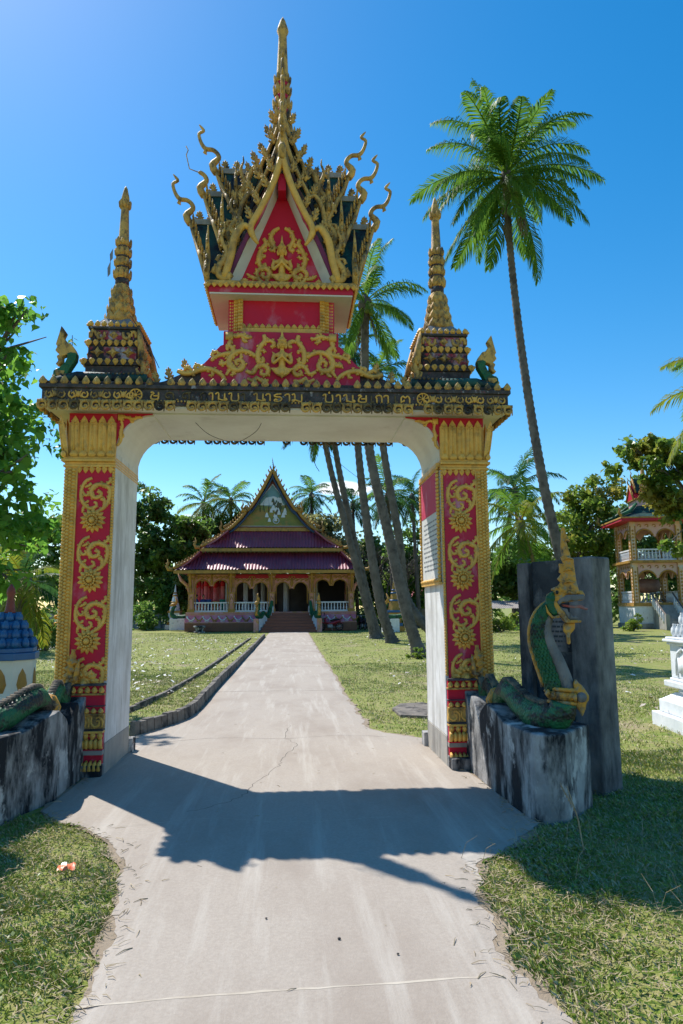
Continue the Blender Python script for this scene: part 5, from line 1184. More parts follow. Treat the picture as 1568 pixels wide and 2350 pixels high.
# motorbikes
def motorbike(x, y, rz, body, label):
    r = thing('motorbike', label, 'motorbike', (x, y, 0)); M_ = T(x, y, .0) @ RZ(rz)
    for wx in (-.62, .62):
        b = MB(); n_ = 18; b.tube([(wx+.25*math.cos(2*PI*i/n_), 0, .30+.25*math.sin(2*PI*i/n_)) for i in range(n_+1)], .05, 6, M=M_); wh = b.build('wheel', 'rubber', r, True)
        b = MB()
        for i in range(8): b.tube([(wx, 0, .30), (wx+.23*math.cos(PI*i/4), 0, .30+.23*math.sin(PI*i/4))], .008, 4, M=M_)
        b.tube([(wx, -.05, .3), (wx, .05, .3)], .04, 8, M=M_); b.build('rim', 'steel', wh)
        b = MB(); b.tube([(wx+.32*math.cos(a), 0, .30+.32*math.sin(a)) for a in (.3, .8, 1.3, 1.8, 2.4)], .05, 6, M=M_); b.build('mudguard', body, r, True)
    b = MB(); b.tube([(.62, 0, .30), (.50, 0, .62), (.42, 0, .95)], .03, 6, M=M_); b.build('fork', 'steel', r, True)
    b = MB(); b.tube([(.42, 0, .90), (.30, 0, .62), (.05, 0, .48), (-.2, 0, .55), (-.55, 0, .68), (-.75, 0, .74)], [.09, .10, .11, .13, .12, .05], 8, M=M_); b.build('fairing', body, r, True)
    b = MB(); b.tube([(.02, 0, .70), (-.2, 0, .76), (-.5, 0, .79), (-.68, 0, .80)], [.07, .11, .11, .06], 8, True, .6, M_); b.build('seat', 'rubber', r, True)
    b = MB(); b.tube([(.40, -.33, 1.0), (.43, -.15, 1.02), (.43, .15, 1.02), (.40, .33, 1.0)], .018, 6, M=M_); hbx = b.build('handlebar', 'steel', r, True)
    for s in (-1, 1):
        b = MB(); b.tube([(.42, s*.18, 1.03), (.42, s*.26, 1.2)], .01, 4, M=M_); b.ball((.42, s*.28, 1.22), (.03, .06, .04), 7, 5, M_); b.build('mirror', 'rubber', hbx, True)
    b = MB(); b.ball((.50, 0, .92), (.08, .10, .09), 8, 6, M_); b.build('headlight', 'steel', r, True)
    b = MB(); b.tube([(.1, -.1, .28), (-.3, -.14, .26), (-.75, -.15, .36)], [.03, .05, .05], 7, M=M_); b.build('exhaust', 'steel', r, True)
    b = MB(); b.box(-.15, .2, -.11, .11, .22, .46, M_); b.build('engine', 'steel', r, bevel=.04)
    b = MB(); b.tube([(-.1, .1, .25), (-.12, .28, .02)], .014, 4, M=M_); b.build('kickstand', 'steel', r)
motorbike(2.75, 40.7, PI, 'bikered', 'dark red motorbike parked beside the temple stairs')
motorbike(5.15, 42.2, R(100), 'bikeblack', 'black motorbike parked at the corner of the temple')
b = MB(); b.box(-.34, .34, -.3, .3, 0, .08); b.box(-.22, .22, -.2, .2, .08, .34, None, -.06, -.06); b.box(-.36, .36, -.32, .32, .34, .46)
o = b.build('stone_pedestal', 'concrete_dark', None, bevel=.03); o.location = (-6.05, 39.6, 0); o.rotation_euler = (0, 0, .3); tag(o, 'small dark stone pedestal on the lawn before the temple', 'pedestal')
# ================================================================ SMALL STUPAS, WALLS AND HOUSES AROUND THE TEMPLE
def small_stupa(x, y, h, mats, label):
    r = thing('stupa', label, 'stupa', (x, y, 0)); k = h/3.4
    for z0, z1, a, m in ((0, .35, .62, 0), (.35, .55, .52, 1), (.55, 1.25, .42, 0), (1.25, 1.4, .5, 1)):
        b = MB(); b.box(x-a*k, x+a*k, y-a*k, y+a*k, z0*k, z1*k-.003); b.build('course', mats[m], r, bevel=.02)
    b = MB(); b.lathe([(.42*k, 1.4*k), (.36*k, 1.7*k), (.22*k, 2.3*k), (.16*k, 2.5*k), (.18*k, 2.55*k), (.1*k, 2.75*k), (.03*k, 3.3*k), (.005, 3.42*k)], 8, (x, y, 0), ph=PI/8); b.build('spire', mats[0], r)
    for z, rr in ((2.0, .31), (2.5, .2), (2.7, .14)):
        b = MB(); b.lathe([(rr*k, z*k), (rr*k*1.12, (z+.05)*k), (rr*k, (z+.1)*k)], 8, (x, y, 0), ph=PI/8); b.build('spire_ring', mats[1], r, True)
small_stupa(-9.1, 48, 3.5, ('wpaint', 'tgold'), 'small grey and white spired stupa left of the temple')
small_stupa(6.95, 39, 3.4, ('tgold', 'blue'), 'small gold stupa with blue bands right of the leaning palms')
for x, y, lab in ((-8.45, 45.5, 'small gold serpent on white pier at left corner of the temple'), (6.5, 37.6, 'small gold serpent on grey pier before the gold stupa')):
    r = thing('serpent_pier', lab, 'statue', (x, y, 0)); b = MB(); b.box(x-.55, x+.55, y-.3, y+.3, 0, .85); b.build('pier', 'wpaint', r, bevel=.02)
    p = spline([(x+.9, 1.1, .12), (x+.4, .98, .16), (x-.2, .98, .18), (x-.45, 1.2, .16), (x-.35, 1.6, .13), (x-.2, 1.85, .12)], 4)
    b = MB(); b.tube([(a, y, z) for a, z, q in p], [q for *_, q in p], 8); b.build('serpent_body', 'naga_green', r, True)
    b = MB(); b.tube([(x-.2, y, 1.85), (x-.42, y, 1.9), (x-.62, y, 1.8)], [.14, .13, .05], 7); b.tube([(x-.2, y, 1.9), (x-.1, y, 2.2), (x-.25, y, 2.5)], [.13, .09, .01], 7); b.tube([(x-.5, y, 1.0), (x-.55, y, 1.4), (x-.4, y, 1.7)], [.08, .08, .06], 6); b.build('serpent_head', 'naga_gold', r, True)
bw = thing('boundary_wall', 'low grey boundary wall with white balusters left of the temple', 'wall', (-14, 51, 0))
b = MB(); b.box(-22, -8.2, 51, 51.2, 0, .35); b.build('wall_base', 'wallgrey', bw); b = MB(); b.box(-22, -8.2, 50.98, 51.22, 1.0, 1.12); b.build('wall_coping', 'wallgrey', bw)
for i in range(7): b = MB(); b.box(-22+i*2.2, -21.7+i*2.2, 50.95, 51.25, 0, 1.25); b.build('wall_post', 'wallgrey', bw)
BAL = MB(); BAL.lathe([(.06, .35), (.09, .5), (.05, .7), (.06, .8), (.05, 1.0)], 6); BAL = BAL.mesh('baluster', 'wpaint', True)
for i in range(46): put('baluster', BAL, bw, T(-21.6+i*.29, 51.1, 0))
hs_ = thing('house', 'small grey house with faded red tin roof among trees right of temple', 'house', (11.5, 56, 0))
b = MB(); b.box(8.6, 15, 56, 61, 0, 2.4); b.build('wall', 'wallgrey', hs_); b = MB(); b.prism([(55.2, 2.45), (58.5, 3.6), (61.8, 2.45), (61.8, 2.35), (58.5, 3.45), (55.2, 2.33)], 8.2, 15.4, 'x'); b.build('roof', 'roofred', hs_)
b = MB(); b.box(11.0, 12.0, 55.94, 55.99, .9, 1.9); b.build('window', 'dark', hs_); b = MB(); b.box(13.2, 14.1, 55.94, 55.99, 0, 2.0); b.build('door', 'wood', hs_)
sh = thing('shed', 'low open shed with grey corrugated tin roof behind the palms', 'shed', (15.2, 41, 0))
v = []; f = []
for i in range(41):
    x = 13.9+i*.07; h = .03*(i % 2)
    v += [(x, 40, 1.45+h), (x+.25, 42.4, 2.0+h)]
    if i: f.append((2*i-2, 2*i, 2*i+1, 2*i-1))
b = MB(); b.add(v, f); b.build('roof', 'rust', sh, fix=False)
for x, y in ((14, 40.2), (16.6, 40.2), (14.2, 42.2), (16.8, 42.2)): b = MB(); b.box(x-.06, x+.06, y-.06, y+.06, 0, 1.5); b.build('post', 'wood', sh)
# ================================================================ BELL TOWER
bt = thing('drum_tower', 'two storey gold and pink drum pavilion with green hipped roof and stairs', 'pavilion', (25.8, 40.5, 0)); MBT = T(25.8, 40.6, 0) @ RZ(R(-9))
h = 1.55
b = MB(); b.box(-h-.2, h+.2, -h-.2, h+.2, 0, 1.55, MBT); pl = b.build('base', 'wpaint', bt); b = MB(); b.box(-h-.3, h+.3, -h-.3, h+.3, 0, .35, MBT); b.build('base_course', 'wallgrey', pl); b = MB(); b.box(-h-.26, h+.26, -h-.26, h+.26, 1.55, 1.78, MBT); b.build('base_cornice', 'tgold', pl)
for lv, (z0, z1) in enumerate(((1.78, 4.55), (4.72, 7.45))):
    for sx in (-1, 1):
        for sy in (-1, 1):
            b = MB(); b.box(sx*h-.19, sx*h+.19, sy*h-.19, sy*h+.19, z0, z1, MBT); c = b.build('column', 'pav', bt)
            b = MB()
            for k in range(9):
                zz = z0+.2+k*(z1-z0-.6)/9
                for q in range(4): domed(b, [(-.10, 0), (0, .1), (.10, 0), (0, -.1)], .03, MBT @ T(sx*h, sy*h, zz) @ RZ(q*PI/2) @ T(0, -.19, 0))
            for q in range(4):
                for e in (-1, 1): b.box(e*.16-.03, e*.16+.03, -.21, -.185, z0, z1-.3, MBT @ T(sx*h, sy*h, 0) @ RZ(q*PI/2))
            b.build('column_trim', 'tgold', c)
    for q in range(4):
        Mq = MBT @ RZ(q*PI/2); xa, xb = -h+.19, h-.19; t = z1; sp_ = t-.95
        def arch(x0, x1, n=8): return [(x0+(x1-x0)*k/n, sp_+.42*math.sin(PI*k/n)**.6) for k in range(n+1)]
        b = MB(); b.prism([(xa, sp_-.15)]+arch(xa+.06, -.12)+[(0, sp_-.12)]+arch(.12, xb-.06)+[(xb, sp_-.15), (xb, t), (xa, t)], -h-.06, -h+.06, M=Mq); ap = b.build('arch_panel', 'pav_pink', bt)
        for x0, x1 in ((xa+.06, -.12), (.12, xb-.06)): b = MB(); b.tube([(a, -h-.08, z) for a, z in arch(x0, x1)], .05, 5, M=Mq); b.build('arch_trim', 'tgold', ap, True)
        b = MB()
        for k in range(5): c = -1.0+k*.5; relief(b, [(c-.15, t-.3), (c-.08, t-.2), (c+.05, t-.22), (c+.05, t-.36), (c-.03, t-.34)], .035, -h-.07, Mq)
        stuff(b.build('scroll_frieze', 'tgold', ap, True))
        if not (q == 0 and lv == 0) :
            r = MB(); r.box(xa, xb, -h-.08, -h+.08, z0+.72, z0+.82, Mq); r = r.build('handrail', 'rail', bt); b = MB(); b.box(xa, xb, -h-.07, -h+.07, z0+.02, z0+.12, Mq); b.build('bottom_rail', 'rail', r)
            for k in range(11): b = MB(); b.lathe([(.05, .1), (.07, .3), (.04, .5), (.05, .74)], 6, (0, 0, 0), Mq @ T(xa+.14+k*(xb-xa-.28)/10, -h, z0)); b.build('baluster', 'rail', r, True)
    b = MB(); o = .42 if lv == 0 else .95
    if lv == 0: b.box(-h-o, h+o, -h-o, h+o, 4.55, 4.72, MBT); b.build('floor_slab', 'tgold', bt)
    else:
        b.box(-h-o, h+o, -h-o, h+o, 7.45, 7.62, MBT); b.build('eave', 'tred', bt); b = MB(); b.box(-h-o-.05, h+o+.05, -h-o-.05, h+o+.05, 7.62, 7.72, MBT); b.build('eave_edge', 'tgold', bt)
E2 = h+.95
b = MB(); v = [(-E2, -E2, 7.72), (E2, -E2, 7.72), (E2, E2, 7.72), (-E2, E2, 7.72), (-1.5, -1.5, 8.1), (1.5, -1.5, 8.1), (1.5, 1.5, 8.1), (-1.5, 1.5, 8.1), (-.8, -.8, 8.75), (.8, -.8, 8.75), (.8, .8, 8.75), (-.8, .8, 8.75)]
b.add(v, [(0, 1, 5, 4), (1, 2, 6, 5), (2, 3, 7, 6), (3, 0, 4, 7), (4, 5, 9, 8), (5, 6, 10, 9), (6, 7, 11, 10), (7, 4, 8, 11), (8, 9, 10, 11)], MBT); hip = b.build('hip_roof', 'roof_green', bt)
for q in range(4):
    Mq = MBT @ RZ(q*PI/2); b = MB(); b.tube([(-E2, -E2, 7.85), (-1.6, -1.6, 8.22), (-.9, -.9, 8.85)], [.12, .14, .1], 6, M=Mq); b.build('hip_ridge', 'naga_green', hip, True)
    b = MB(); b.tube([(-E2, -E2, 7.8), (-E2-.2, -E2-.2, 7.95), (-E2-.1, -E2-.1, 8.2), (-E2-.2, -E2-.2, 8.4)], [.1, .11, .07, .01], 6, M=Mq); b.build('corner_finial', 'tgold', hip, True)
b = MB(); b.box(-.85, .85, -.85, .85, 8.3, 9.15, MBT); lan = b.build('lantern', 'pav_pink', bt); b = MB(); b.box(-1.0, 1.0, -1.0, 1.0, 9.15, 9.25, MBT); b.build('lantern_eave', 'tgold', lan)
for q in range(4):
    Mq = MBT @ RZ(q*PI/2)
    for tier, (hw, z0, z1, y) in enumerate(((.8, 9.2, 10.3, 1.0), (.6, 9.7, 10.8, .75))):
        b = MB(); b.prism([(-hw, z0), (-hw*.4, z0+.55*(z1-z0)), (0, z1), (hw*.4, z0+.55*(z1-z0)), (hw, z0)], -y, 0, M=Mq); gb = b.build('gable', 'tred' if tier == 0 else 'roof_green', lan)
        for s in (-1, 1):
            b = MB(); b.tube([(0, -y-.03, z1+.05), (s*hw*.42, -y-.03, z0+.55*(z1-z0)), (s*hw, -y-.03, z0)], .06, 5, M=Mq); b.build('bargeboard', 'tgold', gb, True)
            for k in range(4): t_ = .15+.22*k; b = MB().merge(flame_mb(.26, .16), Mq @ T(s*hw*t_, -y-.03, z1-(z1-z0)*t_*.9)); b.build('crocket', 'tgold', gb, True)
        b = MB(); b.tube([(0, -y, z1), (0, -y-.12, z1+.25), (0, -y-.05, z1+.45), (0, -y-.15, z1+.65)], [.06, .05, .04, .01], 5, M=Mq); b.build('roof_finial', 'tgold', gb, True)
b = MB(); b.lathe([(.35, 10.6), (.25, 11), (.16, 11.2), (.1, 11.8), (.03, 12.8), (.005, 13.0)], 10, (0, 0, 0), MBT); b.build('spire', 'tgold', lan, True)
# stairs of the pavilion
for k in range(9):
    b = MB(); b.box(-.55, .75, -h-.3-.27*(9-k), -h-.3-.27*(8-k)+.02, 0, .18*(k+1), MBT); b.build('step', 'wallgrey', bt)
for x in (-.62, .82):
    b = MB(); b.tube([(x, -h-.3, 2.45), (x, -h-1.5, 1.65), (x, -h-2.75, .95)], .07, 4, M=MBT); rr = b.build('stair_rail', 'wood', bt)
    for k in range(7): b = MB(); b.lathe([(.05, 0), (.07, .25), (.04, .5), (.05, .75)], 6, (0, 0, 0), MBT @ T(x, -h-.5-k*.35, 1.5-k*.22)); b.build('baluster', 'rail', rr, True)
    b = MB(); b.box(x-.12, x+.12, -h-3.0, -h-2.75, 0, 1.0, MBT); b.build('newel', 'wallgrey', rr)
b = MB(); b.tube([(.82, -h-2.8, .9), (2.6, -h-2.6, 1.5), (3.4, -h-2.4, 1.5)], .07, 4, M=MBT); rr = b.build('stair_rail', 'wood', bt)
for k in range(8): b = MB(); b.lathe([(.05, 0), (.07, .25), (.04, .5), (.05, .8)], 6, (0, 0, 0), MBT @ T(1.0+k*.3, -h-2.75+k*.04, .15+min(.6, k*.1))); b.build('baluster', 'rail', rr, True)
b = MB(); b.lathe([(.42, -.85), (.5, -.4), (.52, 0), (.5, .4), (.42, .85)], 16, (0, 0, 0), MBT @ T(-.25, .1, 3.0) @ RY(PI/2)); dr = tag(b.build('temple_drum', 'drum', None, True), 'big brown wooden drum hanging in the lower storey of the pavilion', 'drum')
ld = thing('ladder', 'wooden ladder leaning inside the lower storey of the pavilion', 'ladder', tuple(MBT @ Vector((.5, .5, 1.8))))
for dx in (-.2, .2): b = MB(); b.tube([(.9+dx, .2, 1.8), (-.1+dx, .9, 4.6)], .045, 4, M=MBT); b.build('rail', 'wood', ld)
for k in range(7): t_ = (k+.5)/7; b = MB(); b.tube([(.7-t_, .2+.7*t_, 1.8+2.8*t_), (1.1-t_, .2+.7*t_, 1.8+2.8*t_)], .03, 4, M=MBT); b.build('rung', 'wood', ld)
# ================================================================ PALMS
def frond_mesh(L, e0, droop, n=34, mat_='palm_leaf', hang=.5, seed=0, wl=.30, ragged=0., curl=0.):
    """feather leaf: starts at origin, grows along +x, elevation e0 bending down by droop"""
    rg = random.Random(seed); pts = []; p = Vector((0, 0, 0)); N_ = 16
    for i in range(N_+1):
        pts.append(p.copy()); a = e0-droop*((i+.5)/N_)**1.4; p = p+Vector((math.cos(a), curl*(i/N_), math.sin(a)))*(L/N_)
    V = []; F = []; C = []
    def strip(a, c, w0, w1, nrm, col):
        o = len(V); V.extend([a-nrm*w0, a+nrm*w0, c+nrm*w1, c-nrm*w1]); F.append((o, o+1, o+2, o+3)); C.extend([col]*4)
    for i in range(N_):                                             # midrib
        a, c = pts[i], pts[i+1]; w = .035*L/3*(1-i/N_)+.006
        t = (c-a).normalized(); up = t.cross(Vector((0, 1, 0))).normalized()
        strip(a, c, w, w*.9, Vector((0, 1, 0)), .9); strip(a, c, w, w*.9, up, .9)
    for k in range(n):
        t = .14+.86*(k+.5)/n; j = t*N_; i = min(int(j), N_-1); base = pts[i].lerp(pts[i+1], j-i); tan = (pts[i+1]-pts[i]).normalized()
        prof = (min(1, (t-.08)/.22)*min(1, (1.08-t)/.45))**.8*wl*L
        upv = Vector((0, 1, 0)).cross(tan)*-1
        upv = tan.cross(Vector((0, 1, 0))); upv = upv if upv.z > 0 else -upv
        for s in (-1, 1):
            if rg.random() < ragged: continue
            l = prof*rg.uniform(.85, 1.1)
            d = (Vector((0, s, 0))*.78+tan*(.40+.5*t)+upv*rg.uniform(-.05, .25)+Vector((0, 0, -1))*hang*rg.uniform(.1, .8)).normalized()
            m = base+d*l*.5; dn = Vector((0, 0, -1))
            d2 = (d*(1-hang)+dn*hang*rg.uniform(.7, 1.3)).normalized(); e = m+d2*l*.5
            w = .020*L/3*(1.5 if n < 60 else .95); nr = d.cross(upv); nr = (nr+upv*.35*s).normalized(); col = rg.random()*.7
            strip(base, m, w*.7, w, nr, col)
            nr2 = d2.cross(upv); nr2 = nr2.normalized() if nr2.length > .05 else nr
            strip(m, e, w, w*.1, (nr+nr2*.3).normalized(), col)
    return from_arrays('frond', [tuple(v) for v in V], F, mat_, 'mesh', C)
FR = {}
for key, m_, hang in (('g', 'palm_leaf', .45), ('y', 'palm_leaf_y', .5), ('d', 'palm_leaf_d', .45)):
    FR[key] = [frond_mesh(3.2, R(e), R(dr), 38, m_, hang, 10*i+ord(key), .27, .04, cu) for i, (e, dr, cu) in enumerate(((82, 55, .1), (68, 85, -.2), (48, 85, .2), (28, 80, -.15), (5, 70, .15), (-22, 50, -.1), (-48, 34, .1)))]
FRB = [frond_mesh(3.2, R(e), R(dr), 66, 'palm_leaf', .62, 900+i, .25, .06, cu) for i, (e, dr, cu) in enumerate(((84, 45, .1), (70, 80, -.2), (50, 85, .2), (30, 75, -.2), (8, 62, .2), (-18, 50, -.15), (-45, 32, .15)))]
DEAD = [frond_mesh(2.4, R(-62), R(25), 26, 'palm_dead', .8, 77+i, .22, .3) for i in range(2)]
def palm(path, r0, r1, length, nf, kinds, label, big=False, seed=1, dead=3, nuts=0, low=-50, group=None, twist=0):
    """path: trunk points from the ground to the crown"""
    rg = random.Random(seed); root = thing('coconut_palm', label, 'palm tree', tuple(path[0]), group)
    p = spline([tuple(q) for q in path], 8); m = len(p); P = []; Rr = []
    zl = p[-1][2]-p[0][2]; step = .16 if big else .3; nn = max(20, int(zl/step)); 
    for i in range(nn*2+1):
        t = i/(nn*2)*(m-1); k = min(int(t), m-2); e = t-k; q = [p[k][j]*(1-e)+p[k+1][j]*e for j in range(3)]
        f_ = i/(nn*2); r = r0+(r1-r0)*min(1, f_*1.3)+r0*.55*max(0, 1-f_*14)
        P.append(q); Rr.append(r*(1.07 if i % 2 else .92))
    b = MB(); b.tube(P, Rr, 9 if big else 7); b.build('trunk', 'palm_bark', root, True)
    top = Vector(p[-1]); k = length/3.2
    b = MB(); b.lathe([(r1*1.1, -.5*k), (r1*1.9, -.1*k), (r1*1.7, .15*k), (r1*.6, .5*k)], 8, tuple(top)); b.build('crown_heart', 'palm_bark', root, True)
    for i in range(nf):
        f_ = (i+.5)/nf; elev = 82+(low-82)*f_**(1.12 if nf > 40 else .95); az = i*2.39996+rg.uniform(-.3, .3)+twist
        idx = min(range(7), key=lambda j: abs((82, 68, 48, 28, 5, -22, -48)[j]-elev))
        me = (FRB if big else FR[rg.choice(kinds)])[idx]
        put('frond', me, root, T(*(top+Vector((0, 0, .22*k*(1-f_))))) @ RZ(az) @ RX(rg.uniform(-.35, .35)) @ RY(-R(rg.uniform(-7, 7))) @ SC(k*rg.uniform(.85, 1.1)))
    for i in range(dead): put('dead_frond', DEAD[i % 2], root, T(*(top-Vector((0, 0, .2*k)))) @ RZ(rg.uniform(0, 6.28)) @ SC(k*rg.uniform(.7, 1)))
    for i in range(nuts):
        a = rg.uniform(0, 6.28); c = top+Vector((math.cos(a)*.32, math.sin(a)*.32, rg.uniform(-.55, -.1)))*k; b = MB(); b.ball(c, (.10, .10, .13), 8, 6); b.build('coconut', 'coconut', root, True)
    return root
V3 = Vector
palm([(8.15, 12, -.05), (7.95, 12, 2.0), (7.35, 12, 5.5), (6.95, 12, 9.0), (6.72, 12, 12.4), (6.70, 12, 14.7)], .175, .105, 3.05, 44, 'g', 'tallest coconut palm, leaning trunk rising behind the black slab', True, 4, 5, 9, -58, twist=.9)
def A(px_, py_, Y): return tuple(at(px_, py_, Y))
GP = 'leaning palms seen through the gate'
palm([(4.40, 28.8, -.05), A(845, 1400, 28.8), A(800, 1230, 28.8), A(762, 1090, 28.8), A(735, 960, 28.8)], .25, .16, 2.6, 16, 'gd', 'leaning coconut palm whose shaggy low crown hangs behind the gate beam', False, 11, 5, 0, -55)
palm([(4.70, 29.6, -.05), A(848, 1390, 29.6), A(806, 1210, 29.6), A(768, 1020, 29.6), A(742, 800, 29.6)], .25, .16, 2.3, 14, 'gd', 'slim leaning coconut palm close beside the shaggy one', False, 12, 2, 0, -40)
palm([(4.66, 24.2, -.05), A(872, 1380, 24.2), A(842, 1200, 24.2), A(822, 1030, 24.2), A(806, 800, 24.2)], .26, .17, 2.0, 14, 'gd', 'leaning coconut palm standing between the twin palms and the thick one', False, 13, 3, 0, -40)
palm([(4.36, 15.7, -.05), A(930, 1390, 15.8), A(893, 1230, 16), A(848, 1030, 16), A(838, 850, 16), A(839, 700, 16)], .22, .15, 2.45, 22, 'gyy', 'thick curved coconut palm with bright crown beside the gate tower', True, 14, 4, 5, -50, twist=.4)
palm([(7.0, 24.0, -.05), A(935, 1380, 24), A(915, 1230, 24), A(880, 1030, 24), A(866, 860, 24)], .26, .17, 2.2, 16, 'gd', 'leaning coconut palm crossing behind the thick curved one', False, 15, 3, 3, -50)
for i, (px_, py_, Y, L_, kd, lab, gy) in enumerate((
    (467, 1158, 60, 3.2, 'gy', 'far coconut palm above trees left of the temple roof, farther out of the pair', .0), (530, 1152, 60, 3.2, 'gy', 'far coconut palm above trees left of the temple roof, nearer the gable of the pair', .0),
    (715, 1138, 55, 2.6, 'gd', 'far coconut palm just right of the temple gable', 0), (810, 1158, 58, 2.9, 'gd', 'far coconut palm under the small white cloud', 0),
    (890, 1140, 44, 3.1, 'gd', 'dark coconut palm behind the leaning trunks with wide drooping crown', 0), (946, 1142, 48, 2.6, 'd', 'dark slender coconut palm close to the right gate pillar', 0),
    (1182, 1130, 34, 3.2, 'gd', 'tall green coconut palm right of the gate behind a yellowing one', 0), (1196, 1205, 29, 3.3, 'gy', 'yellow-green coconut palm right of the gate above the grey shed', 0))):
    c = at(px_, py_, Y); palm([(c.x+.4, Y, -.05), (c.x+.2, Y, c.z*.5), tuple(c)], .2, .14, L_, 20, kd, lab, False, 30+i, 3, 0, -52, twist=i*1.1)
palm([(15.0, 13.5, -.05), (14.9, 13.5, 4), (14.65, 13.5, 8.3)], .2, .14, 3.2, 20, 'gy', 'coconut palm beside the drum pavilion with yellowing lower fronds', False, 51, 2, 3, -50)
palm([(-10.2, 20, -.05), (-10.2, 20, 1.2), (-10.15, 20, 2.6)], .26, .2, 2.7, 20, 'yyd', 'short yellowish coconut palm behind the blue stupa', False, 52, 4, 0, -62)

# ================================================================ BROADLEAF TREES
def crown_leaves(name, centres, radii, nper, size, mat_, parent, seed, shape='quad', flat=.75, vert=.25):
    rg = np.random.default_rng(seed); Cn = np.asarray(centres, float); Rd = np.asarray(radii, float)
    idx = np.repeat(np.arange(len(Cn)), nper); n = len(idx)
    d = rg.normal(size=(n, 3)); d /= np.linalg.norm(d, axis=1)[:, None]; rr = rg.random(n)**.45
    P = Cn[idx]+d*(rr*Rd[idx])[:, None]*np.array([1, 1, flat])
    nrm = rg.normal(size=(n, 3))*.7+d*.4+np.array([0, 0, .55]); nrm /= np.linalg.norm(nrm, axis=1)[:, None]
    t = rg.normal(size=(n, 3)); t[:, 2] -= vert*2; t -= nrm*(t*nrm).sum(1)[:, None]; t /= np.linalg.norm(t, axis=1)[:, None]; bt_ = np.cross(nrm, t)
    s = size*rg.uniform(.45, 1.45, n)
    col = np.clip(rg.random(n)*.6+.4*(rg.random(len(Cn))[idx]), 0, 1)
    if shape == 'quad': prof = [(-.5, 0), (0, -.34), (.55, 0), (0, .34)]
    else: prof = [(-.5, -.0), (-.42, -.36), (.05, -.40), (.38, -.12), (.75, 0), (.38, .12), (.05, .40), (-.42, .36)]
    k = len(prof); V = np.zeros((n, k, 3))
    for i, (a, c) in enumerate(prof): V[:, i] = P+t*(a*s)[:, None]+bt_*(c*s)[:, None]+nrm*((abs(c)*.35-abs(a)*.15)*s)[:, None]
    F = np.arange(n*k).reshape(n, k)
    o = from_arrays(name, V.reshape(-1, 3), F, mat_, parent, np.repeat(col, k)); o['kind'] = 'stuff'; return o
def tree(base, trunk_h, blobs, nclump, nper, size, mat_, label, seed, r0=.25, name='tree', shape='quad', cr=(.5, .9), limbs=16, cat='tree', group=None, vert=.25):
    """blobs: ellipsoids (centre, radii) that hold leaf clumps; limbs reach into them"""
    rg = random.Random(seed); root = thing(name, label, cat, base, group); bx_ = V3(base)
    cs = []; rs = []; wts = [q[1][0]*q[1][1]*q[1][2] for q in blobs]
    for i in range(nclump):
        c, r = rg.choices(blobs, wts)[0]; d = V3((rg.gauss(0, 1), rg.gauss(0, 1), rg.gauss(0, 1))).normalized()*rg.random()**.38
        cs.append((c[0]+d.x*r[0], c[1]+d.y*r[1], c[2]+d.z*r[2])); rs.append(rg.uniform(*cr))
    top = V3((bx_.x+rg.uniform(-.2, .2)*trunk_h*.2, bx_.y, trunk_h))
    b = MB(); b.tube([tuple(bx_-V3((0, 0, .1))), tuple(bx_.lerp(top, .4)+V3((rg.uniform(-.1, .1), 0, 0))), tuple(top)], [r0*1.35, r0, r0*.75], 9); b.build('trunk', 'bark', root, True)
    b = MB()
    for c in rg.sample(cs, min(limbs, len(cs))):
        c = V3(c); m = top.lerp(c, .5)+V3((rg.uniform(-.3, .3), rg.uniform(-.3, .3), rg.uniform(0, .5)))
        st = top-V3((0, 0, rg.uniform(0, trunk_h*.25))); b.tube(spline([tuple(st), tuple(m), tuple(c)], 3), [r0*.42*(1-.85*i/6) for i in range(7)], 5)
        for j in range(3): tw_ = .2 if shape == 'heart' else .6; e = c+V3((rg.gauss(0, tw_), rg.gauss(0, tw_), rg.gauss(0, tw_))); b.tube([tuple(m.lerp(c, .6)), tuple(e)], [r0*.12, r0*.03], 4)
    b.build('limbs', 'bark', root, True)
    crown_leaves('crown', cs, rs, nper, size, mat_, root, seed, shape, vert=vert); return root
def P_(px_, py_, Y, *r): c = at(px_, py_, Y); return (tuple(c), r)
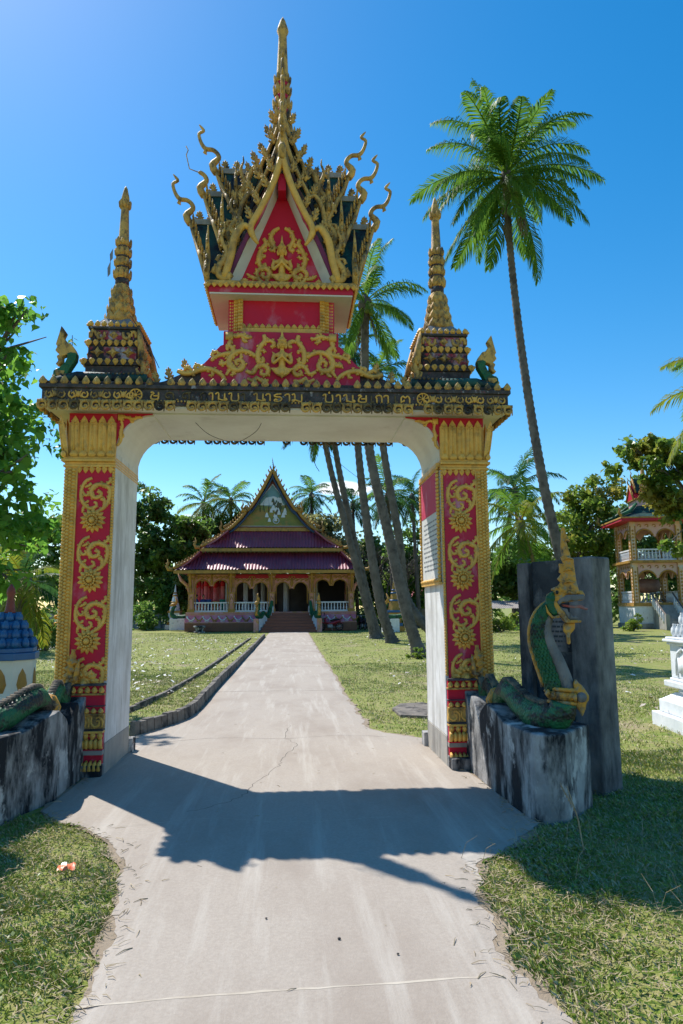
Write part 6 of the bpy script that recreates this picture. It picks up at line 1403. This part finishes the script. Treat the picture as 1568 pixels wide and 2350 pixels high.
# bodhi tree close on the left, its crown reaching in front of the sky
tree((-7.9, 7.6, 0), 3.2, [((-6.4, 6.6, 5.0), (1.9, 1.6, 2.3)), ((-5.55, 6.4, 3.5), (1.2, 1.2, 1.6)), ((-7.4, 7, 5.6), (2.0, 1.8, 2.2)), ((-5.35, 6.2, 6.6), (.5, .5, 1.15)), ((-5.0, 6.0, 4.6), (.75, .8, 1.2)), ((-4.75, 6.0, 3.0), (.35, .5, .7)), ((-5.2, 6.0, 7.7), (.25, .3, .5)), ((-5.55, 6.2, 7.0), (.7, .5, .8)), ((-4.9, 6.0, 5.6), (.45, .5, .6))],
     210, 38, .15, 'leaf_bodhi', 'large bodhi tree with glossy heart-shaped leaves beside the blue stupa', 3, .32, 'bodhi_tree', 'heart', (.25, .5), 45, vert=.9)
FT = 'trees around the temple'
TS = [((-14.5, 55, 0), 4, [P_(345, 1230, 54, 3.6, 3, 3.6), P_(330, 1160, 54, 2.2, 2, 1.6), P_(360, 1340, 53, 3.2, 2.5, 3.0)], 90, 80, .42, 'leaf_dark', 'big dark leafy tree beside the left gate pillar'),
      ((-9.8, 54, 0), 3.5, [P_(430, 1270, 53, 3.0, 2.5, 3.0), P_(425, 1215, 53, 2.0, 2, 1.3), P_(400, 1350, 51, 2.5, 2, 2.2)], 80, 80, .42, 'leaf_mid', 'mid green leafy tree behind the left end of the temple roof'),
      ((-6.0, 62, 0), 4, [P_(520, 1260, 60, 3.6, 2.5, 3.3), P_(560, 1220, 60, 2.2, 2, 1.8)], 70, 80, .45, 'leaf_dark', 'dark leafy tree behind the left slope of the temple roof'),
      ((3.2, 53, 0), 4, [P_(735, 1215, 52, 1.9, 1.8, 1.9), P_(770, 1250, 52, 2.2, 1.8, 2.2), P_(800, 1310, 52, 2.0, 1.6, 2.4)], 60, 60, .34, 'leaf_pale', 'pale yellow-green tree behind the right slope of the temple roof'),
      ((7.2, 56, 0), 4, [P_(830, 1280, 55, 2.6, 2, 2.2), P_(870, 1350, 54, 3.0, 2, 2.4)], 60, 70, .4, 'leaf_dark', 'dark round tree behind the leaning palm trunks'),
      ((11.2, 53, 0), 4, [P_(945, 1270, 52, 2.3, 2, 2.4), P_(930, 1350, 51, 2.8, 2, 2.2), P_(955, 1225, 52, 1.2, 1, .9)], 70, 70, .36, 'leaf_mid', 'bushy green tree beside the right gate pillar'),
      ((17.5, 46, 0), 3, [P_(1170, 1320, 45, 3.0, 2, 2.4), P_(1215, 1300, 45, 2.0, 2, 2.0), P_(1140, 1290, 46, 1.8, 2, 1.6)], 70, 80, .38, 'leaf_dark', 'dark spreading tree behind the grey shed'),
      ((22.6, 47, 0), 4, [P_(1335, 1200, 46, 3.0, 2.5, 3.0), P_(1375, 1150, 46, 2.2, 2, 2.0), P_(1300, 1260, 45, 2.0, 2, 2.6), P_(1390, 1260, 47, 2.5, 2, 3)], 90, 80, .36, 'leaf_yellow', 'sunlit yellow-green tree behind the black slab'),
      ((30, 52, 0), 4, [P_(1470, 1200, 50, 4.5, 3, 4.0), P_(1540, 1260, 50, 4, 3, 4.5), P_(1440, 1350, 50, 3, 2, 2.6)], 100, 80, .42, 'leaf_dark', 'dark leafy tree behind the drum pavilion'),
      ((-15, 30, 0), 2.6, [P_(60, 1280, 30, 3.2, 2, 2.0), P_(110, 1230, 30, 1.6, 1.5, 1.5)], 50, 70, .3, 'leaf_mid', 'green tree far behind the blue stupa')]
for i, (bs_, th, bl, nc, npr, sz, mt, lab) in enumerate(TS): tree(bs_, th, bl, nc, npr, sz, mt, lab, 60+i, .28, limbs=18, cr=(.6, 1.1), group=FT)
# near tree at right with sparse yellowing leaves reaching over the pavilion
tree((22.5, 28, 0), 6, [P_(1480, 1040, 28, 1.5, 1.2, 1.0), P_(1420, 1082, 28, .9, .8, .35), P_(1530, 1060, 27, 1.5, 1.2, 1.3), P_(1540, 1150, 27, 1.1, 1, 1.2), P_(1500, 1120, 27, .9, .8, .6), P_(1560, 1260, 27, .7, .7, .6)],
     85, 40, .27, 'leaf_yellow', 'sparse tree with yellowing leaves hanging over the drum pavilion roof', 91, .2, shape='heart', cr=(.3, .6), limbs=40)
# bare tree
rg = random.Random(8); bt0 = thing('bare_tree', 'grey leafless tree between the leaning palms and the green trees', 'tree', (8.4, 49, 0)); b = MB()
def twig(p, d, l, r, n):
    e = p+d*l; b.tube([tuple(p), tuple(p.lerp(e, .5)+V3((rg.gauss(0, .05), 0, rg.gauss(0, .05)))*l), tuple(e)], [r, r*.8, r*.6], 5 if n > 2 else 3)
    if n:
        for k in range(3 if n > 1 else 4): twig(e if k else p.lerp(e, .7), (d+V3((rg.gauss(0, .55), rg.gauss(0, .4), rg.gauss(.12, .3)))).normalized(), l*rg.uniform(.6, .8), r*.58, n-1)
for k in range(3): twig(V3((8.2+.3*k, 49, 1.0)), V3((-.35+.35*k, 0, 1)).normalized(), 1.9, .14, 5)
b.build('branches', 'bark', bt0); b = MB(); b.tube([(8.5, 49, -.1), (8.4, 49, 1.4)], [.3, .22], 8); b.build('trunk', 'bark', bt0, True)
# far wood closing the horizon
cs = []; rs = []
for i in range(330):
    a = -48+i*.33; y = random.uniform(70, 84); cs.append((a*1.0+random.uniform(-2, 2), y, random.uniform(.5, 7.5))); rs.append(random.uniform(1.4, 2.4))
crown_leaves('far_wood', cs, rs, 60, .62, 'leaf_dark', None, 5); bpy.data.objects['far_wood']['label'] = 'dark far-off wood closing the horizon behind the temple'; bpy.data.objects['far_wood']['category'] = 'wood'
# bushes
def bush(x, y, r, n, size, m, lab, seed, flowers=0, shape='quad'):
    root = thing('bush', lab, 'bush', (x, y, 0)); rg = random.Random(seed)
    cs = [(x+rg.gauss(0, r*.5), y+rg.gauss(0, r*.4), abs(rg.gauss(.5, .3))*r) for _ in range(n)]; crown_leaves('foliage', cs, [r*.32]*n, 45, size, m, root, seed, shape)
    b = MB()
    for c in cs[:8]: b.tube([(x, y, 0), c], [.03, .01], 4)
    b.build('stems', 'bark', root)
    for i in range(flowers): c = rg.choice(cs); b = MB(); b.ball((c[0]+rg.gauss(0, r*.3), c[1]-r*.2, c[2]+rg.gauss(.1, r*.2)), .10, 6, 4); b.build('flower', 'flower', root, True)
for i, (px_, py_, Y, r, n, s, m, lab, fl) in enumerate((
    (100, 1420, 24, 1.3, 22, .2, 'leaf_dark', 'flowering bush with orange blossoms behind the blue stupa', 10), (30, 1430, 27, 1.6, 22, .22, 'leaf_mid', 'green bush under the short yellowish palm', 0),
    (335, 1425, 47, 1.5, 22, .26, 'leaf_mid', 'low green bush by the boundary wall', 0), (1150, 1400, 36, 1.0, 18, .2, 'leaf_yellow', 'bright green bush in front of the grey shed', 0), (1210, 1400, 38, 1.3, 18, .2, 'leaf_mid', 'green bush right of the grey shed', 0),
    (1455, 1432, 36.5, .75, 14, .16, 'leaf_yellow', 'small bright bush at the corner of the drum pavilion', 0), (840, 1420, 46, 1.4, 20, .24, 'leaf_dark', 'dark bush at the right end of the temple', 0), (925, 1420, 44, 1.2, 18, .22, 'leaf_mid', 'green bush behind the gold stupa', 0),
    (960, 1500, 14.6, .28, 8, .07, 'leaf_yellow', 'tuft of weeds at the foot of the thick curved palm', 0), (1300, 1420, 40, 1.6, 24, .24, 'leaf_dark', 'dark bush seen behind the black slab', 0))):
    c = at(px_, py_, Y); bush(c.x, Y, r, n, s, m, lab, 200+i, fl)
for i, (px_, h_) in enumerate(((86, .75), (98, .85), (106, .7))):
    c = at(px_, 1440, 22); b = MB(); b.tube([(c.x, 22, -.05), (c.x+.02, 22, h_*.5), (c.x, 22.02, h_)], [.14, .11, .12], 8); tag(b.build('tree_stump', 'bark', None, True), 'dark short tree stump on the lawn before the flowering bush', 'stump', 'stumps before the flowering bush')

# ================================================================ GRASS, FALLEN LEAVES, LITTER
def in_path(x, y): return edge_np(LEFT, y) < x < edge_np(RIGHT, y)
LY = np.array([p[1] for p in LEFT][::-1]); LX = np.array([p[0] for p in LEFT][::-1]); RY_ = np.array([p[1] for p in RIGHT][::-1]); RX_ = np.array([p[0] for p in RIGHT][::-1])
def grass_field(name, n, x0, x1, y0, y1, h, wd, margin, dry, seed, label):
    rg = np.random.default_rng(seed); x = rg.uniform(x0, x1, n); y = rg.uniform(y0, y1, n)
    l = np.interp(y, LY, LX); r = np.interp(y, RY_, RX_); dd = np.minimum(np.abs(x-l), np.abs(x-r)); out_ = (x < l) | (x > r)
    clump = np.sin(x*7.3+np.sin(y*5.1)*2)*np.sin(y*6.7+x*2.3)*.5+.5
    thin = np.clip((dd-margin*(.4+.9*clump)*(.5+1.2*np.sin(x*2.1+y*1.7)**2))/(margin*1.2), 0, 1); bare = np.clip(1.6-2.2*np.abs(np.sin(x*.83+1.3*np.sin(y*.61))*np.sin(y*.77+1.1*np.sin(x*.57))+.25*np.sin(x*3.1)*np.sin(y*2.7)), .45, 1)
    keep = out_ & (rg.random(n) < thin*(.35+.65*clump)*bare); x = x[keep]; y = y[keep]; thin = thin[keep]; clump = clump[keep]; n = len(x)
    a = rg.uniform(0, 2*np.pi, n); hh = h*rg.uniform(.4, 1.3, n)*(.55+.45*thin)*(.7+.5*clump); lean = rg.uniform(.3, 1.3, n)*hh; w = wd*rg.uniform(.6, 1.3, n)
    ca, sa = np.cos(a), np.sin(a); z0 = np.full(n, -.02); V = np.zeros((n, 4, 3))
    V[:, 0] = np.c_[x-sa*w, y+ca*w, z0]; V[:, 1] = np.c_[x+sa*w, y-ca*w, z0]; V[:, 2] = np.c_[x+ca*lean*.5+sa*w*.7, y+sa*lean*.5-ca*w*.7, z0+hh*.75]; V[:, 3] = np.c_[x+ca*lean, y+sa*lean, z0+hh]
    F = np.arange(n*4).reshape(n, 4); patch = np.sin(x*1.3+1)*np.sin(y*1.1+.5)*.25+.2
    col = np.clip((rg.random(n) < np.clip(dry+patch*dry+.55*(1-thin), 0, 1)).astype(float)*rg.uniform(.5, 1, n)+rg.uniform(0, .15, n), 0, 1)
    o = from_arrays(name, V.reshape(-1, 3), F, 'grass', None, np.repeat(col, 4)); o['kind'] = 'stuff'; o['label'] = label; o['category'] = 'grass'
grass_field('grass', 130000, -3.4, -.6, -5.0, -1.3, .034, .0030, .02, .24, 1, 'short patchy grass at the left of the path in the foreground')
grass_field('grass', 230000, .9, 4.6, -5.0, .6, .036, .0032, .025, .27, 2, 'short patchy grass at the right of the path in the foreground')
grass_field('grass', 130000, -7, -1.2, .4, 12, .034, .006, .04, .25, 3, 'mown lawn left of the path beyond the gate')
grass_field('grass', 130000, 1.0, 9, .6, 13, .034, .006, .05, .3, 4, 'mown lawn right of the path beyond the gate')
grass_field('grass', 110000, -14, 14, 12, 40, .035, .014, .1, .3, 5, 'lawn stretching before the temple')
def scatter(name, n, x0, x1, y0, y1, size, mat_, seed, label, cat, white=.5, sx=None):
    rg = np.random.default_rng(seed); x = rg.uniform(x0, x1, n); y = rg.uniform(y0, y1, n)
    if sx is not None: keep = (np.sin(x*1.1+2)*np.sin(y*.45)+rg.random(n)*1.2) > sx; x = x[keep]; y = y[keep]
    l = np.interp(y, LY, LX); r = np.interp(y, RY_, RX_); k = (x < l-.1) | (x > r+.1); x = x[k]; y = y[k]; n = len(x)
    a = rg.uniform(0, 6.28, n); s = size*rg.uniform(.5, 1.2, n); tilt = rg.uniform(-.5, .5, (n, 2)); V = np.zeros((n, 6, 3)); ca, sa = np.cos(a), np.sin(a)
    for i, (u, v, z) in enumerate(((-.5, 0, .0), (-.1, -.3, .12), (.35, -.15, .05), (.6, 0, .15), (.3, .2, .1), (-.15, .3, .2))):
        V[:, i] = np.c_[x+(u*ca-v*sa)*s, y+(u*sa+v*ca)*s, .035+(z+u*tilt[:, 0]+v*tilt[:, 1])*s]
    col = (rg.random(n) < white)*rg.uniform(.5, 1, n); o = from_arrays(name, V.reshape(-1, 3), np.arange(n*6).reshape(n, 6), mat_, None, np.repeat(col, 6)); o['kind'] = 'stuff'; o['label'] = label; o['category'] = cat
scatter('fallen_leaves', 1400, -11, -1.6, 5, 32, .095, 'litter', 11, 'pale dry leaves scattered over the lawn left of the path', 'leaves', .55, .15)
scatter('fallen_leaves', 600, 2, 22, 3, 34, .11, 'litter', 12, 'brown dry leaves scattered over the lawn right of the path', 'leaves', .25, .3)
def flat_litter(name, n, boxes, ln, wd, mat_, seed, label, cat, leafy=False):
    rg = np.random.default_rng(seed); bx_ = np.array(boxes); k = rg.integers(0, len(bx_), n); u = rg.random((n, 2))
    x = bx_[k, 0]+(bx_[k, 1]-bx_[k, 0])*u[:, 0]; y = bx_[k, 2]+(bx_[k, 3]-bx_[k, 2])*u[:, 1]
    l = np.interp(y, LY, LX); r = np.interp(y, RY_, RX_); q = (x < l-.02) | (x > r+.02); x = x[q]; y = y[q]; n = len(x)
    a = rg.uniform(0, 6.28, n); L_ = ln*rg.uniform(.4, 1.4, n); w_ = wd*rg.uniform(.6, 1.4, n); z = rg.uniform(.004, .026, n); tl = rg.uniform(-.25, .35, n)*L_; ca, sa = np.cos(a), np.sin(a); V = np.zeros((n, 4, 3))
    V[:, 0] = np.c_[x, y, z]; V[:, 1] = np.c_[x+ca*L_*.5-sa*w_, y+sa*L_*.5+ca*w_, z+tl*.6]; V[:, 2] = np.c_[x+ca*L_, y+sa*L_, z+tl]; V[:, 3] = np.c_[x+ca*L_*.5+sa*w_, y+sa*L_*.5-ca*w_, z+tl*.6]
    o = from_arrays(name, V.reshape(-1, 3), np.arange(n*4).reshape(n, 4), mat_, None, np.repeat(rg.random(n), 4)); o['kind'] = 'stuff'; o['label'] = label; o['category'] = cat
NEAR = [(-2.6, -.6, -4.8, -1.4), (1.0, 3.8, -4.8, -1.0), (1.2, 4.0, -4.8, -2.0)]
flat_litter('dry_straw', 15000, NEAR, .055, .0022, 'straw', 21, 'pale dry straw lying in the foreground turf', 'straw')
flat_litter('weeds', 9000, NEAR, .030, .008, 'leaf_yellow', 22, 'small broad-leaved weeds in the foreground turf', 'weeds')
flat_litter('dry_straw', 9000, [(-6.5, -1.4, 1, 9), (1.3, 8, .8, 10)], .09, .005, 'straw', 23, 'pale dry straw lying on the lawns beyond the gate', 'straw')
rg = random.Random(3)
b = MB()
for i in range(650):                                               # straw and twigs along the path edge
    sd = rg.random() < .5; y = rg.uniform(-4.6, -1.2) if rg.random() < .8 else rg.uniform(-1, 2.4); ex = edge(LEFT if sd else RIGHT, y); x = ex+(1 if sd else -1)*rg.gauss(-.05, .10)
    if -1.4 < y < 1.2: x = ex+(1 if sd else -1)*abs(rg.gauss(0, .06))
    a = rg.uniform(0, 6.28); l = rg.uniform(.02, .09); r = rg.uniform(.0012, .003); p = V3((x, y, .014)); q = V3((math.cos(a), math.sin(a), rg.uniform(-.05, .15)))*l
    b.tube([tuple(p), tuple(p+q*.5+V3((rg.gauss(0, .005), rg.gauss(0, .005), .004))), tuple(p+q)], [r, r, r*.4], 3)
for i in range(70):
    x = rg.uniform(-.8, 1.3); y = rg.uniform(-4.4, 5); a = rg.uniform(0, 6.28); l = rg.uniform(.01, .05); r = rg.uniform(.001, .0025); p = V3((x, y, .0135)); q = V3((math.cos(a), math.sin(a), rg.uniform(0, .1)))*l
    b.tube([tuple(p), tuple(p+q*.5+V3((rg.gauss(0, .004), 0, .003))), tuple(p+q)], [r, r, r*.4], 3)
o = stuff(b.build('straw', 'straw', None)); o['label'] = 'bits of straw and twigs along the path edges'; o['category'] = 'straw'
b = MB()
for i in range(60):
    x = rg.choice((rg.uniform(-1.9, -.9), rg.uniform(1.2, 2.6), rg.uniform(1.2, 2.6))); y = rg.uniform(-4.4, -2.2); a = rg.uniform(0, 6.28); h_ = rg.uniform(.06, .2); p = V3((x, y, 0))
    b.tube([tuple(p), tuple(p+V3((math.cos(a)*h_*.25, math.sin(a)*h_*.25, h_*.7))), tuple(p+V3((math.cos(a)*h_*.7, math.sin(a)*h_*.7, h_)))], [.0018, .0015, .0008], 3)
o = stuff(b.build('dry_stalks', 'straw', None)); o['label'] = 'thin dry grass stalks standing in the foreground turf'; o['category'] = 'grass stalks'
b = MB(); b.tube([(2.05, -2.45, 0), (2.02, -2.46, .2), (1.95, -2.47, .42)], [.004, .005, .002], 4)
for k in range(8): b.tube([(1.99-.01*k, -2.465, .26+.02*k), (1.985-.012*k, -2.48, .30+.02*k)], [.005, .001], 3)
tag(b.build('seed_stalk', 'straw', None), 'tall dry grass stalk with seed head before the right serpent wall', 'grass stalk')
c = (-1.24, -2.56); pk = thing('snack_packet', 'small red snack packet lying in the left foreground grass', 'litter', (c[0], c[1], .03)); Mp = T(c[0], c[1], .045) @ RZ(.15) @ RX(.25)
b = MB(); n_ = 8; v = []; f = []
for j in range(5):
    for i in range(n_): v.append((-.05+.1*i/(n_-1), -.032+.064*j/4, .008*math.sin(i*1.7+j)+.012*math.sin(PI*i/(n_-1))*math.sin(PI*j/4)))
for j in range(4):
    for i in range(n_-1): f.append((j*n_+i, j*n_+i+1, (j+1)*n_+i+1, (j+1)*n_+i))
b.add(v, f, Mp); b.build('wrapper', 'packet', pk, True, fix=False)
b = MB(); b.add([(-.03, -.012, .022), (.005, -.014, .026), (.0, .006, .028), (-.028, .008, .024)], [(0, 1, 2, 3)], Mp); b.build('printed_patch', 'packet_white', pk, fix=False)
for (x, y, r) in ((.36, -3.55, .009), (.0, -3.3, .007), (.62, -3.72, .007)):
    b = MB(); b.ball((x, y, .018), (r, r*.8, r*.6), 7, 5); tag(b.build('pebble', 'bark', None, True), 'tiny dark pebble on the foreground concrete', 'pebble', 'pebbles on the foreground concrete')
# wires and saplings on the gate
def cable(pts, r, lab): b = MB(); b.tube(spline(pts, 5), r, 4); tag(b.build('cable', 'wire', None), lab, 'cable')
cable([(-.94, .3, 3.625), (-.80, .3, 3.50), (-.60, .3, 3.42), (-.45, .3, 3.42), (-.28, .3, 3.53), (-.22, .3, 3.625)], .003, 'thin loop of wire hanging under the gate beam')
cable([(-1.66, .2, 4.80), (-1.5, .15, 4.55), (-1.42, .1, 4.40), (-1.30, .05, 4.15)], .004, 'thin wire slanting down from the left gate spire')
cable([tuple(at(690, 980, 6)), tuple(at(716, 1010, 6)), tuple(at(722, 1060, 6)), tuple(at(733, 1082, 6))], .006, 'short dangling wire under the back of the gate beam')
cable([tuple(at(700, 990, 10)), tuple(at(800, 1080, 14)), tuple(at(900, 1150, 18)), tuple(at(975, 1205, 24))], .008, 'overhead wire crossing the leaning palm trunks')
cable([tuple(at(822, 1000, 12)), tuple(at(818, 1060, 12)), tuple(at(822, 1110, 12)), tuple(at(818, 1180, 12))], .006, 'long wire hanging in front of the leaning palms')
for (x, y, z, lab) in ((-.745, .3, 4.36, 'small sapling sprouting from the red pediment of the gate'), (-2.2, -.02, 4.35, 'yellowing sprig growing beside the left corner serpent')):
    r = thing('sapling', lab, 'sapling', (x, y, z)); b = MB(); b.tube([(x, y, z-.15), (x+.005, y, z), (x, y, z+.12)], .004, 4); b.build('stem', 'bark', r)
    for k in range(6):
        a = k*2.4; b = MB(); q = V3((x, y, z+.10-.015*k)); d = V3((math.cos(a), math.sin(a)*.6, -.6)); e = q+d*.075; nrm_ = V3((-d.y, d.x, 0)).normalized()*.02 if abs(d.x)+abs(d.y) > .1 else V3((.02, 0, 0))
        b.add([tuple(q), tuple(q.lerp(e, .5)+nrm_), tuple(e), tuple(q.lerp(e, .5)-nrm_)], [(0, 1, 2, 3)]); b.build('leaf', 'leaf_yellow', r, fix=False)
